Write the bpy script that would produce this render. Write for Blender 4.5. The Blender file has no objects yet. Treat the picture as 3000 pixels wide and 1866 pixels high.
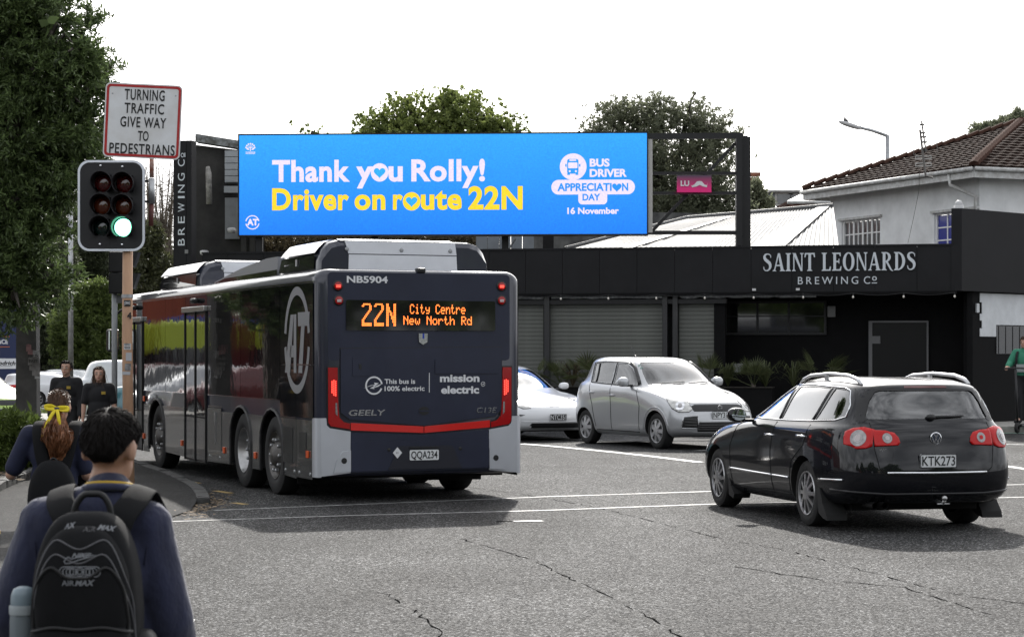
import bpy, bmesh, math, random
import numpy as np
from mathutils import Vector, Matrix
from mathutils.bvhtree import BVHTree
from mathutils.geometry import delaunay_2d_cdt

random.seed(7); rng = np.random.default_rng(7)
scene = bpy.context.scene
COL = scene.collection
R = math.radians
# ------------------------------------------------------------------ camera, sky, sun, exposure
F, CX, V0, H = 6100.0, 1500.0, 1043.0, 1.67
cam = bpy.data.objects.new('camera', bpy.data.cameras.new('camera')); COL.objects.link(cam)
cam.location = (0, 0, H); cam.rotation_euler = (R(90), 0, 0)
cam.data.sensor_width = 36; cam.data.lens = 36*F/3000
cam.data.shift_y = (V0-933)/3000
cam.data.clip_start = .1; cam.data.clip_end = 3000
cam.data.dof.use_dof = True; cam.data.dof.focus_distance = 24; cam.data.dof.aperture_fstop = 11
scene.camera = cam
SUN_EL, SUN_AZ = 34.0, 2.5          # degrees; azimuth measured from +Y towards +X
world = bpy.data.worlds.new('World'); scene.world = world; world.use_nodes = True
nt = world.node_tree; nt.nodes.clear()
sky = nt.nodes.new('ShaderNodeTexSky'); sky.sky_type = 'NISHITA'; sky.sun_disc = False
sky.sun_elevation = R(SUN_EL); sky.sun_rotation = R(SUN_AZ); sky.air_density = 1.0; sky.dust_density = 4.0; sky.ozone_density = .6
hs = nt.nodes.new('ShaderNodeHueSaturation'); hs.inputs['Saturation'].default_value = .22
mixc = nt.nodes.new('ShaderNodeMix'); mixc.data_type = 'RGBA'; mixc.inputs[0].default_value = .45
mixc.inputs[7].default_value = (8.6, 8.8, 9.2, 1)   # thin bright cloud veil over the clear sky
# broken cloud structure in the veil
tcw = nt.nodes.new('ShaderNodeTexCoord'); mpw = nt.nodes.new('ShaderNodeMapping'); mpw.inputs['Scale'].default_value = (1, 1, 2.6)
cl = nt.nodes.new('ShaderNodeTexNoise'); cl.inputs['Scale'].default_value = 4.2; cl.inputs['Detail'].default_value = 7
cr = nt.nodes.new('ShaderNodeMapRange'); cr.inputs[1].default_value = .35; cr.inputs[2].default_value = .7; cr.inputs[3].default_value = .06; cr.inputs[4].default_value = .85
bg = nt.nodes.new('ShaderNodeBackground'); bg.inputs[1].default_value = .125
wo = nt.nodes.new('ShaderNodeOutputWorld')
L = nt.links.new
L(tcw.outputs['Generated'], mpw.inputs[0]); L(mpw.outputs[0], cl.inputs['Vector']); L(cl.outputs[0], cr.inputs[0]); L(cr.outputs[0], mixc.inputs[0])
L(sky.outputs[0], hs.inputs['Color']); L(hs.outputs[0], mixc.inputs[6]); L(mixc.outputs[2], bg.inputs[0]); L(bg.outputs[0], wo.inputs[0])
sl = bpy.data.lights.new('sun', 'SUN'); sl.energy = 3.1; sl.angle = R(1.2); sl.color = (1, .96, .9)
sun = bpy.data.objects.new('sun', sl); COL.objects.link(sun)
sd = Vector((math.sin(R(SUN_AZ))*math.cos(R(SUN_EL)), math.cos(R(SUN_AZ))*math.cos(R(SUN_EL)), math.sin(R(SUN_EL))))
sun.rotation_euler = sd.to_track_quat('Z', 'Y').to_euler()
scene.view_settings.view_transform = 'Standard'; scene.view_settings.look = 'None'
scene.view_settings.gamma = 1; scene.view_settings.use_curve_mapping = False
scene.view_settings.exposure = .68
scene.cycles.max_bounces = 8; scene.cycles.transparent_max_bounces = 12
scene.cycles.caustics_reflective = False; scene.cycles.caustics_refractive = False
try: scene.cycles.use_denoising = True
except Exception: pass

# ------------------------------------------------------------------ helpers
def ss(a, b, x):
    t = np.clip((np.asarray(x, float)-a)/(b-a), 0, 1); return t*t*(3-2*t)
def gh(x, y):
    """height of the ground: road crown on the right, fall-off far to the left"""
    return .10*ss(24, 34, y)*ss(-3, 1, x) - .42*ss(52, 92, y)*ss(2, -8, x)
def P(u, v, d): return Vector(((u-CX)/F*d, d, H-(v-V0)/F*d))
def G(u, v, z=0.0):
    d = F*(H-z)/(v-V0)
    for _ in range(3): d = F*(H-z-float(gh((u-CX)/F*d, d)))/(v-V0)
    return Vector(((u-CX)/F*d, d, z+float(gh((u-CX)/F*d, d))))
def lin(c): return tuple((x/255/12.92 if x <= 10 else ((x/255+.055)/1.055)**2.4) for x in c)
MATS = {}
def mat(name, col=(.5, .5, .5), rough=.5, metal=0, spec=.5, coat=0, var=0, vscale=4, bump=0, bscale=60, emit=None, es=0, c2=None, detail=4, stretch=None, trans=0, sheen=0, bdist=.01, cscale=None):
    if name in MATS: return MATS[name]
    m = bpy.data.materials.new(name); m.use_nodes = True; t = m.node_tree; b = t.nodes['Principled BSDF']
    b.inputs['Base Color'].default_value = (*col, 1); b.inputs['Roughness'].default_value = rough
    b.inputs['Metallic'].default_value = metal; b.inputs['Specular IOR Level'].default_value = spec
    b.inputs['Coat Weight'].default_value = coat; b.inputs['Coat Roughness'].default_value = .04
    if sheen: b.inputs['Sheen Weight'].default_value = sheen
    if trans: b.inputs['Transmission Weight'].default_value = trans
    tc = mp = None
    if var or c2 or bump:
        tc = t.nodes.new('ShaderNodeTexCoord'); mp = t.nodes.new('ShaderNodeMapping')
        t.links.new(tc.outputs['Object'], mp.inputs[0])
        if stretch: mp.inputs['Scale'].default_value = stretch
    if var or c2:
        n = t.nodes.new('ShaderNodeTexNoise'); n.inputs['Scale'].default_value = vscale; n.inputs['Detail'].default_value = detail; n.inputs['Roughness'].default_value = .62
        t.links.new(mp.outputs[0], n.inputs['Vector'])
        rmp = t.nodes.new('ShaderNodeValToRGB'); e = rmp.color_ramp.elements
        e[0].position = .35; e[1].position = .68
        a = c2 if c2 else tuple(x*(1-var) for x in col); z = col if c2 else tuple(min(1, x*(1+var)) for x in col)
        e[0].color = (*a, 1); e[1].color = (*z, 1)
        t.links.new(n.outputs[0], rmp.inputs[0]); t.links.new(rmp.outputs[0], b.inputs['Base Color'])
        rr = t.nodes.new('ShaderNodeMapRange'); rr.inputs[3].default_value = max(0, rough*(1-var*.5)); rr.inputs[4].default_value = min(1, rough*(1+var*.5)+.02*(var > 0))
        t.links.new(n.outputs[0], rr.inputs[0]); t.links.new(rr.outputs[0], b.inputs['Roughness'])
    if bump:
        n2 = t.nodes.new('ShaderNodeTexNoise'); n2.inputs['Scale'].default_value = bscale; n2.inputs['Detail'].default_value = 5
        t.links.new(mp.outputs[0], n2.inputs['Vector'])
        bm_ = t.nodes.new('ShaderNodeBump'); bm_.inputs['Strength'].default_value = bump; bm_.inputs['Distance'].default_value = bdist
        t.links.new(n2.outputs[0], bm_.inputs['Height']); t.links.new(bm_.outputs[0], b.inputs['Normal'])
        if coat: t.links.new(bm_.outputs[0], b.inputs['Coat Normal'])
    if emit: b.inputs['Emission Color'].default_value = (*emit, 1); b.inputs['Emission Strength'].default_value = es
    MATS[name] = m; return m
def glassmat(name, tint=(.6, .65, .62), refl=.06, wav=0):
    """thin pane: tinted see-through plus mirror reflection growing at grazing angles"""
    if name in MATS: return MATS[name]
    m = bpy.data.materials.new(name); m.use_nodes = True; t = m.node_tree; t.nodes.clear()
    o = t.nodes.new('ShaderNodeOutputMaterial'); mx = t.nodes.new('ShaderNodeMixShader')
    tr = t.nodes.new('ShaderNodeBsdfTransparent'); tr.inputs[0].default_value = (*tint, 1)
    gl = t.nodes.new('ShaderNodeBsdfGlossy'); gl.inputs['Roughness'].default_value = .01; gl.inputs[0].default_value = (1, 1, 1, 1)
    fr = t.nodes.new('ShaderNodeFresnel'); fr.inputs[0].default_value = 1.52
    mr = t.nodes.new('ShaderNodeMapRange'); mr.inputs[1].default_value = 0; mr.inputs[2].default_value = .52; mr.inputs[3].default_value = refl; mr.inputs[4].default_value = 1.0
    t.links.new(fr.outputs[0], mr.inputs[0]); t.links.new(mr.outputs[0], mx.inputs[0])
    t.links.new(tr.outputs[0], mx.inputs[1]); t.links.new(gl.outputs[0], mx.inputs[2]); t.links.new(mx.outputs[0], o.inputs[0])
    MATS[name] = m; return m

def rrect(w, h, r, n=5, cx=0, cy=0):
    pts = []
    for sx, sy, a0 in ((1, 1, 0), (-1, 1, 90), (-1, -1, 180), (1, -1, 270)):
        for i in range(n+1):
            a = R(a0+90*i/n); pts.append((cx+sx*(w/2-r)+r*math.cos(a), cy+sy*(h/2-r)+r*math.sin(a)))
    return pts
def circ(r, n=24, cx=0, cy=0, ry=None): return [(cx+r*math.cos(2*math.pi*i/n), cy+(ry or r)*math.sin(2*math.pi*i/n)) for i in range(n)]
def mesh_of(name, v, f, mats=(), smooth=False, mi=None):
    me = bpy.data.meshes.new(name)
    if isinstance(f, np.ndarray):
        n, k = f.shape; v = np.asarray(v, np.float32)
        me.vertices.add(len(v)); me.vertices.foreach_set('co', v.ravel())
        me.loops.add(n*k); me.loops.foreach_set('vertex_index', f.astype(np.int32).ravel())
        me.polygons.add(n); me.polygons.foreach_set('loop_start', np.arange(0, n*k, k, dtype=np.int32)); me.polygons.foreach_set('loop_total', np.full(n, k, np.int32))
        me.update(calc_edges=True)
    else: me.from_pydata([tuple(x) for x in v], [], f)
    for m in mats: me.materials.append(m)
    if mi is not None: me.polygons.foreach_set('material_index', np.asarray(mi, np.int32))
    if smooth: me.polygons.foreach_set('use_smooth', np.ones(len(me.polygons), bool))
    me.update(); return me
def link(name, me, parent=None, loc=None, rot=None):
    o = bpy.data.objects.new(name, me); COL.objects.link(o)
    if parent: o.parent = parent
    if loc is not None: o.location = loc
    if rot is not None: o.rotation_euler = rot
    return o
def tag(o, label=None, cat=None, group=None, kind=None):
    if label: o['label'] = label
    if cat: o['category'] = cat
    if group: o['group'] = group
    if kind: o['kind'] = kind
    return o
def thing(name, label, cat, loc=(0, 0, 0), rz=0, group=None):
    o = link(name, None, None, loc, (0, 0, rz)); o.empty_display_size = .2
    return tag(o, label, cat, group)
def shade_auto(me, ang=35):
    """smooth shading with sharp edges above an angle"""
    me.polygons.foreach_set('use_smooth', np.ones(len(me.polygons), bool))
    try: me.set_sharp_from_angle(angle=R(ang))
    except Exception: pass
class MB:
    def __init__(s): s.v = []; s.f = []; s.m = []
    def add(s, v, f, m=0, M=None):
        n = len(s.v)
        for p in v:
            p = Vector(p); s.v.append(tuple(M @ p) if M is not None else tuple(p))
        for q in f: s.f.append(tuple(i+n for i in q)); s.m.append(m)
        return s
    def box(s, c, size, m=0, rz=0, M=None, b=0):
        x, y, z = (k/2 for k in size)
        T = Matrix.Translation(c) @ Matrix.Rotation(rz, 4, 'Z')
        if M is not None: T = M @ T
        if b > 0:
            bm = bmesh.new(); bmesh.ops.create_cube(bm, size=1); bmesh.ops.scale(bm, vec=size, verts=bm.verts)
            bmesh.ops.bevel(bm, geom=bm.edges[:], offset=min(b, .45*min(size)), segments=2, profile=.6, affect='EDGES')
            bm.verts.index_update(); s.add([q.co.copy() for q in bm.verts], [[q.index for q in f.verts] for f in bm.faces], m, T); bm.free(); return s
        v = [(a*x, bb*y, c_*z) for a in (-1, 1) for bb in (-1, 1) for c_ in (-1, 1)]
        return s.add(v, [(0, 1, 3, 2), (4, 6, 7, 5), (0, 4, 5, 1), (2, 3, 7, 6), (0, 2, 6, 4), (1, 5, 7, 3)], m, T)
    def prism(s, poly, o, ux, uy, d, m=0, cap=True):
        """polygon in the plane o + a*ux + b*uy, pushed along vector d"""
        o, ux, uy, d = map(Vector, (o, ux, uy, d)); n = len(poly)
        a = [o+ux*p[0]+uy*p[1] for p in poly]; b_ = [p+d for p in a]
        f = [(i, (i+1) % n, n+(i+1) % n, n+i) for i in range(n)]
        if cap: f += [tuple(range(n))[::-1], tuple(range(n, 2*n))]
        return s.add(a+b_, f, m)
    def ringprism(s, outer, inner, o, ux, uy, d, m=0):
        """frame between two outlines with the same number of points"""
        o, ux, uy, d = map(Vector, (o, ux, uy, d)); n = len(outer)
        A = [o+ux*p[0]+uy*p[1] for p in outer]; B = [o+ux*p[0]+uy*p[1] for p in inner]
        v = A+B+[p+d for p in A]+[p+d for p in B]; f = []
        for i in range(n):
            j = (i+1) % n
            f += [(i, j, n+j, n+i)[::-1], (2*n+i, 2*n+j, 3*n+j, 3*n+i), (i, j, 2*n+j, 2*n+i), (n+i, n+j, 3*n+j, 3*n+i)[::-1]]
        return s.add(v, f, m)
    def tube(s, pts, r, n=8, m=0, cap=True, closed=False, flat=1.0, up=None):
        pts = [Vector(p) for p in pts]; k = len(pts); rs = r if isinstance(r, (list, tuple)) else [r]*k
        T = []
        for i in range(k):
            a = pts[i-1] if (i or closed) else pts[0]; b_ = pts[(i+1) % k] if (i < k-1 or closed) else pts[-1]
            T.append((b_-a).normalized() if (b_-a).length > 1e-9 else Vector((0, 0, 1)))
        N = Vector(up) if up else T[0].orthogonal()
        v = []
        for i in range(k):
            N = (N-T[i]*N.dot(T[i])); N = N.normalized() if N.length > 1e-6 else T[i].orthogonal().normalized()
            B = T[i].cross(N)
            for j in range(n):
                a = 2*math.pi*j/n; v.append(pts[i]+(B*math.cos(a)+N*(math.sin(a)*flat))*rs[i])
        f = []
        for i in range(k if closed else k-1):
            i2 = (i+1) % k
            for j in range(n):
                j2 = (j+1) % n; f.append((i*n+j, i*n+j2, i2*n+j2, i2*n+j))
        if cap and not closed: f += [tuple(range(n))[::-1], tuple(range((k-1)*n, k*n))]
        return s.add(v, f, m)
    def lathe(s, prof, n=24, M=None, m=0, cap=False):
        """prof: list of (radius, height) turned about local z"""
        v = []; f = []; k = len(prof)
        for r, h in prof:
            for j in range(n): a = 2*math.pi*j/n; v.append((r*math.cos(a), r*math.sin(a), h))
        for i in range(k-1):
            for j in range(n): j2 = (j+1) % n; f.append((i*n+j, i*n+j2, (i+1)*n+j2, (i+1)*n+j))
        if cap: f += [tuple(range(n))[::-1], tuple(range((k-1)*n, k*n))]
        return s.add(v, f, m, M)
    def ell(s, c, r, nu=16, nv=10, m=0, M=None, e=1.0):
        v = []; f = []
        pw = lambda q: math.copysign(abs(q)**e, q)
        for i in range(nv+1):
            t = math.pi*i/nv-math.pi/2
            for j in range(nu):
                a = 2*math.pi*j/nu
                v.append((c[0]+r[0]*pw(math.cos(t))*pw(math.cos(a)), c[1]+r[1]*pw(math.cos(t))*pw(math.sin(a)), c[2]+r[2]*pw(math.sin(t))))
        for i in range(nv):
            for j in range(nu): j2 = (j+1) % nu; f.append((i*nu+j, i*nu+j2, (i+1)*nu+j2, (i+1)*nu+j))
        return s.add(v, f, m, M)
    def cone2(s, p0, p1, r0, r1, n=12, m=0):
        """round-ended tapered limb"""
        p0, p1 = Vector(p0), Vector(p1); d = (p1-p0).normalized(); pts = []; rs = []
        for a in (-90, -60, -30, 0): pts.append(p0+d*r0*math.sin(R(a))); rs.append(max(1e-4, r0*math.cos(R(a))))
        for a in (0, 30, 60, 90): pts.append(p1+d*r1*math.sin(R(a))); rs.append(max(1e-4, r1*math.cos(R(a))))
        return s.tube(pts, rs, n, m)
    def build(s, name, mats, parent=None, smooth=False, loc=None, rot=None, auto=None):
        if not isinstance(mats, (list, tuple)): mats = [mats]
        me = mesh_of(name, s.v, s.f, mats, smooth, s.m)
        bm = bmesh.new(); bm.from_mesh(me); bmesh.ops.recalc_face_normals(bm, faces=bm.faces); bm.to_mesh(me); bm.free()
        if auto: shade_auto(me, auto)
        return link(name, me, parent, loc, rot)
def copy_tree(o, parent=None):
    c = o.copy(); COL.objects.link(c); c.parent = parent
    for ch in o.children: copy_tree(ch, c)
    return c
def evaluated(o):
    dg = bpy.context.evaluated_depsgraph_get(); dg.update()
    return bpy.data.meshes.new_from_object(o.evaluated_get(dg))
_tc = {}
def text2d(s, bold=0., shear=0., space=1.):
    k = (s, bold, shear, space)
    if k in _tc: return _tc[k]
    cu = bpy.data.curves.new('t', 'FONT'); cu.body = s; cu.size = 1; cu.offset = bold; cu.shear = shear; cu.space_character = space; cu.resolution_u = 4
    o = bpy.data.objects.new('t', cu); me = bpy.data.meshes.new_from_object(o)
    v = [(p.co.x, p.co.y) for p in me.vertices]; f = [tuple(p.vertices) for p in me.polygons]
    bpy.data.objects.remove(o); bpy.data.curves.remove(cu); bpy.data.meshes.remove(me)
    _tc[k] = (v, f); return v, f
CAPH = None
def lettering(s, parent, m, o, ux, uy, cap, width=None, bold=0., shear=0., space=1., off=.003, name='lettering', center=False, thick=0, condense=1.0):
    """flat (or thick) letters: o is the left end of the baseline, cap the height of a capital"""
    global CAPH
    if CAPH is None: CAPH = max(p[1] for p in text2d('H')[0])
    v, f = text2d(s, bold, shear, space); ux, uy, o = Vector(ux).normalized(), Vector(uy).normalized(), Vector(o); n = ux.cross(uy)
    x0 = min(p[0] for p in v); x1 = max(p[0] for p in v); k = cap/CAPH
    kx = (width/(x1-x0)) if width else k*condense
    sh = -(x1-x0)*kx/2 if center else 0
    pts = [o+ux*((p[0]-x0)*kx+sh)+uy*(p[1]*k)+n*off for p in v]
    b = MB(); b.add(pts, f)
    if thick:
        q = [p-n*thick for p in pts]; b.add(q, [t[::-1] for t in f])
        from collections import Counter
        c = Counter()
        for t in f:
            for i in range(len(t)): c[tuple(sorted((t[i], t[(i+1) % len(t)])))] += 1
        N = len(pts)
        for t in f:
            for i in range(len(t)):
                a, d = t[i], t[(i+1) % len(t)]
                if c[tuple(sorted((a, d)))] == 1: b.f.append((d, a, N+a, N+d)); b.m.append(0)
    me = mesh_of(name, b.v, b.f, [m]); return link(name, me, parent)
def flat(poly, parent, m, o, ux, uy, name, off=.003, t=0.0):
    """a thin sheet or plate: polygon in a plane, lifted by off along its normal; t adds thickness outwards"""
    ux, uy = Vector(ux).normalized(), Vector(uy).normalized(); n = ux.cross(uy)
    b = MB()
    if t: b.prism(poly, Vector(o)+n*off, ux, uy, n*t)
    else: b.add([Vector(o)+n*off+ux*p[0]+uy*p[1] for p in poly], [tuple(range(len(poly)))])
    return b.build(name, m, parent)
def boolcut(body, cutter):
    md = body.modifiers.new('b', 'BOOLEAN'); md.operation = 'DIFFERENCE'; md.solver = 'EXACT'; md.object = cutter; cutter.parent = body.parent
    try: md.material_mode = 'TRANSFER'
    except Exception: pass
    n0 = len(body.data.polygons)
    for k in range(5):
        me = evaluated(body)
        if len(me.polygons) > n0*.6: break
        for v in cutter.data.vertices: v.co += Vector((random.gauss(0, .0015), random.gauss(0, .0015), random.gauss(0, .0015)))
        cutter.data.update()
        if k == 3: md.solver = 'FAST'
    body.modifiers.clear(); body.data = me
    cd = cutter.data; bpy.data.objects.remove(cutter); bpy.data.meshes.remove(cd)
    return body
# common materials
BLACK = mat('black_plastic', (.012, .012, .013), .45)
RUBBER = mat('tyre_rubber', (.012, .012, .012), .75, var=.3, vscale=20)
CHROME = mat('chrome', (.75, .76, .78), .12, 1)
STEEL = mat('galvanised_steel', (.42, .43, .44), .45, .8, var=.2, vscale=8)
ALLOY = mat('alloy_wheel', (.52, .52, .53), .3, .9, var=.15, vscale=10)
WHITEPLATE = mat('plate_white', (.72, .74, .75), .4)
PLATEBLK = mat('plate_letters', (.01, .01, .012), .5)
VINYL = mat('white_vinyl', (.72, .73, .75), .45)
DARKIN = mat('interior_dark', (.02, .02, .022), .8)
REDLENS = mat('red_lens', (.36, .005, .006), .2, coat=.25)
REDLIT = mat('red_lamp_lit', (.9, .05, .04), .3, emit=(1, .06, .04), es=2.2)
CLEARLENS = mat('clear_lens', (.30, .29, .29), .15, .3, coat=1, var=.25, vscale=30)
ORANGE = mat('orange_reflector', (.7, .1, .02), .25, coat=.5)
CARGLASS = glassmat('car_glass', (.5, .55, .54), .07)
DARKGLASS = glassmat('privacy_glass', (.10, .105, .105), .07)
UNDER = mat('underbody', (.008, .008, .008), .9)
# ------------------------------------------------------------------ ground, roads, markings
def asphalt(name, base, chip, rough, scale=75, bump=.55, crack=False):
    m = bpy.data.materials.new(name); m.use_nodes = True; t = m.node_tree; b = t.nodes['Principled BSDF']
    tc = t.nodes.new('ShaderNodeTexCoord'); N = t.nodes.new; Lk = t.links.new
    vo = N('ShaderNodeTexVoronoi'); vo.inputs['Scale'].default_value = scale; Lk(tc.outputs['Object'], vo.inputs['Vector'])
    no = N('ShaderNodeTexNoise'); no.inputs['Scale'].default_value = .55; no.inputs['Detail'].default_value = 9; no.inputs['Roughness'].default_value = .6; Lk(tc.outputs['Object'], no.inputs['Vector'])
    mp = N('ShaderNodeMapping'); mp.inputs['Scale'].default_value = (.9, .16, 1); mp.inputs['Rotation'].default_value = (0, 0, R(72)); Lk(tc.outputs['Object'], mp.inputs[0])
    st = N('ShaderNodeTexNoise'); st.inputs['Scale'].default_value = .8; st.inputs['Detail'].default_value = 5; Lk(mp.outputs[0], st.inputs['Vector'])
    # stone colour varies chip by chip
    sp = N('ShaderNodeSeparateColor'); Lk(vo.outputs['Color'], sp.inputs[0])
    r1 = N('ShaderNodeValToRGB'); e = r1.color_ramp.elements; e[0].position = .0; e[0].color = (*[base*.55]*3, 1); e[1].position = 1; e[1].color = (*[chip]*3, 1)
    k = r1.color_ramp.elements.new(.8); k.color = (*[base*1.15]*3, 1)
    Lk(sp.outputs[0], r1.inputs[0])
    mr = N('ShaderNodeMapRange'); mr.inputs[1].default_value = .3; mr.inputs[2].default_value = .7; mr.inputs[3].default_value = .55; mr.inputs[4].default_value = 1.3; Lk(no.outputs[0], mr.inputs[0])
    m2 = N('ShaderNodeMapRange'); m2.inputs[1].default_value = .35; m2.inputs[2].default_value = .65; m2.inputs[3].default_value = .58; m2.inputs[4].default_value = 1.25; Lk(st.outputs[0], m2.inputs[0])
    mu = N('ShaderNodeMath'); mu.operation = 'MULTIPLY'; Lk(mr.outputs[0], mu.inputs[0]); Lk(m2.outputs[0], mu.inputs[1])
    hsv = N('ShaderNodeHueSaturation'); Lk(mu.outputs[0], hsv.inputs['Value']); Lk(r1.outputs[0], hsv.inputs['Color']); Lk(hsv.outputs[0], b.inputs['Base Color'])
    rr = N('ShaderNodeMapRange'); rr.inputs[3].default_value = rough+.16; rr.inputs[4].default_value = rough-.14; Lk(sp.outputs[1], rr.inputs[0]); Lk(rr.outputs[0], b.inputs['Roughness'])
    b.inputs['Specular IOR Level'].default_value = .12
    bu = N('ShaderNodeBump'); bu.inputs['Strength'].default_value = bump; bu.inputs['Distance'].default_value = .008; bu.invert = True
    Lk(vo.outputs['Distance'], bu.inputs['Height']); Lk(bu.outputs[0], b.inputs['Normal'])
    MATS[name] = m; return m
ASPH = asphalt('road_chipseal', .030, .30, .8, 72, .7)
FOOT = asphalt('footpath_asphalt', .019, .09, .8, 110, .35)  # base darkened to stand in for tree shade on the footpath
CONC = mat('concrete', (.30, .29, .27), .85, var=.25, vscale=6, bump=.3, bscale=40)
PAINT = mat('road_paint', (.66, .66, .64), .6, c2=(.22, .22, .22), vscale=9, bump=.4, bscale=70, detail=9)
PAINTW = mat('road_paint_worn', (.5, .5, .49), .6, c2=(.09, .09, .09), vscale=12, bump=.4, bscale=70, detail=10)
YPAINT = mat('yellow_road_paint', (.55, .36, .06), .6, c2=(.14, .10, .04), vscale=16, detail=8)
CRACK = mat('crack_filler', (.012, .012, .012), 1.0, spec=0)
def sheet(name, x0, x1, y0, y1, nx, ny, fz, m, kind='structure', edges=None):
    xs = edges[0] if edges else np.linspace(x0, x1, nx); ys = edges[1] if edges else np.linspace(y0, y1, ny)
    X, Y = np.meshgrid(xs, ys); Z = fz(X, Y); nx, ny = len(xs), len(ys)
    v = np.stack([X, Y, Z], -1).reshape(-1, 3); i = (np.arange(ny-1)[:, None]*nx+np.arange(nx-1)[None]).ravel()
    o = link(name, mesh_of(name, v, np.stack([i, i+1, i+1+nx, i+nx], 1), [m], True)); return tag(o, kind=kind)
gx = np.concatenate([np.linspace(-400, -40, 10), np.arange(-36, 37, 1.5), np.linspace(40, 400, 10)])
gy = np.concatenate([[-60, -30, -12], np.arange(0, 100, 1.5), np.linspace(104, 900, 12)])
sheet('road', 0, 0, 0, 0, 0, 0, gh, ASPH, edges=(gx, gy))
def strip(name, pts, w, m, dz=.004, jitter=0, kind='structure', parent=None, ragged=0):
    """a painted line or crack that follows the ground"""
    pts = [Vector((p[0], p[1], 0)) for p in pts]; fine = []
    for a, b in zip(pts[:-1], pts[1:]):
        n = max(1, int((b-a).length/(.12 if jitter else .35)))
        for i in range(n): fine.append(a.lerp(b, i/n))
    fine.append(pts[-1]); v = []
    for i, p in enumerate(fine):
        t = (fine[min(i+1, len(fine)-1)]-fine[max(i-1, 0)]).normalized(); n = Vector((-t.y, t.x, 0))
        p = p+n*random.gauss(0, jitter) if jitter else p
        ww = w*(random.uniform(1-ragged, 1+ragged)) if ragged else w
        for s in (-.5, .5):
            q = p+n*ww*s; v.append((q.x, q.y, float(gh(q.x, q.y))+dz))
    f = [(2*i, 2*i+1, 2*i+3, 2*i+2) for i in range(len(fine)-1) if not jitter or random.random() > .22]
    o = link(name, mesh_of(name, v, f, [m]), parent); return tag(o, kind=kind)
def gp(*uv): return [G(u, v) for u, v in uv]
# pedestrian crossing lines, lane and limit lines
strip('crossing_line', gp((628, 1495), (1600, 1455), (2065, 1440), (3100, 1417)), .085, PAINTW, ragged=.25)
strip('crossing_line', gp((494, 1528), (1000, 1511), (1600, 1495), (2078, 1477), (3100, 1454)), .09, PAINTW, ragged=.25)
strip('limit_line', gp((1525, 1300), (1790, 1324), (2050, 1354)), .17, PAINT)
strip('lane_line', gp((2040, 1320), (2240, 1312)), .14, PAINTW)
strip('lane_line', gp((1500, 1282), (1760, 1290)), .16, PAINTW)
strip('lane_line', gp((2925, 1362), (3100, 1388)), .16, PAINT)
strip('lane_line', gp((2900, 1301), (3100, 1304)), .14, PAINT)
strip('cycle_lane_line', gp((2880, 1268), (3120, 1270)), .30, mat('green_road_paint', (.20, .34, .27), .6, var=.3, vscale=12))
strip('crossing_line', [(-2.06, 13.2), (-1.78, 10.6)], .10, PAINT)
strip('crossing_line', gp((0, 1456), (95, 1457)), .10, PAINTW, dz=.055)
for a, b, w in (((533, 1409), (583, 1416), .10), ((630, 1438), (676, 1445), .10), ((690, 1476), (713, 1475), .32)):
    strip('no_stopping_dash', gp(a, b), w, YPAINT, dz=.005)
# cracks along the old seal joints
for pts in ([(1350, 1578), (1560, 1640), (1770, 1740), (1950, 1835), (2010, 1880)], [(1360, 1425), (1560, 1452), (1760, 1488), (2080, 1570), (2330, 1618), (2600, 1690), (2780, 1738), (3050, 1775)],
            [(1120, 1735), (1200, 1780), (1290, 1850), (1320, 1890)], [(2150, 1660), (2420, 1700), (2650, 1720), (2900, 1800)]):
    strip('road_crack', gp(*pts), .011, CRACK, dz=.003, jitter=.013, ragged=.8)
strip('road_crack', gp((1455, 1527), (1495, 1527), (1530, 1526)), .06, CRACK, dz=.003)
strip('worn_marker', gp((1505, 1528), (1588, 1526)), .13, PAINT, dz=.006, ragged=.3)
# footpath at the left corner: a raised sheet that falls to the road along the ramp
kerb = [G(*p) for p in ((330, 1345), (400, 1370), (474, 1395), (548, 1432), (573, 1457), (577, 1476), (560, 1496))]
fp = [(k.x, k.y) for k in kerb]+[(-3.55, 21.0), (-3.2, 18), (-2.9, 14), (-2.8, 10), (-2.8, 6)]
outer = [(-30, p[1]) for p in fp]
def fpz(x, y, j): return .062 if j < 5 else (.04 if j == 5 else .012)
rows = []; NXF = 24
for j, (p, q) in enumerate(zip(fp, outer)):
    for i in range(NXF):
        t = (i/(NXF-1))**2.2; x = p[0]+(q[0]-p[0])*t; y = p[1]
        edge = fpz(x, y, j); inn = .045+.025*float(ss(19, 24, y))
        z = edge+(inn-edge)*float(ss(0, .9, abs(x-p[0])))
        rows.append((x, y, float(gh(x, y))+z))
fv = np.array(rows); n = NXF; i = (np.arange(len(fp)-1)[:, None]*n+np.arange(n-1)[None]).ravel()
tag(link('footpath', mesh_of('footpath', fv, np.stack([i, i+n, i+1+n, i+1], 1), [FOOT], True)), kind='structure')
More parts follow.
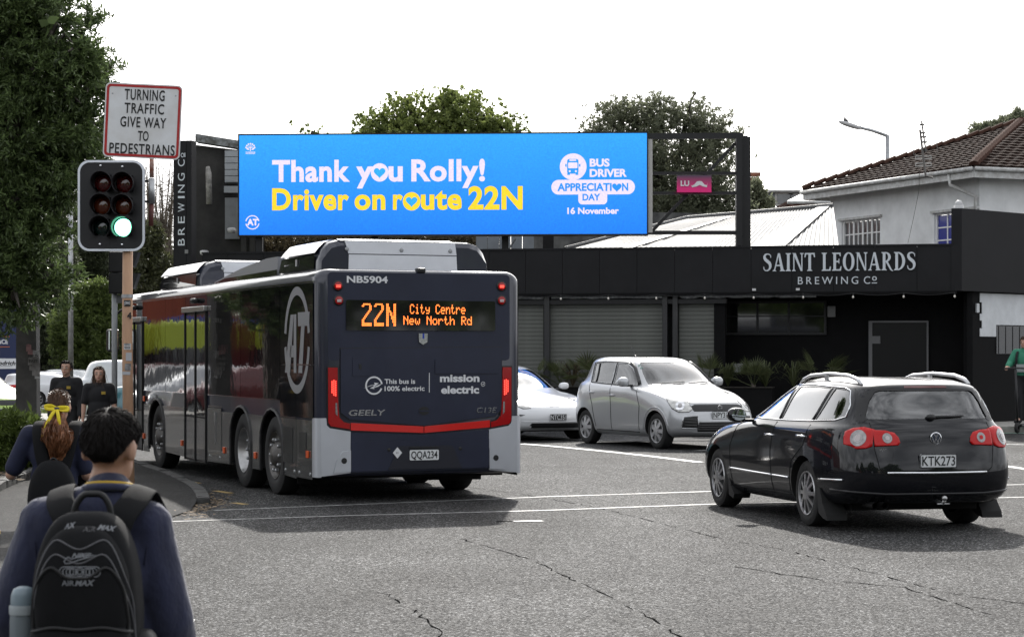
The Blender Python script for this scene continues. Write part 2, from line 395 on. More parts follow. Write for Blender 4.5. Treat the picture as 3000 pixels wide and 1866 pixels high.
# basalt kerb stones, each a block of its own; the last ones are broken
KERB = mat('basalt_kerb', (.045, .045, .044), .8, var=.35, vscale=7, bump=.6, bscale=25)
kroot = tag(link('kerb', None, None, (0, 0, 0)), kind='structure')
def kerbstones(pts, step, w, h, root, gap=.012, z0=-.02):
    acc = [Vector((p[0], p[1], 0)) for p in pts]; cum = [0]
    for a, b in zip(acc[:-1], acc[1:]): cum.append(cum[-1]+(b-a).length)
    def at(s):
        s = min(max(s, 0), cum[-1]-1e-6)
        for i in range(len(acc)-1):
            if s <= cum[i+1]: return acc[i].lerp(acc[i+1], (s-cum[i])/(cum[i+1]-cum[i]))
    s = 0
    while s < cum[-1]-.1:
        e = min(s+step*random.uniform(.85, 1.15), cum[-1]); a, b = at(s), at(e); c = (a+b)/2; d = b-a
        mb = MB(); mb.box((0, 0, 0), (d.length-gap, w, h-z0), b=.018)
        for i, v in enumerate(mb.v): mb.v[i] = tuple(q+random.gauss(0, .004) for q in v)
        o = mb.build('kerb_stone', KERB, root, loc=(c.x, c.y, float(gh(c.x, c.y))+(h+z0)/2+random.uniform(-.006, .003)), rot=(random.gauss(0, .02), 0, math.atan2(d.y, d.x)))
        s = e
kerbstones([(k.x+.07, k.y) for k in kerb[:-1]], .62, .15, .075, kroot)
# garden bed with its stone edging, dark soil and leaf litter
bed = [G(u, v, .06) for u, v in ((-260, 1500), (-60, 1462), (30, 1420), (90, 1400), (118, 1380), (128, 1345), (150, 1310))]
kb2 = tag(link('garden_kerb', None), kind='structure')
kerbstones([(p.x, p.y) for p in bed], .5, .13, .17, kb2)
SOIL = mat('garden_soil', (.04, .033, .026), .95, var=.5, vscale=9, bump=.9, bscale=14, bdist=.05)
sv = [(p.x-.06, p.y+.03, .12) for p in bed]+[(-9, 34, .16), (-16, 34, .16), (-16, 21, .12)]
tag(link('garden_soil', mesh_of('garden_soil', sv, [tuple(range(len(sv)))], [SOIL])), kind='structure')
def litter(name, fn, n, m, smin=.02, smax=.06):
    v = []; f = []
    for _ in range(n):
        p = fn(); a = random.uniform(0, 6.28); s = random.uniform(smin, smax); tl = random.gauss(0, .3)
        c, sn = math.cos(a), math.sin(a); k = len(v)
        for x, y, z in ((-1, 0, 0), (0, -.35, tl*.3), (1, 0, tl), (0, .35, .25)):
            v.append((p[0]+(x*c-y*sn)*s, p[1]+(x*sn+y*c)*s, p[2]+.006+abs(z)*s*.6))
        f.append((k, k+1, k+2, k+3))
    return tag(link(name, mesh_of(name, v, f, [m])), kind='stuff')
LEAFL = mat('dry_leaf', (.20, .14, .08), .8, var=.6, vscale=30)
def l1():
    t = random.random(); a, b = bed[2], bed[5]; p = a.lerp(b, t); return (p.x+random.gauss(-.25, .35), p.y+random.gauss(.1, .5), .13)
tag(litter('leaf_litter', l1, 700, LEAFL), label='dry brown leaves scattered along the garden bed edging', cat='leaf litter')
def l2():
    k = random.choice([(600, 1470), (580, 1490), (620, 1480), (560, 1505), (640, 1468), (600, 1455)]); p = G(k[0]+random.gauss(0, 22), k[1]+random.gauss(0, 7)); return tuple(p)
tag(litter('gutter_leaves', l2, 420, LEAFL, .015, .05), label='dry leaves caught in the gutter at the broken kerb end', cat='leaves')
# tactile paving at the very left
tp = thing('tactile_paver', 'small yellow tactile paver at the left edge of the footpath', 'paver', (-4.74, 18.55, .08))
b = MB(); b.box((0, 0, .01), (.3, .3, .03), b=.004)
for ix in range(5):
    for iy in range(5): b.lathe([(.017, 0), (.012, .006), (0, .006)], 8, Matrix.Translation((-.12+ix*.06, -.12+iy*.06, .025)))
b.build('slab', mat('tactile_yellow', (.42, .30, .12), .7, var=.3, vscale=15), tp)
# footpath in front of the building and its kerb
# ------------------------------------------------------------------ the bus
NAVY = mat('bus_navy_paint', (.016, .019, .036), .32, coat=.8, bump=.02, bscale=3, var=.12, vscale=2)
NAVYM = mat('bus_navy_rear', (.020, .024, .046), .40, spec=.35, coat=.15, var=.12, vscale=2)
SILV = mat('bus_silver_paint', (.54, .56, .60), .34, .35, coat=.5, var=.05, vscale=2)
SKIRT = mat('bus_skirt_silver', (.22, .225, .225), .22, .75, coat=.6, var=.14, vscale=1.5, bump=.05, bscale=2.2)
BGLASS = mat('bus_black_glass', (.006, .006, .007), .03, spec=.6, coat=.55, bump=.22, bscale=1.1, bdist=.02)
BGLOSS = mat('bus_black_gloss', (.008, .008, .009), .06, spec=.5, coat=.5, bump=.06, bscale=1.1, bdist=.02)
DECALG = mat('grey_vinyl_film', (.24, .25, .26), .4)
HD = R(22.1); WB = 1.25; BLEN = 10.9; ROOF = 2.66
bus = thing('bus', 'navy and silver electric city bus with route number on its rear display', 'bus', (-2.216+WB*math.cos(HD), 23.5+WB*math.sin(HD), 0), math.pi/2+HD)
X, Y, Z = Vector((1, 0, 0)), Vector((0, 1, 0)), Vector((0, 0, 1))
def sect(x, inset, bot, top, hw, rt=.17, rb=.06):
    pts = []
    hw -= inset; top -= inset*.8; bot += inset*.5
    for i in range(7): a = R(90*i/6); pts.append((x, hw-rt+rt*math.cos(a)-.0, top-rt*.75+rt*.75*math.sin(a)))
    for i in range(7): a = R(90-90*i/6); pts.append((x, -(hw-rt)-rt*math.cos(a), top-rt*.75+rt*.75*math.sin(a)))
    for i in range(3): a = R(180+90*i/2); pts.append((x, -(hw-rb)+rb*math.cos(a), bot+rb+rb*math.sin(a)))
    for i in range(3): a = R(270+90*i/2); pts.append((x, (hw-rb)+rb*math.cos(a), bot+rb+rb*math.sin(a)))
    return pts
b = MB(); secs = []
for x, ins in ((.0, .085), (.012, .055), (.035, .025), (.07, .006), (.12, 0), (.5, 0), (2, 0), (4, 0), (6, 0), (8, 0), (10.4, 0), (10.75, .03), (10.87, .10), (10.9, .2)):
    secs.append(sect(x, ins, .30, ROOF, WB-.004))
n = len(secs[0]); b.v = [p for s_ in secs for p in s_]
for i in range(len(secs)-1):
    for j in range(n): j2 = (j+1) % n; b.f.append((i*n+j, i*n+j2, (i+1)*n+j2, (i+1)*n+j)); b.m.append(0)
b.f += [tuple(range(n)), tuple(range((len(secs)-1)*n, len(secs)*n))[::-1]]; b.m += [0, 0]
body = b.build('body', [NAVY], bus)
AX = [8.18, 3.27, 1.80]; AHW = .52
def archpts(cx, z0=.1, spring=.60, top=1.03, n=10, hw=AHW):
    return [(cx-hw, z0)]+[(cx-hw*math.cos(math.pi*i/n), spring+(top-spring)*math.sin(math.pi*i/n)) for i in range(n+1)]+[(cx+hw, z0)]
c = MB()
for a in AX: c.prism(archpts(a), (0, -1.5, 0), X, Z, (0, 3, 0))
cut = c.build('cut', UNDER); boolcut(body, cut); shade_auto(body.data, 40)
SY = WB+.002
# side (left, towards the pavement)
def sidepanel(name, poly, m, t=.006, y=SY, sgn=1):
    b = MB(); b.prism(poly, (0, sgn*y, 0), X, Z, (0, sgn*t, 0)); return b.build(name, m, bus)
def rect(x0, x1, z0, z1, r=.0): return rrect(x1-x0, z1-z0, r, 4, (x0+x1)/2, (z0+z1)/2) if r else [(x0, z0), (x1, z0), (x1, z1), (x0, z1)]
sidepanel('rear_quarter_panel', rect(.09, 1.44, 1.575, 2.50), BGLOSS)
sidepanel('rear_quarter_panel', rect(.09, .77, .965, 1.565), BGLOSS)
sidepanel('rear_quarter_panel', rect(.78, 1.44, .965, 1.565), BGLOSS)
for a, d in ((1.46, 3.28), (3.29, 5.06), (6.34, 7.60), (7.61, 9.12)):
    for sg in (1, -1): sidepanel('window_pane', rect(a, d, 1.155, 2.50, .02), BGLASS, sgn=sg)
sidepanel('window_pane', rect(5.07, 6.33, 2.345, 2.50), BGLASS)
sidepanel('window_pane', rect(5.07, 6.33, 1.155, 2.50), BGLASS, sgn=-1)
sidepanel('window_pane', rect(.09, 1.45, 1.155, 2.50), BGLASS, sgn=-1)
sidepanel('window_pane', rect(9.13, 10.5, 2.25, 2.50), BGLASS)
sidepanel('window_pane', rect(9.13, 10.5, 1.1, 2.50), BGLASS, sgn=-1)
# silver skirt panels between the wheel arches
def arc_side(cx, side_, ztop):
    pts = [(cx+side_*AHW, .27)]
    for i in range(9):
        a = math.pi/2*i/8; x = cx+side_*AHW*math.cos(a); z = .60+.43*math.sin(a)
        if z > ztop: break
        pts.append((x, z))
    return pts
def skirt(x0, x1, a0=None, a1=None, top=.94):
    Lp = arc_side(a0, 1, top) if a0 else [(x0, .25)]
    Rp = arc_side(a1, -1, top) if a1 else [(x1, .25)]
    lt = (Lp[-1][0], top) if not a0 else (Lp[-1][0]-.02, top)
    rt = (Rp[-1][0], top) if not a1 else (Rp[-1][0]+.02, top)
    return Lp+[lt, rt]+Rp[::-1]
for sg in (1, -1):
    for args in ((.76, 1.28, None, AX[2]), (0, 0, AX[2], AX[1]), (0, 5.06, AX[1], None), (6.34, 0, None, AX[0])):
        if args[0] == .76: poly = [(.76, .25)]+[(.76, .94)]+[(AX[2]-.38, .94)]+arc_side(AX[2], -1, .94)[::-1]
        else: poly = skirt(*args)
        sidepanel('skirt_panel', poly, SKIRT, .008, sgn=sg)
    sidepanel('skirt_panel', rect(.12, .745, .27, .94), SKIRT, .008, sgn=sg)
    sidepanel('skirt_panel', [(AX[0]+AHW, .22), (9.1, .22), (9.1, .94), (AX[0]+.30, .94)]+arc_side(AX[0], 1, .94)[::-1][:-1], SKIRT, .008, sgn=sg)
sidepanel('skirt_panel', rect(5.07, 6.33, .25, 1.15), SKIRT, .006, sgn=-1)
for a in AX:   # rubber lips round the arches
    b = MB(); b.tube([(x, SY+.006, z) for x, z in archpts(a, .27)], .022, 6); b.build('arch_trim', BLACK, bus)
# trim lines
for z, x0, x1, t in ((1.15, 1.46, 9.1, .010), (2.515, .08, 10.6, .012)):
    b = MB(); b.box(((x0+x1)/2, SY+.004, z), (x1-x0, .014, t)); b.build('trim_strip', CHROME, bus)
for x0, x1, z in ((.78, 1.42, .955), (.16, .74, 1.572), (4.24, 4.98, 1.0)):
    b = MB(); b.box(((x0+x1)/2, SY+.010, z), (x1-x0, .008, .012)); b.build('trim_strip', CHROME, bus)
# charging flap and vents with their slats
fl = sidepanel('service_flap', rect(4.26, 5.0, .42, .98, .01), SKIRT, .006, SY+.009)
b = MB(); b.box((4.55, SY+.020, .86), (.05, .02, .13)); b.box((4.55, SY+.02, .66), (.02, .01, .3)); b.build('handle', mat('latch_grey', (.3, .3, .3), .4, .6), fl)
for x0, x1, z0, z1, ns in ((.88, 1.27, .42, .84, 12), (.33, .60, .50, .80, 9)):
    v = sidepanel('air_vent', rect(x0, x1, z0, z1), BLACK, .003, SY+.009)
    mb = MB(); w = (x1-x0)/ns; mb.box((0, 0, 0), (w*.55, .012, z1-z0)); me = None
    for i in range(ns):
        o = mb.build('slat', SKIRT, v) if me is None else link('slat', me, v)
        me = o.data; o.location = (x0+w*(i+.5), SY+.014, (z0+z1)/2)
for x, z in ((6.52, .44), (4.10, .44), (2.54, .44), (.26, .55), (9.04, 1.02), (9.06, .45)):
    b = MB(); b.box((x, SY+.018, z), (.085, .02, .085), b=.012); b.build('side_reflector', ORANGE, bus)
for x in (.18, .62, .82, 1.2, 4.35, 4.9):
    b = MB(); b.lathe([(.02, 0), (.016, .008), (0, .01)], 10, Matrix.Translation((x, SY+.008, .33)) @ Matrix.Rotation(-math.pi/2, 4, 'X')); b.build('bolt', STEEL, bus)
# doors
def door(x0, x1, z0, z1):
    d = sidepanel('door', rect(x0, x1, z0, z1), BLACK, .004)
    w = (x1-x0)/2
    for i in range(2):
        a = x0+i*w+.03; e = x0+(i+1)*w-.03
        b = MB(); b.prism(rect(a, e, z0+.62, z1-.04), (0, SY+.005, 0), X, Z, (0, .006, 0)); b.build('door_glass', BGLASS, d)
        b = MB(); b.prism(rect(a, e, z0+.03, z0+.60), (0, SY+.005, 0), X, Z, (0, .006, 0)); b.build('door_panel', mat('door_grey', (.10, .10, .105), .2, .5, coat=.6), d)
    for xx in (x0, (x0+x1)/2, x1):
        b = MB(); b.box((xx, SY+.014, (z0+z1)/2), (.026, .024, z1-z0)); b.build('door_seal', BLACK, d)
    b = MB(); b.box(((x0+x1)/2, SY+.03, z1+.035), (x1-x0+.10, .06, .075), b=.012); b.build('rain_gutter', mat('gutter_alu', (.5, .5, .5), .3, .8), d)
door(5.10, 6.32, .22, 2.28); door(9.16, 10.36, .22, 2.20)
for x, z in ((5.62, 2.43), (9.63, 2.42)):
    b = MB(); b.box((x, SY+.05, z), (.16, .10, .07), b=.03); b.box((x+.07, SY+.03, z+.01), (.05, .05, .06), b=.015); b.build('side_camera', BLACK, bus)
# mirror on its arm at the front
b = MB(); b.tube([(10.4, 1.1, 2.42), (10.6, 1.30, 2.40), (10.72, 1.40, 2.3), (10.72, 1.40, 2.1)], .022, 8); mr_ = b.build('mirror_arm', BLACK, bus, True)
b = MB(); b.box((10.72, 1.41, 1.92), (.12, .20, .36), b=.04); mh = b.build('mirror', BLACK, bus)
b = MB(); b.box((10.655, 1.41, 1.92), (.006, .16, .30)); b.build('mirror_glass', mat('mirror_glass', (.6, .65, .68), .04, 1), mh)
# wheels
def bus_wheel(x, y, deep, r=.475, w=.27):
    root = MB(); T = Matrix.Translation((x, y, r)) @ Matrix.Rotation(-math.pi/2 if y > 0 else math.pi/2, 4, 'X')
    root.lathe([(.29, -w), (.40, -w), (.455, -w+.02), (r, -w+.05), (r, -.05), (.462, -.022), (.42, -.004), (.36, .0), (.30, -.012), (.285, -.03)], 40, T)
    t = root.build('wheel', RUBBER, bus, auto=40)
    rm = MB(); prof = [(.288, -.03), (.285, -.012), (.275, -.02), (.262, -.05 if not deep else -.10), (.23, -.06 if not deep else -.135), (.16, -.05 if not deep else -.145), (.14, -.02 if not deep else -.14), (.10, .02 if not deep else -.13), (.0, .03 if not deep else -.125)]
    rm.lathe(prof, 40, T); rm.build('rim', mat('bus_rim_' + ('bright' if deep else 'dark'), (.42, .42, .42) if deep else (.12, .115, .11), .35 if deep else .5, .8, var=.2, vscale=9), t, auto=50)
    bl = MB(); zz = -.045 if not deep else -.14
    for i in range(10):
        a = 2*math.pi*i/10; bl.lathe([(.022, 0), (.022, .04), (.012, .05), (0, .05)], 8, T @ Matrix.Translation((.19*math.cos(a), .19*math.sin(a), zz)))
    tag(bl.build('wheel_nuts', STEEL, t), kind='stuff')
for y in (1.235, -1.235): bus_wheel(AX[0], y, False); bus_wheel(AX[1], y, True); bus_wheel(AX[2], y, False)
b = MB(); b.box((5, 0, .42), (9.6, 2.2, .30)); b.box((.95, -.55, .30), (.25, .5, .22)); b.build('underframe', UNDER, bus)
for y in (.95, -.95):
    b = MB(); b.box((1.05, y, .30), (.012, .42, .26)); b.build('mud_flap', RUBBER, bus)
# roof pods
POD = mat('pod_black_gloss', (.012, .012, .013), .12, coat=.8, bump=.05, bscale=2)
WHT = mat('pod_white', (.80, .82, .86), .4, var=.05, vscale=3)
def pod(x0, x1):
    def ring(x, dz, dy):
        hw = 1.06-dy; z0 = ROOF-.06; z1 = 3.02-dz
        return [(x, hw, z0), (x, hw-.01, z0+.17), (x, hw-.06, z1-.11), (x, hw-.13, z1-.03), (x, hw-.24, z1), (x, 0, z1+.012), (x, -hw+.24, z1), (x, -hw+.13, z1-.03), (x, -hw+.06, z1-.11), (x, -hw+.01, z0+.17), (x, -hw, z0)]
    b = MB(); sx = [(x0, .07, .03), (x0+.05, .012, .008), (x0+.12, 0, 0), ((x0+x1)/2, 0, 0), (x1-.35, 0, 0), (x1-.14, .03, .01), (x1-.03, .12, .03), (x1, .22, .05)]
    rs = [ring(*s_) for s_ in sx]; n = 11; b.v = [p for r_ in rs for p in r_]
    for i in range(len(rs)-1):
        for j in range(n-1): b.f.append((i*n+j, i*n+j+1, (i+1)*n+j+1, (i+1)*n+j)); b.m.append(0)
    b.f += [tuple(range(n)), tuple(range((len(rs)-1)*n, len(rs)*n))[::-1]]; b.m += [0, 0]
    o = b.build('roof_pod', NAVY, bus, auto=35)
    # black gloss side skin, white rear plate, bolts
    for sg in (1, -1):
        b = MB(); q = []
        for x, z, y in ((x0+.16, ROOF+.02, 1.062), (x1-.10, ROOF+.02, 1.055), (x1-.16, ROOF+.19, 1.03), (x0+.16, ROOF+.19, 1.052)): q.append((x, sg*(y+.006), z))
        b.add(q, [(0, 1, 2, 3)]); b.build('side_cover', POD, o)
        b = MB(); q = []
        for x in (x0+.15, x1-.2):
            for y, z in ((1.055, ROOF+.205), (1.008, 2.925), (.935, 2.998), (.83, 3.026)): q.append((x, sg*(y+.006), z+.004))
        b.add(q, [(0, 1, 5, 4), (1, 2, 6, 5), (2, 3, 7, 6)]); b.build('side_cover', POD, o, True)
    b = MB(); b.prism([(-.64, .20), (.70, .20), (.74, .345), (-.62, .345)], (x0+.024, 0, ROOF), Y, Z, (-.034, 0, .0)); b.build('rear_cover', WHT, o)
    b = MB(); b.add([(x0-.006, .70, ROOF+.0), (x0-.006, -.65, ROOF+.0), (x0-.006, -.64, ROOF+.19), (x0-.006, .695, ROOF+.19)], [(0, 1, 2, 3)]); b.build('rear_cover', WHT, o)
    b = MB(); b.add([(x0+.03, .80, 3.015), (x0+.03, -.60, 3.015), (x0+.14, -.60, 3.036), (x1-.4, -.60, 3.036), (x1-.4, .80, 3.036), (x0+.14, .80, 3.036)], [(0, 1, 2, 3, 4, 5)]); b.build('top_cover', WHT, o)
    for y in (.72, .05, -.56):
        b = MB(); b.lathe([(.026, 0), (.02, .01), (0, .012)], 10, Matrix.Translation((x0-.011, y, ROOF+.25)) @ Matrix.Rotation(-math.pi/2, 4, 'Y')); b.build('bolt', STEEL, o)
    b = MB(); b.box(((x0+x1)/2, 1.065, ROOF+.12), (.07, .004, .08)); b.build('label_plate', mat('label_grey', (.4, .4, .4), .5), o)
pod(.52, 2.32); pod(6.35, 9.0)
b = MB(); prof = [(2.4, ROOF-.05), (2.4, ROOF+.24), (2.9, ROOF+.24), (4.2, ROOF+.16), (5.6, ROOF+.03), (5.75, ROOF-.05)]
b.prism(prof, (0, 1.02, 0), X, Z, (0, -2.04, 0)); fa = b.build('roof_fairing', mat('fairing_grey', (.33, .34, .36), .3, coat=.3), bus)
b = MB(); b.add([(2.4, 1.03, ROOF), (5.7, 1.03, ROOF), (5.0, 1.03, ROOF+.06), (2.4, 1.03, ROOF+.08)], [(0, 1, 2, 3)]); b.build('side_cover', POD, fa)
b = MB(); b.box((4.3, -.45, ROOF+.18), (4.0, 1.0, .34), b=.05); b.build('roof_duct', WHT, bus)
b = MB(); b.ell((9.6, .6, ROOF+.06), (.3, .22, .10), 14, 8); b.build('roof_hatch', WHT, bus, True)
# ---- rear face: local frame with a = distance from the left edge, b = height
def RO(a, z, off=0): return Vector((-off, WB-a, z))
ux, uz = -Y, Z      # along the rear towards the right as seen from behind
def rearplate(name, poly, m, off=0., t=.008, parent=bus):
    b = MB(); b.prism(poly, (-off, WB, 0), ux, uz, (-t, 0, 0)); return b.build(name, m, parent)
def shrink(poly, k=.0):
    cx = sum(p[0] for p in poly)/len(poly); cy = sum(p[1] for p in poly)/len(poly); return [(cx+(p[0]-cx)*(1-k), cy+(p[1]-cy)*(1-k)) for p in poly]
rearplate('rear_panel', rrect(2.22, 1.0, .05, 4, 1.25, 2.12), NAVYM, -.004, .008)
# destination display
ds = rearplate('destination_display', rrect(1.82, .345, .02, 4, 1.265, 2.135), mat('display_glass', (.008, .008, .009), .05, coat=1, spec=.8), .004, .012)
LED = mat('led_amber', (.9, .25, .05), .5, emit=(1, .18, .03), es=2.0)
FONT5 = {'C': '01110100011000010000100001000101110', 'i': '00100000000110000100001000010001110', 't': '01000010001110001000010000100100110', 'y': '00000000001000110001011110000101110',
 'e': '00000000000111010001111111000001110', 'n': '00000000001011011001100011000110001', 'r': '00000000001011011001100001000010000', 'N': '10001110011010110011100011000110001',
 'w': '00000000001000110001101011010101010', 'o': '00000000000111010001100011000101110', 'h': '10000100001011011001100011000110001', 'R': '11110100011000111110101001001010001',
 'd': '00001000010110110011100011000101111', '2': '01110100010000100010001000100011111', ' ': '0'*35}
def dots(s, a0, a1, zt, zb):
    cols = len(s)*6-1; da = (a1-a0)/cols; dz = (zt-zb)/7; b = MB()
    for k, ch in enumerate(s):
        for i, q in enumerate(FONT5[ch]):
            if q == '1':
                cx = a0+(k*6+i % 5+.5)*da; cz = zt-(i//5+.5)*dz
                b.add([RO(cx+x*da*.40, cz+z*dz*.42, .019) for x, z in ((-1, -1), (1, -1), (1, 1), (-1, 1))], [(0, 1, 2, 3)])
    tag(b.build('led_text', LED, ds), kind='stuff')
def bigdots(s, a0, a1, zt, zb, W=8, Hh=13):
    big = {'2': ['.666666.', '66....66', '......66', '......66', '.....66.', '....66..', '...66...', '..66....', '.66.....', '66......', '66......', '66666666', '66666666'],
           'N': ['66....66', '66....66', '666...66', '666...66', '6666..66', '66.66.66', '66.66.66', '66..6666', '66..6666', '66...666', '66...666', '66....66', '66....66']}
    cols = len(s)*(W+2)-2; da = (a1-a0)/cols; dz = (zt-zb)/Hh; b = MB()
    for k, ch in enumerate(s):
        for r_, row in enumerate(big[ch]):
            for c_, q in enumerate(row):
                if q == '6':
                    cx = a0+(k*(W+2)+c_+.5)*da; cz = zt-(r_+.5)*dz
                    b.add([RO(cx+x*da*.38, cz+z*dz*.38, .019) for x, z in ((-1, -1), (1, -1), (1, 1), (-1, 1))], [(0, 1, 2, 3)])
    tag(b.build('led_text', LED, ds), kind='stuff')
bigdots('22N', .54, .95, 2.27, 2.01); dots('City Centre', 1.12, 1.80, 2.265, 2.155); dots('New North Rd', 1.04, 1.88, 2.13, 2.03)
# round lamps
for a, z, lit in ((.26, 2.465, 1), (.27, 2.30, 0), (2.255, 2.485, 1), (2.255, 2.32, 0)):
    b = MB(); T = Matrix.Translation(RO(a, z)) @ Matrix.Rotation(-math.pi/2, 4, 'Y')
    b.lathe([(.062, 0), (.062, .012), (.05, .02), (.048, .012)], 20, T); lm = b.build('round_lamp', BLACK, bus, auto=40)
    b = MB(); b.lathe([(.048, .008), (.046, .02), (.03, .024), (0, .026)], 20, T); b.build('lamp_lens', REDLENS, lm, auto=60)
    b = MB()
    for k in (-.012, .004): b.box(RO(a, z+k, .027), (.004, .05, .010))
    tag(b.build('lamp_light', REDLIT if lit else mat('lamp_white', (.75, .7, .7), .3), lm), kind='stuff')
# engine hatch with its outline gap
hp = [(.29, 1.755), (2.255, 1.775), (2.255, 1.05), (2.17, .97), (1.29, .87), (.40, .95), (.29, 1.03)]
rearplate('hatch_gap', [(p[0]+(.008 if p[0] > 1.3 else -.008), p[1]+(.008 if p[1] > 1.3 else -.008)) for p in hp], BLACK, .003, .004)
hatch = rearplate('rear_hatch', hp, NAVYM, .004, .014)
rearplate('lock_flap', rrect(.22, .21, .012, 3, .54, 1.55), NAVYM, .018, .006, hatch); rearplate('lock', rrect(.03, .06, .006, 2, .52, 1.55), BLACK, .025, .004, hatch)
rearplate('plate_bracket', rrect(.78, .165, .008, 3, 1.815, 1.55), NAVYM, .018, .010, hatch)
rearplate('grip_recess', circ(.065, 20, 1.29, 1.04, .05), BLACK, .018, .003, hatch); b = MB(); b.box(RO(1.29, 1.04, .024), (.008, .12, .016)); b.build('grip', NAVYM, hatch)
for s_, a, z, cap, w, bd, sh in (('This bus is', .812, 1.355, .052, .37, .022, 0), ('100% electric', .812, 1.273, .052, .485, .022, 0), ('mission', 1.485, 1.375, .082, .49, .038, 0), ('electric', 1.50, 1.24, .082, .47, .038, 0)):
    lettering(s_, hatch, VINYL, RO(a, z, .018), ux, uz, cap, w, bd, sh)
b = MB(); b.box(RO(1.355, 1.365, .020), (.003, .008, .225)); b.build('divider_mark', VINYL, hatch)
def bolt_e(a, z, r):     # ring broken by a lightning bar
    b = MB()
    ar = [(math.cos(R(t)), math.sin(R(t))) for t in range(10, 341, 11)]
    for (c0, s0), (c1, s1) in zip(ar[:-1], ar[1:]):
        b.add([RO(a+c0*r, z+s0*r, .021), RO(a+c1*r, z+s1*r, .021), RO(a+c1*r*.82, z+s1*r*.82, .021), RO(a+c0*r*.82, z+s0*r*.82, .021)], [(0, 1, 2, 3)])
    for q in ([(-1.25, -.3), (-.05, .05), (-.1, -.22), (.55, .25), (.0, .32), (.1, .12), (-.4, .02)], [(1.0, .25), (.1, -.12), (.1, .02), (-.45, -.3), (.05, -.38), (0, -.25), (.5, -.12)]):
        b.add([RO(a+p[0]*r, z+p[1]*r, .0215) for p in q], [tuple(range(len(q)))])
    b.build('electric_emblem', VINYL, hatch)
bolt_e(.685, 1.335, .105); bolt_e(2.02, 1.345, .027)
rearplate('badge', [(-.055+1.28, 1.93), (.055+1.28, 1.93), (.05+1.28, 1.83), (1.28, 1.80), (-.05+1.28, 1.83)], CHROME, .004, .02)
rearplate('badge_stripe', rect(1.272, 1.292, 1.87, 1.93), mat('badge_blue', (.02, .05, .4), .3), .024, .003)
lettering('GEELY', hatch, CHROME, RO(.385, .995, .02), ux, uz, .062, .44, .018, .12, 1.0, name='badge_lettering', thick=.004)
lettering('C13E', hatch, CHROME, RO(1.94, 1.01, .02), ux, uz, .062, .25, .008, .12, name='badge_lettering', thick=.004)
lettering('NB5904', bus, VINYL, RO(.365, 2.505, .005), ux, uz, .072, .49, .03)
# L-shaped tail lamps and the light bar
for sgn, base in ((1, 0), (-1, 2.515)):
    def mk(pts): return [(base+sgn*p[0], p[1]) for p in pts]
    o_ = mk([(.125, 1.555), (.265, 1.555), (.275, 1.10), (.285, .98), (.33, .935), (.405, .918), (.405, .828), (.16, .865), (.128, .91)])
    tl = rearplate('tail_lamp', o_, BLACK, .004, .010)
    rearplate('lamp_lens', mk([(.14, 1.54), (.25, 1.54), (.26, 1.10), (.272, .975), (.325, .922), (.395, .905), (.395, .842), (.17, .878), (.142, .92)]), REDLENS, .013, .012, tl)
    b = MB()
    for i in range(9):
        for j in range(3):
            if 0 < i < 8 or j: cx = base+sgn*(.185+j*.021); b.box(RO(cx, 1.40-i*.020-j*.008, .027), (.004, .012, .012))
    tag(b.build('lamp_light', REDLIT, tl), kind='stuff')
    rearplate('reverse_lens', mk([(.225, 1.14), (.245, 1.14), (.25, .99), (.225, 1.02)]), CLEARLENS, .025, .004, tl)
BARL = mat('red_bar_lens', (.30, .012, .012), .15, coat=1, emit=(1, .04, .03), es=.10)
for q in ([(.41, .912), (1.283, .862), (1.283, .788), (.41, .828)], [(1.297, .862), (2.105, .925), (2.105, .842), (1.297, .788)]):
    rearplate('light_bar', q, BARL, .004, .020)
# bumper: silver corners, navy centre with recess and plate
for sgn, base in ((1, 0), (-1, 2.5)):
    def mk(pts): return [(base+sgn*p[0], p[1]) for p in pts]
    cb = rearplate('bumper_corner', mk([(.05, .97), (.118, .97), (.125, .89), (.16, .855), (.405, .815), (.405, .345), (.06, .31)]), SILV, .004, .020)
    rearplate('bumper_inset', mk([(.20, .345), (.245, .50), (.30, .585), (.405, .60), (.405, .36)]), SILV, .024, .014, cb)
    b = MB(); b.lathe([(.034, 0), (.03, .006), (0, .007)], 16, Matrix.Translation(RO(base+sgn*.325, .485, .038)) @ Matrix.Rotation(-math.pi/2, 4, 'Y')); b.build('parking_sensor', BLACK, cb)
    # wrap of the silver round the corner
    b = MB()
    zs = [.30, .97]; prof = [(-.022, WB-.06), (-.015, WB-.025), (.0, WB-.004), (.04, WB+.004), (.118, WB+.006)]
    b.v = [(x, (1 if sgn > 0 else -1)*y, z) for z in zs for x, y in prof]
    for i in range(4): b.f.append((i, i+1, 5+i+1, 5+i)); b.m.append(0)
    b.build('corner_wrap', SILV, cb, True)
cbp = rearplate('bumper_centre', [(.41, .80), (1.29, .765), (2.09, .815), (2.09, .36), (.41, .345)], NAVYM, .004, .018)
rearplate('bumper_step', [(.41, .70), (2.09, .71), (2.09, .375), (.41, .36)], NAVYM, .022, .012, cbp)
rearplate('plate_recess', [(.85, .375), (.97, .615), (1.0, .64), (1.62, .64), (1.65, .615), (1.75, .375)], mat('bus_navy_recess', (.010, .011, .02), .5), .034, .006, cbp)
pl = rearplate('number_plate', rrect(.355, .118, .015, 3, 1.285, .535), WHITEPLATE, .041, .006)
lettering('QQA234', pl, PLATEBLK, RO(1.125, .497, .047), ux, uz, .080, .32, .012)
b = MB(); b.box(RO(1.285, .62, .045), (.02, .36, .012)); b.build('plate_light', BLACK, cbp)
rearplate('ev_diamond', [(.905, .565), (.96, .63), (1.015, .565), (.96, .50)], VINYL, .041, .003, cbp); lettering('EV', cbp, PLATEBLK, RO(.945, .556, .045), ux, uz, .018)
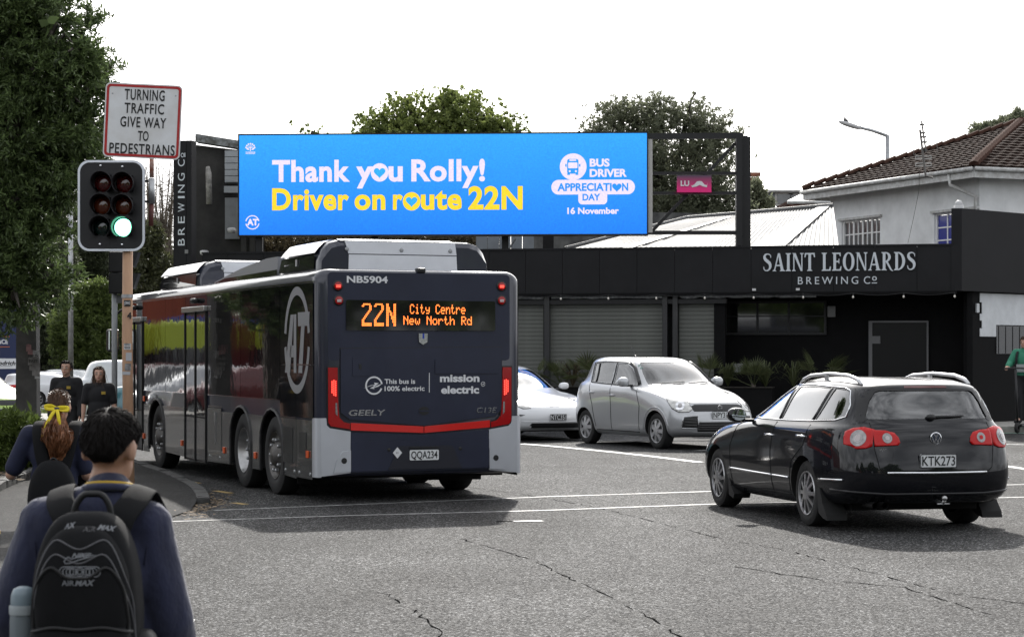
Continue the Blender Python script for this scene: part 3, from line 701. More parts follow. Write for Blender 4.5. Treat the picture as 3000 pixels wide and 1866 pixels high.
for a in (.86, 1.73):
    b = MB(); b.lathe([(.022, 0), (.0, .004)], 12, Matrix.Translation(RO(a, .60, .035)) @ Matrix.Rotation(-math.pi/2, 4, 'Y')); b.build('parking_sensor', BLACK, cbp)
b = MB(); b.box(RO(1.27, 2.655, -.05), (.12, .10, .06), b=.02); b.build('rear_camera', BLACK, bus)
# ring logo with letters on the left side
lg = MB(); cx, cz, ra, rz_ = .72, 1.855, .53, .62
T0 = 214; 
for t0, t1 in ((8, 172), (188, 352)):
    n_ = 40
    for i in range(n_):
        a0, a1 = R(t0+(t1-t0)*i/n_), R(t0+(t1-t0)*(i+1)/n_)
        lg.add([(cx-math.cos(a)*ra*k, SY+.009, cz+math.sin(a)*rz_*k) for a, k in ((a0, 1), (a1, 1), (a1, .84), (a0, .84))], [(0, 1, 2, 3)])
def lp(pts): lg.add([(cx-p[0], SY+.0095, cz+p[1]) for p in pts], [tuple(range(len(pts)))])
lp([(-.50, -.38), (-.26, .30), (-.13, .30), (-.28, -.38)]); lp([(-.13, .30), (-.02, .30), (-.02, -.38), (-.13, -.38)]); lp([(-.30, -.20), (-.12, -.20), (-.12, -.06), (-.28, -.06)])
lp([(.04, .32), (.52, .32), (.50, .16), (.05, .16)]); lp([(.18, .17), (.32, .17), (.22, -.38), (.06, -.38)])
lg.build('ring_logo', DECALG, bus)
lettering('NB5904', bus, VINYL, (8.60, SY+.012, 1.045), -X, Z, .05, .36, .02); 
# ------------------------------------------------------------------ brewery building on the corner
BLKPAINT = mat('black_fascia_paint', (.014, .014, .0155), .6, spec=.2, var=.2, vscale=1.2)
BLKWALL = mat('black_wall_paint', (.0055, .0055, .006), .7, spec=.12, var=.25, vscale=3, bump=.15, bscale=20)
DKSTEEL = mat('dark_steel', (.012, .012, .013), .5, .2, var=.2, vscale=6)
LTR = mat('pale_sign_letters', (.62, .66, .70), .5)
C1 = Vector((9.72, 45.0, 0)); E1 = Vector((-.9755, .22, 0)).normalized(); N1 = Vector((-.22, -.9755, 0)).normalized()  # N1 faces the street
def FA(s, z, out=0): return C1+E1*s+N1*out+Z*z
def FAu(u, z, out=0):
    """distance along the facade of the point under image column u, out metres before the fascia plane"""
    k = (u-CX)/F; c = C1+N1*out; return (c.x-k*c.y)/(k*E1.y-E1.x)
GB = .22   # level of the footpath before the building
brew = thing('brewery_building', 'black single storey brewery with white serif name on its long fascia', 'building', (0, 0, 0))
# footpath and kerb on that side
fpv = [FA(-9, GB-.005, 1.9), FA(30, GB-.005, 2.4), FA(30, GB-.005, -3), FA(-9, GB-.005, -3)]
tag(link('footpath', mesh_of('footpath', fpv, [(0, 1, 2, 3)], [CONC])), kind='structure')
kb3 = tag(link('kerb', None), kind='structure'); random.seed(5)
pts = [FA(-9, 0, 1.98), FA(30, 0, 2.48)]
s_ = 0; tot = (pts[1]-pts[0]).length; mb = MB(); mb.box((0, 0, 0), (1.19, .15, .24), b=.015); kme = None
while s_ < tot:
    c_ = pts[0].lerp(pts[1], (s_+.6)/tot)
    if kme is None: o = mb.build('kerb_stone', CONC, kb3); kme = o.data
    else: o = link('kerb_stone', kme, kb3)
    o.location = (c_.x, c_.y, float(gh(c_.x, c_.y))+.012); o.rotation_euler = (0, 0, math.atan2(E1.y, E1.x)); s_ += 1.2
def fbox(name, s0, s1, z0, z1, o0, o1, m, parent=brew, b=0):
    """box in the facade frame: along the facade s, height z, distance out of the fascia plane"""
    mb = MB(); c = FA((s0+s1)/2, (z0+z1)/2, (o0+o1)/2); mb.box(c, (abs(s1-s0), abs(o1-o0), z1-z0), rz=math.atan2(E1.y, E1.x), b=b)
    return mb.build(name, m, parent)
FT, FB_ = 4.09, 3.08
# fascia panels
x = .12; pw = 0
edges = [.12, .95, 1.85, 2.75, 3.65, 4.55, 5.4, 6.25, 7.1, 7.95, 8.8, 9.65, 10.5, 11.4, 12.3, 13.2, 14.1, 15, 15.9, 16.8, 17.4]
for a, e in zip(edges[:-1], edges[1:]):
    fbox('fascia_panel', a+.004, e-.004, FB_, FT-.03, -.05, random.uniform(-.003, .003), BLKPAINT)
fbox('fascia_backing', .1, 17.42, FB_+.01, FT-.06, -.12, -.04, BLKWALL)
fbox('capping', .10, 17.42, FT-.03, FT+.01, -.16, .02, BLKPAINT)
fbox('soffit', .1, 17.4, FB_-.06, FB_, -1.6, .01, BLKWALL)
# tall corner parapet with a splayed side face
D2 = Vector((.72, .69, 0)).normalized(); PT = 4.86
def parapet():
    b = MB(); t = .12; a = C1+N1*.02; q = [a+E1*.22, a, a+D2*3.4, a+D2*3.4-N1*3.0, a+E1*.22-N1*3.0]
    b.add([p+Z*FB_ for p in q]+[p+Z*PT for p in q], [(i, (i+1) % 5, 5+(i+1) % 5, 5+i) for i in range(5)]+[(4, 3, 2, 1, 0), (5, 6, 7, 8, 9)])
    o = b.build('corner_parapet', BLKPAINT, brew)
    return o
parapet()
# walls behind: body of the building
def wallquad(name, pts, m, parent=brew, t=.12):
    """upright wall slab through ground points with given heights; thickness goes away from the street"""
    (p, z0, z1), (q, z2, z3) = pts; p = Vector((p.x, p.y, 0)); q = Vector((q.x, q.y, 0)); b = MB(); d = Vector((q-p)).normalized(); n = Vector((d.y, -d.x, 0))
    if n.dot(Vector((p.x, p.y, 0))) < 0: n = -n
    A = [p+Z*z0, q+Z*z2, q+Z*z3, p+Z*z1]; b.add(A+[v+n*t for v in A], [(0, 1, 2, 3), (7, 6, 5, 4), (0, 4, 5, 1), (1, 5, 6, 2), (2, 6, 7, 3), (3, 7, 4, 0)])
    return b.build(name, m, parent)
wallquad('wall', ((FA(-.5, 0, -1.5), GB-.1, FB_), (FA(FAu(2094, 0)+.02, 0, -1.5), GB-.1, FB_)), BLKWALL)
wallquad('wall', ((FA(FAu(2094, 0), 0, -.45), GB-.1, FB_), (FA(17.4, 0, -.45), GB-.1, FB_)), BLKWALL)
fbox('wall', FAu(2094, 0)-.06, FAu(2094, 0)+.06, GB-.1, FB_-.06, -1.5, -.30, BLKWALL)
fbox('roof_deck', .2, 17.3, FB_+.02, FB_+.10, -4.5, -.14, BLKWALL)
# splayed right wall: black below, white panel above
sp0 = C1+D2*.25-N1*.25
wallquad('wall', ((sp0, GB-.1, FB_), (sp0+D2*6, GB-.1, FB_)), BLKWALL)
wallquad('wall', ((sp0-D2*.05, GB-.1, FB_), (FA(-.02, 0, -1.55), GB-.1, FB_)), BLKWALL)
WPANEL = mat('white_wall_paint', (.60, .62, .64), .7, var=.08, vscale=4)
dn = Vector((D2.y, -D2.x, 0))
b = MB(); b.prism([(.42, 2.10), (1.05, 2.10), (1.05, 2.36), (6, 2.36), (6, 3.05), (.42, 3.05), (.42, 2.85), (.50, 2.85), (.50, 2.60), (.42, 2.60), (.42, 2.45), (.50, 2.45), (.50, 2.28), (.42, 2.28)], sp0+dn*.004, D2, Z, dn*.015); b.build('white_wall_panel', WPANEL, brew)
# leadlight window in the splayed wall
b = MB(); b.prism(rect(1.07, 2.4, 1.72, 2.34), sp0+dn*.006, D2, Z, dn*.01); ww = b.build('leadlight_window', mat('lead_glass', (.03, .032, .035), .12, coat=.5), brew)
for i in range(5):
    b = MB(); b.box(sp0+D2*(1.15+i*.28)+dn*.02+Z*2.03, (.012, .012, .6), rz=math.atan2(D2.y, D2.x)); b.build('lead_bar', DKSTEEL, ww)
b = MB(); b.box(sp0+D2*.30+dn*.03+Z*2.72, (.10, .05, .20), rz=math.atan2(D2.y, D2.x), b=.012); b.build('junction_box', WPANEL, brew)
# roller shutters made of slats, steel posts, rolled clear blinds, festoon bulbs
SHUT = mat('shutter_slat', (.125, .13, .118), .5, .2, var=.12, vscale=2)
def shutter(s0, s1):
    sh = thing_child('roller_shutter', brew); z = .55; mb = MB(); h = .092; L_ = s1-s0
    mb.prism([(0, 0), (.004, .008), (.006, h*.5), (.004, h-.008), (0, h-.003), (-.012, h-.004), (-.012, 0)], (-L_/2, 0, 0), (0, -1, 0), Z, (L_, 0, 0)); me = None
    while z < FB_-.16:
        if me is None: o = mb.build('slat', SHUT, sh); me = o.data
        else: o = link('slat', me, sh)
        o.location = FA((s0+s1)/2, z, -.30); o.rotation_euler = (0, 0, math.atan2(-E1.y, -E1.x)); z += h
def thing_child(name, parent):
    o = link(name, None, parent); return o

for a, e in ((FAu(2092, 0, -.3), FAu(1990, 0, -.3)), (FAu(1940, 0, -.3), FAu(1613, 0, -.3)), (FAu(1592, 0, -.3), 12.9), (13.1, 17.2)):
    shutter(a, e)
fbox('dark_pier', FAu(2126, 0, -.3), FAu(2093, 0, -.3), GB, FB_-.05, -.36, -.22, BLKWALL)
for s0, w in ((FAu(1986, 0, -.15), .11), (FAu(1956, 0, -.15), .11), (FAu(1611, 0, -.15), .12), (12.95, .12)):
    fbox('steel_post', s0, s0+w, GB, FB_-.02, -.22, -.08, mat('post_paint', (.022, .022, .024), .4, coat=.2))
fbox('lintel_beam', FAu(2126, 0), 17.2, FB_-.24, FB_-.14, -.30, -.12, DKSTEEL)
BLIND = mat('clear_blind_roll', (.16, .165, .17), .18, coat=.6, var=.4, vscale=14, bump=.4, bscale=14, bdist=.02)
for a, e in ((FAu(2390, 0), FAu(1990, 0)), (FAu(1938, 0), FAu(1613, 0)), (FAu(1590, 0), 12.9), (13.1, 17.1)):
    b = MB(); k = int((e-a)/.15); b.tube([FA(a+(e-a)*i/k, FB_-.085+random.gauss(0, .006), -.10) for i in range(k+1)], [.042*random.uniform(.85, 1.12) for _ in range(k+1)], 10); b.build('rolled_blind', BLIND, brew, True)
BULB = mat('bulb_glass', (.8, .75, .68), .1, .2, coat=1)
sw = [(.15+i*1.085) for i in range(16)]
b = MB()
for i in range(len(sw)-1):
    b.tube([FA(sw[i]+(sw[i+1]-sw[i])*t/6, FB_-.035-.05*math.sin(math.pi*t/6), .02) for t in range(7)], .006, 5)
cord = tag(b.build('festoon_string', BLACK), 'string of small bulbs hanging under the black fascia', 'string lights')
bm_ = MB(); bm_.ell((0, 0, 0), (.024, .024, .034), 10, 8); me = None
bh = MB(); bh.box((0, 0, 0), (.028, .028, .05)); hme = None
for s0 in sw:
    o = bm_.build('bulb', BULB, cord, True) if me is None else link('bulb', me, cord); me = o.data; o.location = FA(s0, FB_-.12, .02)
    q = bh.build('socket', BLACK, cord) if hme is None else link('socket', hme, cord); hme = q.data; q.location = FA(s0, FB_-.07, .02)
# dark shop window and framed door right of the shutters
w0_, w1_ = FAu(2415, 0, -1.46), FAu(2128, 0, -1.46)
wn = fbox('shop_window', w0_, w1_, 2.19, 2.88, -1.50, -1.46, mat('shop_glass', (.012, .013, .012), .04, coat=.6, spec=.6))
for s0 in (w0_-.02, w0_+(w1_-w0_)*.36, w0_+(w1_-w0_)*.68, w1_+.02): fbox('window_frame', s0-.025, s0+.025, 2.15, 2.92, -1.47, -1.42, DKSTEEL, wn)
fbox('window_frame', w0_, w1_, 2.15, 2.20, -1.465, -1.43, DKSTEEL, wn); fbox('window_frame', w0_, w1_, 2.87, 2.92, -1.465, -1.43, DKSTEEL, wn); fbox('window_frame', w0_, w1_, 2.56, 2.585, -1.465, -1.44, DKSTEEL, wn)
FRG = mat('grey_door_frame', (.13, .13, .135), .5)
dr = fbox('glass_door', .78, 1.98, GB, 2.42, -1.49, -1.45, mat('door_dark_glass', (.006, .006, .007), .3, spec=.3))
for a, e, z0, z1 in ((1.98, 2.06, GB, 2.46), (.74, .78, GB, 2.46), (.78, 1.98, 2.42, 2.46), (1.80, 1.98, 1.95, 2.12)):
    fbox('door_frame', a, e, z0, z1, -1.48, -1.40, FRG, dr)
fbox('wall_notice', FAu(2177, 0, -1.48), FAu(2150, 0, -1.48), 1.30, 1.50, -1.49, -1.475, mat('paper_notice', (.36, .37, .38), .7)); fbox('wall_notice', FAu(2196, 0, -1.48), FAu(2187, 0, -1.48), 1.37, 1.41, -1.49, -1.475, mat('paper_notice'))
fbox('alarm_box', 2.80, 2.98, 2.55, 2.80, -1.49, -1.40, mat('alarm_grey', (.2, .2, .2), .5), b=.02)
for s0 in (3.52, 4.48):
    fbox('fascia_lamp', s0-.04, s0+.04, FB_+.03, FB_+.08, .0, .05, mat('lamp_white_cap', (.6, .6, .6), .4))
# planter wall with steel edge
fbox('planter_wall', 4.0, 17.3, GB-.1, .98, .25, .95, BLKWALL)
fbox('planter_top', 4.0, 17.3, .98, 1.0, .22, .98, mat('planter_soil', (.02, .017, .014), .95))
# lettering of the fascia: cut serif letters
def serif_text(s, parent, m, o, ux, uz, h, width, off, thick):
    """roman capitals with thick and thin strokes and wedge serifs"""
    def bar(x0, x1): return [[(x0, 0), (x1, 0), (x1, 1), (x0, 1)]]
    def sf(x0, x1, z, d): # serif wedge at height z, pointing d
        e = .07; c = (x0+x1)/2; hw = (x1-x0)/2
        return [[(c-hw-e, z), (c+hw+e, z), (c+hw+e*.9, z+d*.035), (c+hw, z+d*.085), (c-hw, z+d*.085), (c-hw-e*.9, z+d*.035)][::1 if d > 0 else -1]]
    def stroke(pts, ws):
        out = []; P_ = [Vector((p[0], p[1])) for p in pts]
        Lp, Rp = [], []
        for i, p in enumerate(P_):
            t = (P_[min(i+1, len(P_)-1)]-P_[max(i-1, 0)]).normalized(); n = Vector((-t.y, t.x)); Lp.append(p+n*ws[i]/2); Rp.append(p-n*ws[i]/2)
        for i in range(len(P_)-1): out.append([tuple(Lp[i]), tuple(Rp[i]), tuple(Rp[i+1]), tuple(Lp[i+1])])
        return out
    def arc(cx, cy, rx, ry, a0, a1, wmax, wmin, n=14):
        pts = []; ws = []
        for i in range(n+1):
            a = R(a0+(a1-a0)*i/n); pts.append((cx+rx*math.cos(a), cy+ry*math.sin(a))); ws.append(wmin+(wmax-wmin)*abs(math.cos(a))**1.3)
        return stroke(pts, ws)
    S = .135; T = .06; G_ = {}
    G_['I'] = (.30, bar(.085, .085+S)+sf(.085, .085+S, 0, 1)+sf(.085, .085+S, 1, -1))
    G_['L'] = (.50, bar(.085, .085+S)+sf(.085, .085+S, 0, 1)+sf(.085, .085+S, 1, -1)+[[(.2, 0), (.47, 0), (.49, .24), (.44, .24), (.40, .08), (.2, .08)]])
    G_['E'] = (.52, bar(.085, .085+S)+sf(.085, .085+S, 0, 1)+sf(.085, .085+S, 1, -1)+[[(.2, 0), (.47, 0), (.50, .24), (.45, .24), (.40, .08), (.2, .08)], [(.2, .92), (.38, .92), (.41, .80), (.46, .80), (.45, 1), (.2, 1)], [(.2, .47), (.34, .47), (.35, .40), (.39, .40), (.39, .66), (.35, .66), (.34, .55), (.2, .55)]])
    G_['T'] = (.54, bar(.20, .20+S)+sf(.20, .20+S, 0, 1)+[[(.03, .92), (.51, .92), (.51, 1), (.03, 1)], [(.02, 1), (.0, .76), (.05, .76), (.09, .93)], [(.52, 1), (.45, .93), (.49, .76), (.54, .76)]])
    G_['A'] = (.62, [[(.27, 1), (.37, 1), (.58, 0), (.43, 0)], [(.27, 1), (.32, .93), (.115, 0), (.055, 0)], [(.14, .28), (.46, .28), (.45, .36), (.16, .36)]]+sf(.06, .11, 0, 1)+sf(.44, .57, 0, 1))
    G_['N'] = (.62, [[(.08, 0), (.135, 0), (.135, 1), (.08, 1)], [(.49, 0), (.545, 0), (.545, 1), (.49, 1)], [(.06, 1), (.20, 1), (.545, 0), (.46, 0)]]+sf(.08, .135, 0, 1)+sf(.49, .545, 1, -1)+[[(.0, 1), (.1, 1), (.1, .95)]])
    G_['O'] = (.62, arc(.31, .5, .225, .48, 0, 360, S*1.05, T, 40))
    G_['D'] = (.60, bar(.085, .085+S)+sf(.085, .085+S, 0, 1)+sf(.085, .085+S, 1, -1)+arc(.20, .5, .305, .467, -90, 90, S*1.1, T, 24))
    G_['R'] = (.60, bar(.085, .085+S)+sf(.085, .085+S, 0, 1)+sf(.085, .085+S, 1, -1)+arc(.22, .73, .20, .238, -90, 90, S, T, 18)+[[(.20, .52), (.33, .50), (.55, .02), (.62, -.03), (.56, -.05), (.46, .02)]])
    G_['S'] = (.50, stroke([(.43, .75), (.42, .88), (.34, .95), (.25, .965), (.155, .93), (.11, .84), (.115, .74), (.17, .64), (.26, .56), (.35, .47), (.40, .37), (.405, .24), (.36, .11), (.26, .035), (.16, .04), (.085, .12), (.07, .26)], [.03, .05, .06, .07, .09, .12, .14, .16, .17, .16, .14, .12, .09, .07, .06, .05, .03]))
    G_[' '] = (.26, [])
    tot = sum(G_[c][0] for c in s)+.03*len(s); kx = width/tot; x = 0; n = Vector(ux).cross(Vector(uz)); ux, uz = Vector(ux), Vector(uz)
    for c in s:
        w, polys = G_[c]
        if polys:
            b = MB()
            for k, q in enumerate(polys):
                b.prism([((x+p[0])*kx, p[1]*h) for p in q], Vector(o)+n*(off-thick), ux, uz, n*(thick+.0004*k))
            b.build('letter', m, parent)
        x += w+.03
UXF = -E1
sA, sB = FAu(2234, 0), FAu(2686, 0)
o_ = FA(sA, 3.535, .006); kx_ = sA-sB
serif_text('SAINT LEONARDS', brew, LTR, o_, UXF, Z, .395, kx_, .03, .028)
sA, sB = FAu(2338, 0), FAu(2517, 0)
lettering('BREWING', brew, LTR, FA(sA, 3.245, .006), UXF, Z, .16, sA-sB-.02, .0, 0, 1.45, .02, thick=.018)
sA, sB = FAu(2531, 0), FAu(2552, 0); lettering('C', brew, LTR, FA(sA, 3.245, .006), UXF, Z, .16, sA-sB-.02, .0, 0, 1, .02, thick=.018)
sA, sB = FAu(2555, 0), FAu(2569, 0); lettering('o', brew, LTR, FA(sA, 3.315, .006), UXF, Z, .135, sA-sB, .01, 0, 1, .02, thick=.018)
b = MB(); b.box(FA((sA+sB)/2, 3.262, .02), (sA-sB+.01, .02, .018), rz=math.atan2(E1.y, E1.x)); b.build('letter', LTR, brew)
# ---------------------------------------------------------------- upright name board at the far end
pyl = thing('name_board', 'tall black upright board with white letters reading up its side', 'sign', (0, 0, 0))
sP0, sP1 = FAu(569, 0), FAu(516, 0)
b = MB(); c = FA((sP0+sP1)/2, (3.6+6.71)/2, .02); b.box(c, (sP1-sP0, .30, 6.71-3.6), rz=math.atan2(E1.y, E1.x)); b.build('board', BLKPAINT, pyl)
b = MB(); b.box(FA(sP0+.13, 5.15, .0), (.012, .345, 3.1), rz=math.atan2(E1.y, E1.x)); b.build('joint_strip', BLKWALL, pyl)
zv = lambda v: 1.67+(1043-v)/F*48.85
for ch, v0, v1 in (('B', 720, 700), ('R', 689, 667), ('E', 655, 635), ('W', 622, 596), ('I', 582, 576), ('N', 566, 543), ('G', 531, 509), ('C', 489, 469), ('o', 463, 450)):
    lettering(ch, pyl, LTR, FA(sP1-.285 if ch != 'o' else sP1-.27, zv(v0), .18), Z, E1, .165 if ch != 'o' else .12, zv(v1)-zv(v0), .0, 0, 1, .004, name='letter')
b = MB(); b.box(FA(sP1-.29, zv(456), .182), (.02, .004, .10), rz=math.atan2(E1.y, E1.x)); b.build('letter', LTR, pyl)
b = MB(); b.box(FA(sP1-.33, zv(738), .18), (.08, .02, .09), rz=math.atan2(E1.y, E1.x)); b.build('wall_plate', mat('alarm_grey'), pyl)
# ---------------------------------------------------------------- older dark building behind the name board
OLD = mat('old_render', (.022, .021, .021), .8, var=.5, vscale=1.3, bump=.3, bscale=12, c2=(.045, .043, .04))
old = thing('old_building', 'tall dark rendered building with louvred windows behind the upright board', 'building')
dO = 50.6
def PO(u, z, d=dO): return Vector(((u-CX)/F*d, d, z))
wallquad('wall', ((PO(540, 0), 0, 6.83), (PO(700, 0, 50.9), 0, 6.70)), OLD, old, .2)
wallquad('wall', ((PO(697, 0, 50.9), 0, 4.9), (PO(775, 0, 51), 0, 4.9)), OLD, old, .2)
for u in (715, 740, 762):
    b = MB(); b.box(PO(u, 4.0, 50.7), (.13, .14, 2.0)); b.build('pilaster', OLD, old)
CAPG = mat('lichen_capping', (.34, .36, .37), .7, c2=(.08, .08, .07), vscale=7, detail=8)
b = MB(); a, e = PO(572, 6.86, 50.4), PO(702, 6.72, 50.7); dd = (e-a)
b.add([a, e, e+Z*.19, a+Z*.19, a+Vector((0, .5, 0)), e+Vector((0, .5, 0)), e+Vector((0, .5, .19)), a+Vector((0, .5, .19))], [(0, 1, 2, 3), (7, 6, 5, 4), (0, 4, 5, 1), (3, 2, 6, 7), (1, 5, 6, 2), (0, 3, 7, 4)]); b.build('capping', CAPG, old)
lw = MB(); p0, p1 = PO(660, 5.88, 50.75), PO(703, 5.88, 50.8); lw.box(((p0.x+p1.x)/2, 50.75, 6.28), (p1.x-p0.x, .08, .82)); lvr = lw.build('louvre_window', mat('louvre_back', (.12, .125, .13), .5), old)
GRYW = mat('grey_louvre', (.34, .36, .38), .4, var=.1, vscale=5)
for i in range(5):
    b = MB(); b.box(((p0.x+p1.x)/2, 50.66, 5.97+i*.155), (p1.x-p0.x, .012, .14)); o = b.build('slat', GRYW, lvr); 
b = MB(); b.box(((p0.x+p1.x)/2, 50.72, 5.02), (p1.x-p0.x, .06, 1.0)); b.build('window_panel', mat('grey_panel', (.20, .21, .22), .45, var=.15, vscale=3), old)
b = MB(); b.box(((p0.x+p1.x)/2, 50.68, 5.72), (p1.x-p0.x+.03, .10, .16)); b.build('window_sill', GRYW, old)
b = MB(); b.tube([PO(609, 6.25, 50.5), PO(611, 6.1, 50.45), PO(613, 5.35, 50.45)], [.05, .075, .075], 10); b.build('old_lamp', mat('grubby_pale', (.3, .29, .27), .7, var=.4, vscale=9), old, True)
for u, v in ((592, 740), (672, 674)):
    p = P(u, v, 50.3); b = MB(); b.tube([p+Vector((-.05, .1, .03)), p, p+Vector((.13, -.1, -.02))], [.02, .06, .07], 12); b.build('security_camera', mat('camera_white', (.5, .5, .5), .4), old, True)
# ---------------------------------------------------------------- LED billboard
bb = thing('billboard', 'wide bright blue digital billboard with white and yellow thank you message', 'billboard', (0, 0, 0))
DB0, DB1 = 48.75, 48.25     # depth at left and right end
A_, B_ = P(701, 540, DB0), P(1895, 540, DB1); UXB = Vector((B_.x-A_.x, B_.y-A_.y, 0)).normalized(); BW = Vector((B_.x-A_.x, B_.y-A_.y, 0)).length; NB = UXB.cross(Z)
zt, zb = 1.67+(1043-394)/F*48.5, 1.67+(1043-687)/F*48.5; BH = zt-zb
BO = Vector((A_.x, A_.y, zb))
def bbp(u, v): return ((u-701)/1194*BW, (687-v)/293*BH)   # screen picture coordinates to board metres
def screenmat(name, col, es, grad=None, noise=.16):
    m = bpy.data.materials.new(name); m.use_nodes = True; t = m.node_tree; b = t.nodes['Principled BSDF']; b.inputs['Base Color'].default_value = (.01, .01, .012, 1); b.inputs['Roughness'].default_value = .6
    tc = t.nodes.new('ShaderNodeTexCoord'); n = t.nodes.new('ShaderNodeTexNoise'); n.inputs['Scale'].default_value = 26; n.inputs['Detail'].default_value = 2; t.links.new(tc.outputs['Object'], n.inputs['Vector'])
    r_ = t.nodes.new('ShaderNodeMapRange'); r_.inputs[1].default_value = .3; r_.inputs[2].default_value = .7; r_.inputs[3].default_value = es*(1-noise); r_.inputs[4].default_value = es*(1+noise); t.links.new(n.outputs[0], r_.inputs[0])
    t.links.new(r_.outputs[0], b.inputs['Emission Strength']); b.inputs['Emission Color'].default_value = (*col, 1)
    if grad:
        sx = t.nodes.new('ShaderNodeSeparateXYZ'); t.links.new(tc.outputs['Object'], sx.inputs[0]); q = t.nodes.new('ShaderNodeMapRange'); q.inputs[1].default_value = zb; q.inputs[2].default_value = zt; t.links.new(sx.outputs[2], q.inputs[0])
        cr_ = t.nodes.new('ShaderNodeValToRGB'); cr_.color_ramp.elements[0].color = (*grad[0], 1); cr_.color_ramp.elements[1].color = (*grad[1], 1); t.links.new(q.outputs[0], cr_.inputs[0]); t.links.new(cr_.outputs[0], b.inputs['Emission Color'])
    return m
ES = .75
SBLUE = screenmat('screen_blue', lin((18, 125, 245)), ES, (lin((14, 122, 240)), lin((40, 158, 252))), .10)
SHEART = screenmat('screen_heart_blue', lin((40, 165, 235)), ES)
SWHITE = screenmat('screen_white', lin((226, 215, 248)), ES, noise=.08); SYEL = screenmat('screen_yellow', lin((246, 208, 36)), ES, noise=.12)
b = MB(); b.prism([(-.03, -.035), (BW+.03, -.035), (BW+.03, BH+.035), (-.03, BH+.035)], BO+NB*(-.02), UXB, Z, -NB*.28); b.build('cabinet', DKSTEEL, bb)
b = MB(); b.ringprism([(-.03, -.035), (BW+.03, -.035), (BW+.03, BH+.035), (-.03, BH+.035)], [(0, 0), (BW, 0), (BW, BH), (0, BH)], BO-NB*.02, UXB, Z, NB*.035); b.build('bezel', DKSTEEL, bb)
scr = flat([(0, 0), (BW, 0), (BW, BH), (0, BH)], bb, SBLUE, BO, UXB, Z, 'screen', .0)
def stext(s, u0, u1, vb, vcap, m, bold, space=1., off=.004):
    x, z = bbp(u0, vb); x1, _ = bbp(u1, vb); cap = (vb-vcap)/293*BH
    lettering(s, scr, m, BO+UXB*x+Z*z, UXB, Z, cap, x1-x, bold, 0, space, off)
def sflat(pts, m, off=.004, name='screen_mark'):
    return flat([bbp(*p) for p in pts], scr, m, BO, UXB, Z, name, off)
stext('Thank', 798, 1028, 529, 470, SWHITE, .034, 1.06); stext('y', 1046, 1096, 529, 470, SWHITE, .034, 1.06); stext('u', 1141, 1183, 529, 470, SWHITE, .034, 1.06); stext('Rolly!', 1208, 1424, 529, 470, SWHITE, .034, 1.06)
stext('Driver', 798, 1025, 612, 553, SYEL, .034, 1.06); stext('on', 1041, 1132, 612, 553, SYEL, .034, 1.06); stext('r', 1154, 1183, 612, 553, SYEL, .034, 1.06); stext('ute', 1236, 1356, 612, 553, SYEL, .034, 1.06); stext('22N', 1375, 1534, 612, 550, SYEL, .036, 1.06)
def heart(cx, cy, r): return [(cx+r*.0625*16*math.sin(t)**3, cy-r*.0625*(13*math.cos(t)-5*math.cos(2*t)-2*math.cos(3*t)-math.cos(4*t))) for t in [2*math.pi*i/32 for i in range(32)]]
for cx, cy, m in ((1115, 505, SWHITE), (1209, 590, SYEL)):
    sflat(circ(26, 32, cx, cy, 27)[::-1], m, .004); sflat(heart(cx, cy, 17)[::-1], SHEART, .008)
# emblem of the flowering tree, ring logo, campaign badge
for k in range(7):
    a = R(90+(k-3)*27); c0 = (734+math.cos(a)*13, 432-math.sin(a)*13)
    sflat(circ(2.6, 8, *c0)[::-1], SWHITE); q = Vector((math.sin(a), math.cos(a)))*.5
    sflat([(734-q.x, 432+q.y*-1), (734+q.x, 432+q.y), (c0[0]+q.x, c0[1]+q.y), (c0[0]-q.x, c0[1]-q.y)][::-1], SWHITE, .0045)
for k in (-1, 1): sflat([(734+k*2, 437), (734+k*8, 431), (734+k*13, 433), (734+k*8, 437)][::k], SWHITE, .005)
sflat(rect(733, 735, 432, 441)[::-1], SWHITE, .005)
for k in range(3):
    for j in range(6): x0_ = 720+j*4.7; z0_ = 442+k*2.6; sflat([(x0_, z0_+(j % 2)), (x0_+4.7, z0_+((j+1) % 2)), (x0_+4.7, z0_+1.2+((j+1) % 2)), (x0_, z0_+1.2+(j % 2))][::-1], SWHITE, .005)
for a0, a1 in ((12, 170), (192, 350)):
    for i in range(16):
        t0, t1 = R(a0+(a1-a0)*i/16), R(a0+(a1-a0)*(i+1)/16)
        sflat([(740+math.cos(t)*r_, 650-math.sin(t)*r_) for t, r_ in ((t0, 21), (t1, 21), (t1, 18), (t0, 18))], SWHITE)
stext('AT', 724, 757, 658, 641, SWHITE, .05)
sflat(circ(39, 40, 1681, 491)[::-1], SWHITE); sflat(rrect(243, 43, 21, 8, 1739, 550.5)[::-1], SWHITE, .0045); sflat(rrect(84, 40, 12, 6, 1738, 581)[::-1], SWHITE, .0042)
stext('BUS', 1729, 1787, 490, 469, SWHITE, .04); stext('DRIVER', 1729, 1837, 520, 499, SWHITE, .04)
stext('APPRECIATI', 1635, 1793, 561, 540, SBLUE, .035, off=.009); stext('N', 1823, 1841, 561, 540, SBLUE, .035, off=.009); sflat(heart(1808, 551, 14)[::-1], SBLUE, .009)
stext('DAY', 1708, 1760, 589, 571, SBLUE, .035, off=.009); stext('16 November', 1664, 1814, 628, 611, SWHITE, .035)
sflat(rrect(33, 43, 6, 4, 1680, 490)[::-1], SBLUE, .008); sflat(rrect(27, 17, 3, 3, 1680, 487)[::-1], SWHITE, .010); sflat(rrect(20, 4, 1, 2, 1680, 472)[::-1], SWHITE, .010)
for k in (-1, 1):
    sflat(circ(3, 10, 1680+k*9, 504)[::-1], SWHITE, .010); sflat(rect(1680+k*20-2, 1680+k*20+2, 483, 491)[::-1], SBLUE, .008); sflat(rect(1680+k*12-4, 1680+k*12+4, 509, 515)[::-1], SBLUE, .008)
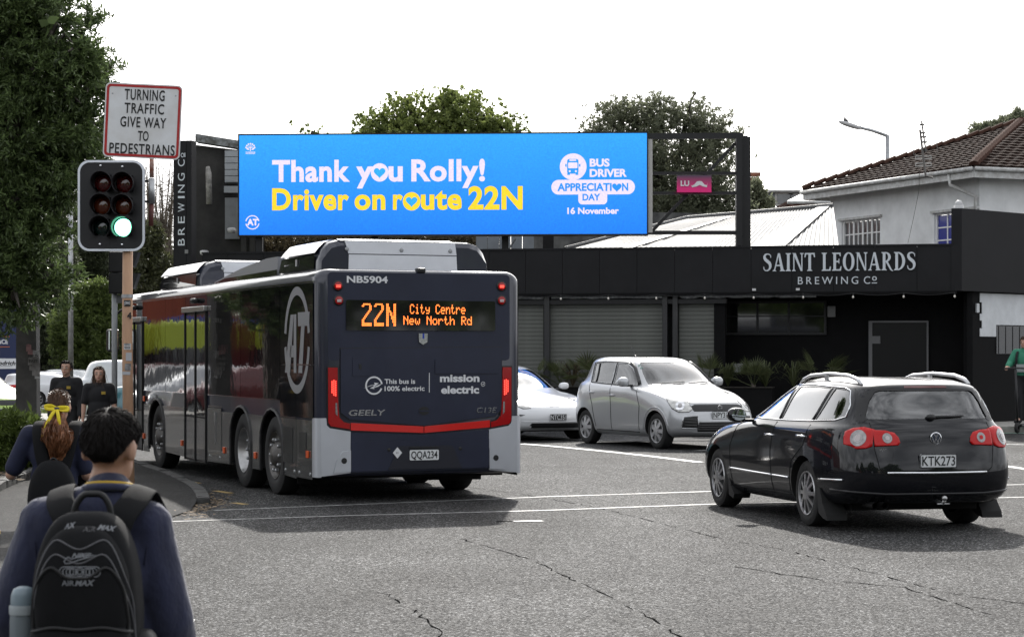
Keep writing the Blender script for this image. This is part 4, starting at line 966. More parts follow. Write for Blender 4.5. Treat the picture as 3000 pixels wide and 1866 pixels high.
# open steel frame on the right, columns and the small pink panel
def PB(u, v, d=48.35): return P(u, v, d)
def bar(a, e, t, parent=bb, m=DKSTEEL, name='frame_bar'):
    b = MB(); b.tube([a, e], t*.707, 4, up=(0, 1, 0)) if False else None
    d = (e-a); L_ = d.length; q = d.to_track_quat('X', 'Z').to_matrix().to_4x4(); q.translation = (a+e)/2
    b.box((0, 0, 0), (L_, t, t), M=q); return b.build(name, m, parent)
for v, t in ((400, .13), (508, .07), (566, .07), (682, .09)): bar(PB(1898, v), PB(2176, v-2 if v < 450 else v), t)
bar(PB(2160, 415, 48.5), PB(1912, 676, 48.5), .075); bar(PB(1905, 402), PB(1905, 682), .10, m=mat('pale_steel', (.45, .44, .42), .5, .3))
bar(PB(2165, 395), PB(2165, 720), .14); bar(PB(2185, 402, 48.6), P(2185, 800, 48.6), .20, name='column'); bar(P(2172, 400, 48.9), P(2172, 800, 48.9), .26, name='column')
for u in (760, 1100, 1480): bar(P(u, 690, 49.0), P(u, 800, 49.0), .16, name='column')
PK = bpy.data.materials.new('pink_panel'); PK.use_nodes = True; t = PK.node_tree; bs = t.nodes['Principled BSDF']; tc = t.nodes.new('ShaderNodeTexCoord'); sx = t.nodes.new('ShaderNodeSeparateXYZ'); q = t.nodes.new('ShaderNodeMapRange')
pz1, pz0 = PB(1, 515).z, PB(1, 563).z; q.inputs[1].default_value = pz0; q.inputs[2].default_value = pz1; cr_ = t.nodes.new('ShaderNodeValToRGB'); cr_.color_ramp.elements[0].color = (*lin((238, 40, 130)), 1); cr_.color_ramp.elements[1].color = (*lin((92, 70, 92)), 1); cr_.color_ramp.elements[0].position = .15; cr_.color_ramp.elements[1].position = .95
t.links.new(tc.outputs['Object'], sx.inputs[0]); t.links.new(sx.outputs[2], q.inputs[0]); t.links.new(q.outputs[0], cr_.inputs[0]); t.links.new(cr_.outputs[0], bs.inputs['Base Color']); bs.inputs['Roughness'].default_value = .6
pk = thing('brand_panel', 'small pink panel with white moustache mark hung in the billboard frame', 'sign')
a, e = PB(1983, 564, 48.22), PB(2084, 514, 48.22); flat([(0, 0), (e.x-a.x, 0), (e.x-a.x, e.z-a.z), (0, e.z-a.z)], pk, PK, a, X, Z, 'panel', 0, .03)
lettering('LU', pk, VINYL, PB(1994, 545, 48.18), X, Z, .115, .20, .035)
ms = [(2022, 541), (2026, 545), (2034, 541), (2042, 532), (2049, 531), (2056, 532), (2064, 541), (2071, 543), (2073, 536), (2071, 549), (2060, 547), (2050, 542), (2040, 547), (2028, 549)]
a = PB(0, 0, 48.18); mbm = MB(); mbm.add([PB(u, v, 48.18) for u, v in ms], [tuple(range(len(ms)))[::-1]]); mbm.build('moustache_mark', VINYL, pk)
# ---------------------------------------------------------------- corrugated roof behind the fascia
CORR = mat('corrugated_iron', (.15, .15, .148), .6, .0, var=.22, vscale=2.5, detail=7)
shed = thing('shed', 'low shed with pale corrugated iron roof behind the billboard frame', 'shed')
e0, e1 = FA(11.4, 4.02, -1.2), FA(-.3, 4.02, -1.2)       # eave line
r0, r1 = P(2011, 641, 54.2), P(2520, 598, 52.2)           # ridge
r1 = r0+(r1-r0); hipc = P(1654, 731, 50.9)
def corr(o, eave_a, eave_b, ridge_a, ridge_b, pitch, amp, m, parent, name):
    L_ = (eave_b-eave_a).length; n = int(L_/pitch*4); v = []; nrm = (eave_b-eave_a).cross(ridge_a-eave_a).normalized(); nrm = nrm if nrm.z > 0 else -nrm
    for i in range(n+1):
        t = i/n; a = eave_a.lerp(eave_b, t); r_ = ridge_a.lerp(ridge_b, t); h = amp*math.sin(t*L_/pitch*2*math.pi)
        v += [tuple(a+nrm*h), tuple(r_+nrm*h)]
    f = [(2*i, 2*i+2, 2*i+3, 2*i+1) for i in range(n)]
    return tag(link(name, mesh_of(name, v, f, [m], True), parent), kind='stuff')
eA = hipc+Vector((0, -.3, -.02)); r1 = P(2441, 604, 52.3); eB = FA(FAu(2443, 0), 4.0, -1.9)
corr(None, eA, eB, r0, r1, .13, .015, CORR, shed, 'roof')
b = MB(); b.tube([eA+Z*.03, r0+Z*.03], .05, 6); b.build('hip_capping', CORR, shed); b = MB(); b.tube([r0+Z*.03, r1+Z*.03], .05, 6); b.build('ridge_capping', CORR, shed)
def onroof(s, t, up=.03): a = eA.lerp(eB, s); r_ = r0.lerp(r1, s); return a.lerp(r_, t)+Z*up
for s0, s1, t0, t1, w, m in ((.66, .90, .02, .99, .13, mat('white_membrane', (.30, .30, .30), .6, var=.06, vscale=3)), (.20, .34, .02, .9, .035, mat('clear_sheet', (.24, .245, .24), .5, var=.15, vscale=6))):
    b = MB(); b.add([onroof(s0, t0), onroof(s0+w, t0), onroof(min(1, s1+w*.6), t1), onroof(s1, t1)], [(0, 1, 2, 3)]); b.build('roof_sheet', m, shed)
b = MB(); b.add([eA-Z*.02, eB-Z*.02, eB-Z*1.2, eA-Z*1.2], [(0, 1, 2, 3)]); b.build('wall', OLD, shed)
# stained concrete wall and grey shed side behind
STAIN = mat('stained_concrete', (.13, .13, .125), .85, c2=(.04, .04, .04), vscale=2.2, detail=8, bump=.3, bscale=15)
cw = thing('concrete_wall', 'stained dark concrete boundary wall behind the corrugated roof', 'wall')
wallquad('wall', ((P(1560, 0, 58)*1, 0, 5.75), (P(2185, 0, 57), 0, 5.55)), STAIN, cw, .2)
gs = thing('grey_shed', 'pale grey clad wall seen under the billboard beside the bus roof', 'building')
for k in range(5):
    u0 = 1395+k*34; b = MB(); p0, p1 = P(u0, 0, 53), P(u0+33, 0, 53); b.box(((p0.x+p1.x)/2, 53, 3.0), (p1.x-p0.x, .08, 5.4)); b.build('clad_sheet', mat('pale_grey_clad', (.30, .33, .36), .5, var=.1, vscale=2), gs)
b = MB(); b.tube([P(1487, 737, 52.8), P(1510, 700, 52.8)], .025, 6); b.build('brace', mat('grey_panel'), gs)
b = MB(); p0, p1 = P(1590, 0, 52.9), P(1622, 0, 52.9); b.box(((p0.x+p1.x)/2, 52.9, 3), (p1.x-p0.x, .06, 5.2)); b.build('dark_post', DKSTEEL, gs)
# ------------------------------------------------------------------ white two-storey house with tiled hip roof
WHSE = mat('white_render', (.82, .83, .83), .75, var=.10, vscale=1.6, bump=.12, bscale=9)
WTRIM = mat('white_trim', (.66, .67, .66), .5, c2=(.40, .39, .37), vscale=6, detail=7)
TILE = mat('roof_tile', (.034, .022, .018), 1.0, spec=.04, var=.4, vscale=6); HIPT = mat('hip_tile', (.052, .028, .021), 1.0, spec=.05, var=.4, vscale=5)
hse = thing('white_house', 'white painted two storey house with brown tiled hip roof', 'house')
HC = Vector((11.45, 51, 0)); HL = Vector((-.387, .922, 0)).normalized(); HR = Vector((.922, .387, 0)).normalized()
LL, LR = 6.9, 7.8; EZ = 6.22
def HP(l, r, z): return HC+HL*l+HR*r+Z*z
def hwall(name, a, c, z0, z1, holes, ref):
    """wall between two ground points, built as pieces round its window holes (holes: along0, along1, z0, z1)"""
    d = (c-a).normalized(); Lw = (c-a).length; n = Vector((d.y, -d.x, 0)); n = n if n.dot(ref) > 0 else -n
    xs = sorted({0, Lw, *[h[0] for h in holes], *[h[1] for h in holes]}); zs = sorted({z0, z1, *[h[2] for h in holes], *[h[3] for h in holes]}); b = MB()
    for x0, x1 in zip(xs[:-1], xs[1:]):
        for q0, q1 in zip(zs[:-1], zs[1:]):
            if any(h[0]-1e-6 <= x0 and x1 <= h[1]+1e-6 and h[2]-1e-6 <= q0 and q1 <= h[3]+1e-6 for h in holes): continue
            b.add([a+d*x0+Z*q0, a+d*x1+Z*q0, a+d*x1+Z*q1, a+d*x0+Z*q1], [(0, 1, 2, 3)])
    for h in holes:   # reveals
        p = [a+d*h[0]+Z*h[2], a+d*h[1]+Z*h[2], a+d*h[1]+Z*h[3], a+d*h[0]+Z*h[3]]; q = [v-n*.22 for v in p]
        b.add(p+q, [(i, (i+1) % 4, 4+(i+1) % 4, 4+i) for i in range(4)])
    o = link(name, mesh_of(name, b.v, b.f, [WHSE]), hse); return d, n
wholes = [(2.05, 5.75, 4.0, 5.20)]
def colwin(u0, u1):  # where image columns meet the left wall
    out = []
    for u in (u0, u1):
        k = (u-CX)/F; out.append((HC.x-k*HC.y)/(k*HL.y-HL.x))
    return sorted(out)
w1 = colwin(2466, 2578); w2 = colwin(2737, 2862)
hL = [(w1[0], w1[1], 3.9, 5.35), (w2[0], w2[1], 3.9, 5.28)]
dL, nL = hwall('wall', HP(0, 0, 0), HP(LL, 0, 0), 2.5, EZ-.1, hL, -HR)
hRr = [(.55, 2.6, 4.3, 5.1)]
dR, nR = hwall('wall', HP(0, 0, 0), HP(0, LR, 0), 2.5, EZ-.1, hRr, -HL)
PANEG = mat('old_window_glass', (.075, .08, .085), .06, spec=.7, coat=.6, var=.35, vscale=3); PANEB = mat('blue_blind', (.02, .03, .28), .3, coat=.5)
WFRM = mat('window_white', (.88, .88, .87), .5)
def window(a, d, n, x0, x1, z0, z1, cols, rows, blue=()):
    w = link('window', None, hse); rec = -n*.09
    def bx(xa, xb, za, zb_, t, m, nm):
        b = MB(); c = a+d*(xa+xb)/2+rec+Z*(za+zb_)/2; b.box(c, (xb-xa, t, zb_-za), rz=math.atan2(d.y, d.x)); return b.build(nm, m, w)
    fr = .05
    bx(x0, x1, z0, z0+fr, .08, WFRM, 'frame'); bx(x0, x1, z1-fr, z1, .08, WFRM, 'frame'); bx(x0, x0+fr, z0+fr, z1-fr, .08, WFRM, 'frame'); bx(x1-fr, x1, z0+fr, z1-fr, .08, WFRM, 'frame')
    cw_ = (x1-x0-2*fr)/cols; ch = (z1-z0-2*fr)/rows
    for i in range(cols):
        for j in range(rows):
            bx(x0+fr+i*cw_+.012, x0+fr+(i+1)*cw_-.012, z0+fr+j*ch+.012, z0+fr+(j+1)*ch-.012, .012, PANEB if (i in blue) else PANEG, 'pane')
    for i in range(1, cols): wd = .035 if i % 2 == 0 else .018; bx(x0+fr+i*cw_-wd, x0+fr+i*cw_+wd, z0+fr, z1-fr, .05, WFRM, 'glazing_bar')
    for j in range(1, rows): bx(x0+fr, x1-fr, z0+fr+j*ch-.016, z0+fr+j*ch+.016, .04, WFRM, 'glazing_bar')
window(HP(0, 0, 0), dL, nL, w1[0], w1[1], 3.9, 5.35, 8, 4); window(HP(0, 0, 0), dL, nL, w2[0], w2[1], 3.9, 5.28, 4, 4, (2, 3)); window(HP(0, 0, 0), dR, nR, .55, 2.6, 4.3, 5.1, 4, 2)
# hood over the windows
for w_ in (w1, w2):
    z = 5.38 if w_ is w1 else 5.31
    b = MB(); b.box(HP((w_[0]+w_[1])/2, 0, z)+nL*.03, (w_[1]-w_[0]+.2, .08, .06), rz=math.atan2(dL.y, dL.x)); b.build('window_head', WTRIM, hse)
# eaves, fascia boards, gutters
OV = .55; e = [HP(-OV, -OV, EZ), HP(LL+OV, -OV, EZ), HP(LL+OV, LR+OV, EZ), HP(-OV, LR+OV, EZ)]
b = MB(); b.add([p-Z*.16 for p in e], [(0, 1, 2, 3)]); b.build('soffit', WTRIM, hse)
for i in range(4):
    a, c = e[i], e[(i+1) % 4]; d = (c-a).normalized(); b = MB()
    q = d.to_track_quat('X', 'Z').to_matrix().to_4x4(); q.translation = (a+c)/2-Z*.13; b.box((0, 0, 0), ((c-a).length-.03, .03, .22), M=q); b.build('fascia_board', WTRIM, hse)
    n = Vector((d.y, -d.x, 0)); n = n if n.dot((a+c)/2-HP(LL/2, LR/2, EZ)) > 0 else -n
    b = MB(); b.tube([a+n*.06-Z*.03, c+n*.06-Z*.03], .055, 8); b.build('gutter', WTRIM, hse, True)
b = MB(); b.tube([HP(.45, -OV-.02, EZ-.08), HP(.42, -OV-.02, EZ-.35), HP(.05, -.08, EZ-.65), HP(.05, -.08, EZ-1.6)], .05, 8); b.build('downpipe', WTRIM, hse, True)
apex = HP(LL/2+.3, LR/2+.1, 7.95); ap2 = HP(LL/2-.3, LR/2-.1, 7.95)
# tile courses as real overlapping pieces joined into the roof
def tilefield(a, c, top, rows, tw):
    v = []; f = []
    nrm = (c-a).cross(top-a).normalized(); nrm = nrm if nrm.z > 0 else -nrm
    for j in range(rows):
        t0, t1 = j/rows, min(1, (j+1.12)/rows); p0, p1 = a.lerp(top, t0), c.lerp(top, t0); q0, q1 = a.lerp(top, t1), c.lerp(top, t1); n = max(1, int((p1-p0).length/tw))
        for i in range(n):
            for k0, k1, h0, h1 in ((0, .5, .035, .055), (.5, 1, .055, .030)):
                s0, s1 = (i+k0)/n, (i+k1)/n; k = len(v)
                v += [tuple(p0.lerp(p1, s0)+nrm*h0), tuple(p0.lerp(p1, s1)+nrm*h1), tuple(q0.lerp(q1, s1)+nrm*.012), tuple(q0.lerp(q1, s0)+nrm*.012), tuple(p0.lerp(p1, s0)-nrm*.01), tuple(p0.lerp(p1, s1)-nrm*.01)]
                f += [(k, k+1, k+2, k+3), (k+4, k+5, k+1, k)]
    return v, f
V_, F_ = [], []
for i in range(4):
    a, c = e[i], e[(i+1) % 4]; v, f = tilefield(a+Z*.04, c+Z*.04, apex if i in (1, 0) else ap2, 19, .30); k = len(V_); V_ += v; F_ += [tuple(x+k for x in q) for q in f]
rf = link('roof', mesh_of('roof', V_, F_, [TILE]), hse); rf['kind'] = 'stuff'
mb = MB(); mb.prism([(-.13, 0), (-.10, .075), (0, .11), (.10, .075), (.13, 0)], (0, 0, 0), Y, Z, (.37, 0, .0)); hme = None
for i in range(4):
    a = e[i]+Z*.06; L_ = (apex-a).length; d = (apex-a).normalized(); n = int(L_/.33)
    for k in range(n):
        o = mb.build('hip_tile', HIPT, hse) if hme is None else link('hip_tile', hme, hse); hme = o.data
        o.matrix_local = Matrix.Translation(a+d*(k*.33)) @ d.to_track_quat('X', 'Z').to_matrix().to_4x4() @ Matrix.Rotation(-.11, 4, 'Y')
# parapet camera dome
b = MB(); b.ell(tuple(P(2809, 600, 46.3)), (.09, .09, .10), 14, 8); b.tube([P(2809, 602, 46.3), P(2809, 625, 46.3)], .11, 12); tag(b.build('dome_camera', mat('camera_white'), None, True), 'white dome camera on top of the black corner parapet', 'camera')
# television aerial on the eave
aer = thing('aerial', 'grey television aerial with combs fixed to the house eave', 'aerial')
GREYM = mat('aerial_metal', (.16, .15, .14), .5, .6)
dA = 50.0
b = MB(); b.tube([P(2732, 521, dA), P(2712, 516, dA), P(2706, 470, dA), P(2700, 420, dA), P(2695, 380, dA)], .028, 6); b.build('mast', GREYM, aer)
b = MB(); b.tube([P(2700, 355, dA-.1), P(2713, 447, dA-.1)], .022, 6); b.build('boom', GREYM, aer)
for i, v in enumerate((366, 390, 402, 417, 440)): b = MB(); b.box(P(2701+i*2.6, v, dA-.1), (.12, .03, .04)); b.build('clamp', BLACK, aer)
for u0, u1, v0, v1 in ((2665, 2678, 364, 455), (2734, 2747, 352, 443)):
    b = MB(); b.tube([P(u0, v0, dA-.3), P(u1, v1, dA-.3)], .008, 5); b.build('rod', GREYM, aer)
for v in (462, 483):
    for u0, u1 in ((2682, 2706), (2706, 2729)):
        b = MB(); c0, c1 = P(u0, v, dA), P(u1, v-1, dA); b.ringprism([(0, -.045), (1, -.045), (1, .045), (0, .045)], [(.06, -.02), (.94, -.02), (.94, .02), (.06, .02)], c0, c1-c0, Z, (0, .02, 0)); b.build('reflector_grid', mat('pale_steel'), aer)
b = MB(); b.tube([P(2694, 500, 49.9), P(2692, 560, 50.5), P(2676, 640, 50.9), P(2660, 712, 50.9)], .006, 4); b.build('cable', GREYM, aer)
# ------------------------------------------------------------------ street lamps, far houses
def lamp_post(dl, top, head, base_v, label, pw=14):
    t = thing('street_lamp', label, 'street lamp', (P(top[0], 0, dl).x, dl, 0))
    M_ = Matrix.Translation(-Vector((P(top[0], 0, dl).x, dl, 0)))
    b = MB(); b.tube([M_ @ Vector((P(top[0], 0, dl).x, dl, -.3)), M_ @ P(top[0], top[1], dl)], [.10, .06], 10); b.build('post', STEEL, t, True)
    b = MB(); b.tube([M_ @ P(top[0], top[1]+2, dl), M_ @ P((top[0]+head[0])/2, (top[1]*.45+head[1]*.55), dl), M_ @ P(head[0], head[1], dl)], .05, 8); b.build('arm', STEEL, t, True)
    return t, M_
tl_, M_ = lamp_post(62, (2600, 397), (2513, 372), 0, 'galvanised street lamp with a bird on its head above the house roof')
b = MB(); b.ell((0, 0, 0), (.36, .12, .07), 14, 8, e=.8); q = b.build('lamp_head', mat('lamp_grey', (.5, .5, .5), .5), tl_, True); q.location = M_ @ P(2490, 367, 62); q.rotation_euler = (0, R(18), 0)
b = MB(); b.ell((0, 0, 0), (.075, .05, .05), 12, 8); b.ell((-.055, 0, .05), (.032, .03, .032), 10, 8); b.tube([(-.08, 0, .05), (-.12, 0, .045)], [.012, .002], 6); b.tube([(.05, 0, 0), (.15, 0, -.05)], [.03, .012], 6); b.tube([(0, .02, -.04), (0, .02, -.09)], .006, 4); b.tube([(0, -.02, -.04), (0, -.02, -.09)], .006, 4)
bd = b.build('bird', mat('dark_feathers', (.03, .03, .032), .7), None, True); bd.location = P(2478, 354, 62); bd.rotation_euler = (0, R(25), 0); tag(bd, 'small dark bird perched on the street lamp head', 'bird')
pp = thing('power_pole', 'distant power pole with crossarm between the far houses and the tiled roof', 'power pole', (P(2510, 0, 95).x, 95, 0))
Mp = Matrix.Translation(-Vector((P(2510, 0, 95).x, 95, 0)))
b = MB(); b.tube([Mp @ P(2510, 900, 95), Mp @ P(2510, 498, 95)], .12, 8); b.build('pole', GREYM, pp); b = MB(); b.box(Mp @ P(2510, 503, 95), (.72*0+.70, .1, .09)); b.build('crossarm', GREYM, pp)
for u in (2489, 2502, 2518, 2532): b = MB(); b.box(Mp @ P(u, 499, 95), (.05, .05, .16)); b.build('insulator', GREYM, pp)
def farhouse(label, d, u0, u1, v_eave, u_r0, u_r1, v_ridge, wallc, roofc, wins, name='house', right_gable=None):
    t = thing(name, label, 'house')
    za = P(0, v_eave, d).z; zr = P(0, v_ridge, d).z; x0, x1 = P(u0, 0, d).x, P(u1, 0, d).x; r0_, r1_ = P(u_r0, 0, d).x, P(u_r1, 0, d).x; dp = 6
    b = MB(); b.box(((x0+x1)/2, d+dp/2, (za)/2), (x1-x0-.5, dp-.4, za)); b.build('wall', wallc, t)
    b = MB(); b.add([(x0, d, za), (x1, d, za), (x1, d+dp, za), (x0, d+dp, za), (r0_, d+dp/2, zr), (r1_, d+dp/2, zr)], [(0, 1, 5, 4), (2, 3, 4, 5), (1, 2, 5), (3, 0, 4), (3, 2, 1, 0)]); b.build('roof', roofc, t)
    for wu, wv, ww_, wh in wins:
        c = P(wu, wv, d); b = MB(); b.box((c.x, d+.2, c.z), (ww_, .1, wh)); w = b.build('window', WTRIM, t)
        b = MB(); b.box((c.x, d+.14, c.z), (ww_-.16, .05, wh-.16)); b.build('pane', PANEG, w)
    b = MB(); b.tube([(x0, d-.05, za-.05), (x1, d-.05, za-.05)], .07, 6); b.build('gutter', WTRIM, t); return t
GRW = mat('grey_weatherboard', (.24, .26, .28), .6, var=.1, vscale=2); IRON1 = mat('warm_iron_roof', (.50, .47, .42), .45, .2, var=.1, vscale=2); BRK = mat('red_brick', (.20, .075, .045), .8, var=.3, vscale=3)
farhouse('grey weatherboard house with pale iron roof far beyond the shed', 88, 2205, 2440, 556, 2300, 2420, 518, GRW, IRON1, [(2298, 583, .75, .55), (2330, 583, .55, .5)])
farhouse('brick house with white iron roof and dark windows beside the tiled house', 74, 2306, 2520, 589, 2390, 2500, 545, BRK, mat('white_iron_roof', (.60, .60, .60), .45, .1), [(2408, 601, .65, .42), (2432, 601, .5, .42)])
ch = thing('chimney', 'orange brick chimney standing beside the billboard column', 'chimney', (P(2209, 0, 92).x, 92, 0)); b = MB(); b.box((0, 0, 5), (.42, .42, 9.1)); b.build('stack', BRK, ch); b = MB(); b.box((0, 0, P(0, 512, 92).z), (.52, .52, .16)); b.build('cap', BRK, ch)
# ------------------------------------------------------------------ tall grey lamp post left, navy sign
t_ = thing('lamp_pole', 'slim grey pole rising between the trees at the left', 'pole', (P(207, 0, 58).x, 58, -.05)); b = MB(); b.tube([(0, 0, 0), (0, 0, 7.4)], [.08, .06], 10); b.build('shaft', STEEL, t_, True)
sg = thing('shop_sign', 'navy blue shop sign with white lettering behind the concrete pole', 'sign')
NVS = mat('sign_navy', (.008, .018, .075), .45); d = 92
def PS(u, v): return P(u, v, d)
a, c = PS(-210, 1118), PS(63, 905); flat([(0, 0), (c.x-a.x, 0), (c.x-a.x, c.z-a.z), (0, c.z-a.z)], sg, NVS, a, X, Z, 'panel', 0, .08)
for v in (986, 1016): a, c = PS(-60, v), PS(30, v); b = MB(); b.box(((a.x+c.x)/2, d-.09, a.z), (c.x-a.x, .01, .025)); b.build('stripe', mat('sign_orange', (.6, .16, .04), .5), sg)
lettering('NCE', sg, VINYL, PS(-6, 1007)-Y*.085, X, Z, .18, .46, .03)
a, c = PS(-200, 1080), PS(57, 1050); flat([(0, 0), (c.x-a.x, 0), (c.x-a.x, c.z-a.z), (0, c.z-a.z)], sg, VINYL, a-Y*.085, X, Z, 'white_strip', 0, .01)
lettering('odrich', sg, PLATEBLK, PS(-2, 1069)-Y*.10, X, Z, .17, .74, .03, .25); a, c = PS(-20, 1073), PS(37, 1073); b = MB(); b.box(((a.x+c.x)/2, d-.10, a.z), (c.x-a.x, .005, .015)); b.build('underline', PLATEBLK, sg)
for u in (-150, 40): b = MB(); b.box(PS(u, 1135), (.1, .1, 1.0)); b.build('leg', DKSTEEL, sg)
# dark building / shed behind the hedge on the left so no sky shows through low down
fs = thing('far_shop', 'dark low shop building behind the parked cars and hedge', 'building'); b = MB(); b.box((-24, 118, 1.8), (34, 5, 5.2)); b.build('wall', mat('far_shop_wall', (.02, .02, .024), .8), fs)
# ------------------------------------------------------------------ cars
def pchip(x, y, xi):
    x = np.asarray(x, float); y = np.asarray(y, float); h = np.diff(x); dl = np.diff(y)/h; n = len(x); d = np.zeros(n)
    for i in range(1, n-1):
        if dl[i-1]*dl[i] > 0: w1, w2 = 2*h[i]+h[i-1], h[i]+2*h[i-1]; d[i] = (w1+w2)/(w1/dl[i-1]+w2/dl[i])
    d[0], d[-1] = dl[0], dl[-1]
    k = np.clip(np.searchsorted(x, xi)-1, 0, n-2); t = (xi-x[k])/h[k]
    return y[k]*(1+2*t)*(1-t)**2+d[k]*h[k]*t*(1-t)**2+y[k+1]*t*t*(3-2*t)+d[k+1]*h[k]*t*t*(t-1)
def pline(pts, nper, ghost=False):
    """smooth curve through points, nper samples to a span"""
    P_ = np.asarray(pts, float)
    if ghost:
        m = np.array([1, -1, 1]); P_ = np.vstack([P_[1]*m, P_, P_[-2]*m])
    c = np.concatenate([[0], np.cumsum(np.maximum(1e-6, np.linalg.norm(np.diff(P_, axis=0), axis=1)))])
    lo, hi = (1, len(P_)-2) if ghost else (0, len(P_)-1)
    xi = np.concatenate([np.linspace(c[i], c[i+1], nper, endpoint=False) for i in range(lo, hi)]+[[c[hi]]])
    return np.stack([pchip(c, P_[:, k], xi) for k in range(3)], 1)
def shell(rings, nc=5, nr=5, smooth=4):
    """closed body surface from half-outline rings (front centre to rear centre), bottom ring first"""
    A = np.stack([pline(r_, nc, True) for r_ in rings])               # rings x cols x 3
    B = np.stack([pline(A[:, j], nr) for j in range(A.shape[1])], 1)    # fine rings x cols x 3
    for _ in range(smooth):
        Cc = B.copy(); Cc[1:-1] = .5*B[1:-1]+.25*(B[:-2]+B[2:]); B2 = Cc.copy()
        ext = np.concatenate([Cc[:, 1:2]*[1, -1, 1], Cc, Cc[:, -2:-1]*[1, -1, 1]], 1); B2 = .5*Cc+.25*(ext[:, :-2]+ext[:, 2:]); B2[:, 0, 1] = 0; B2[:, -1, 1] = 0; B = B2
    nr_, nc_ = B.shape[:2]; v = []; loop = 2*nc_-2
    for r_ in B:
        v += [tuple(p) for p in r_]; v += [(p[0], -p[1], p[2]) for p in r_[-2:0:-1]]
    f = []
    for i in range(nr_-1):
        for j in range(loop): j2 = (j+1) % loop; f.append((i*loop+j, i*loop+j2, (i+1)*loop+j2, (i+1)*loop+j))
    for base, rev in ((0, True), ((nr_-1)*loop, False)):
        for j in range(nc_-1):
            a, b_ = base+j, base+j+1; a2 = base+(loop-j) % loop; b2 = base+loop-j-1
            q = [a, b_, b2, a2]; q = [x for i, x in enumerate(q) if x not in q[:i]]
            if len(q) > 2: f.append(tuple(q[::-1] if rev else q))
    return v, f
def cdt(poly, step):
    """triangulate a polygon with inner grid points"""
    n = len(poly); pts = []; 
    for i in range(n):
        a, c = Vector(poly[i]), Vector(poly[(i+1) % n]); k = max(1, int((c-a).length/step))
        pts += [a.lerp(c, t/k) for t in range(k)]
    nb = len(pts); xs = [p[0] for p in poly]; ys = [p[1] for p in poly]
    x = min(xs)+step/2
    while x < max(xs):
        y = min(ys)+step/2
        while y < max(ys):
            ins = False; j = n-1
            for i in range(n):
                if (poly[i][1] > y) != (poly[j][1] > y) and x < (poly[j][0]-poly[i][0])*(y-poly[i][1])/(poly[j][1]-poly[i][1])+poly[i][0]: ins = not ins
                j = i
            if ins: pts.append(Vector((x, y)))
            y += step
        x += step
    r_ = delaunay_2d_cdt(pts, [], [list(range(nb))], 1, 1e-5)
    return r_[0], r_[2], nb
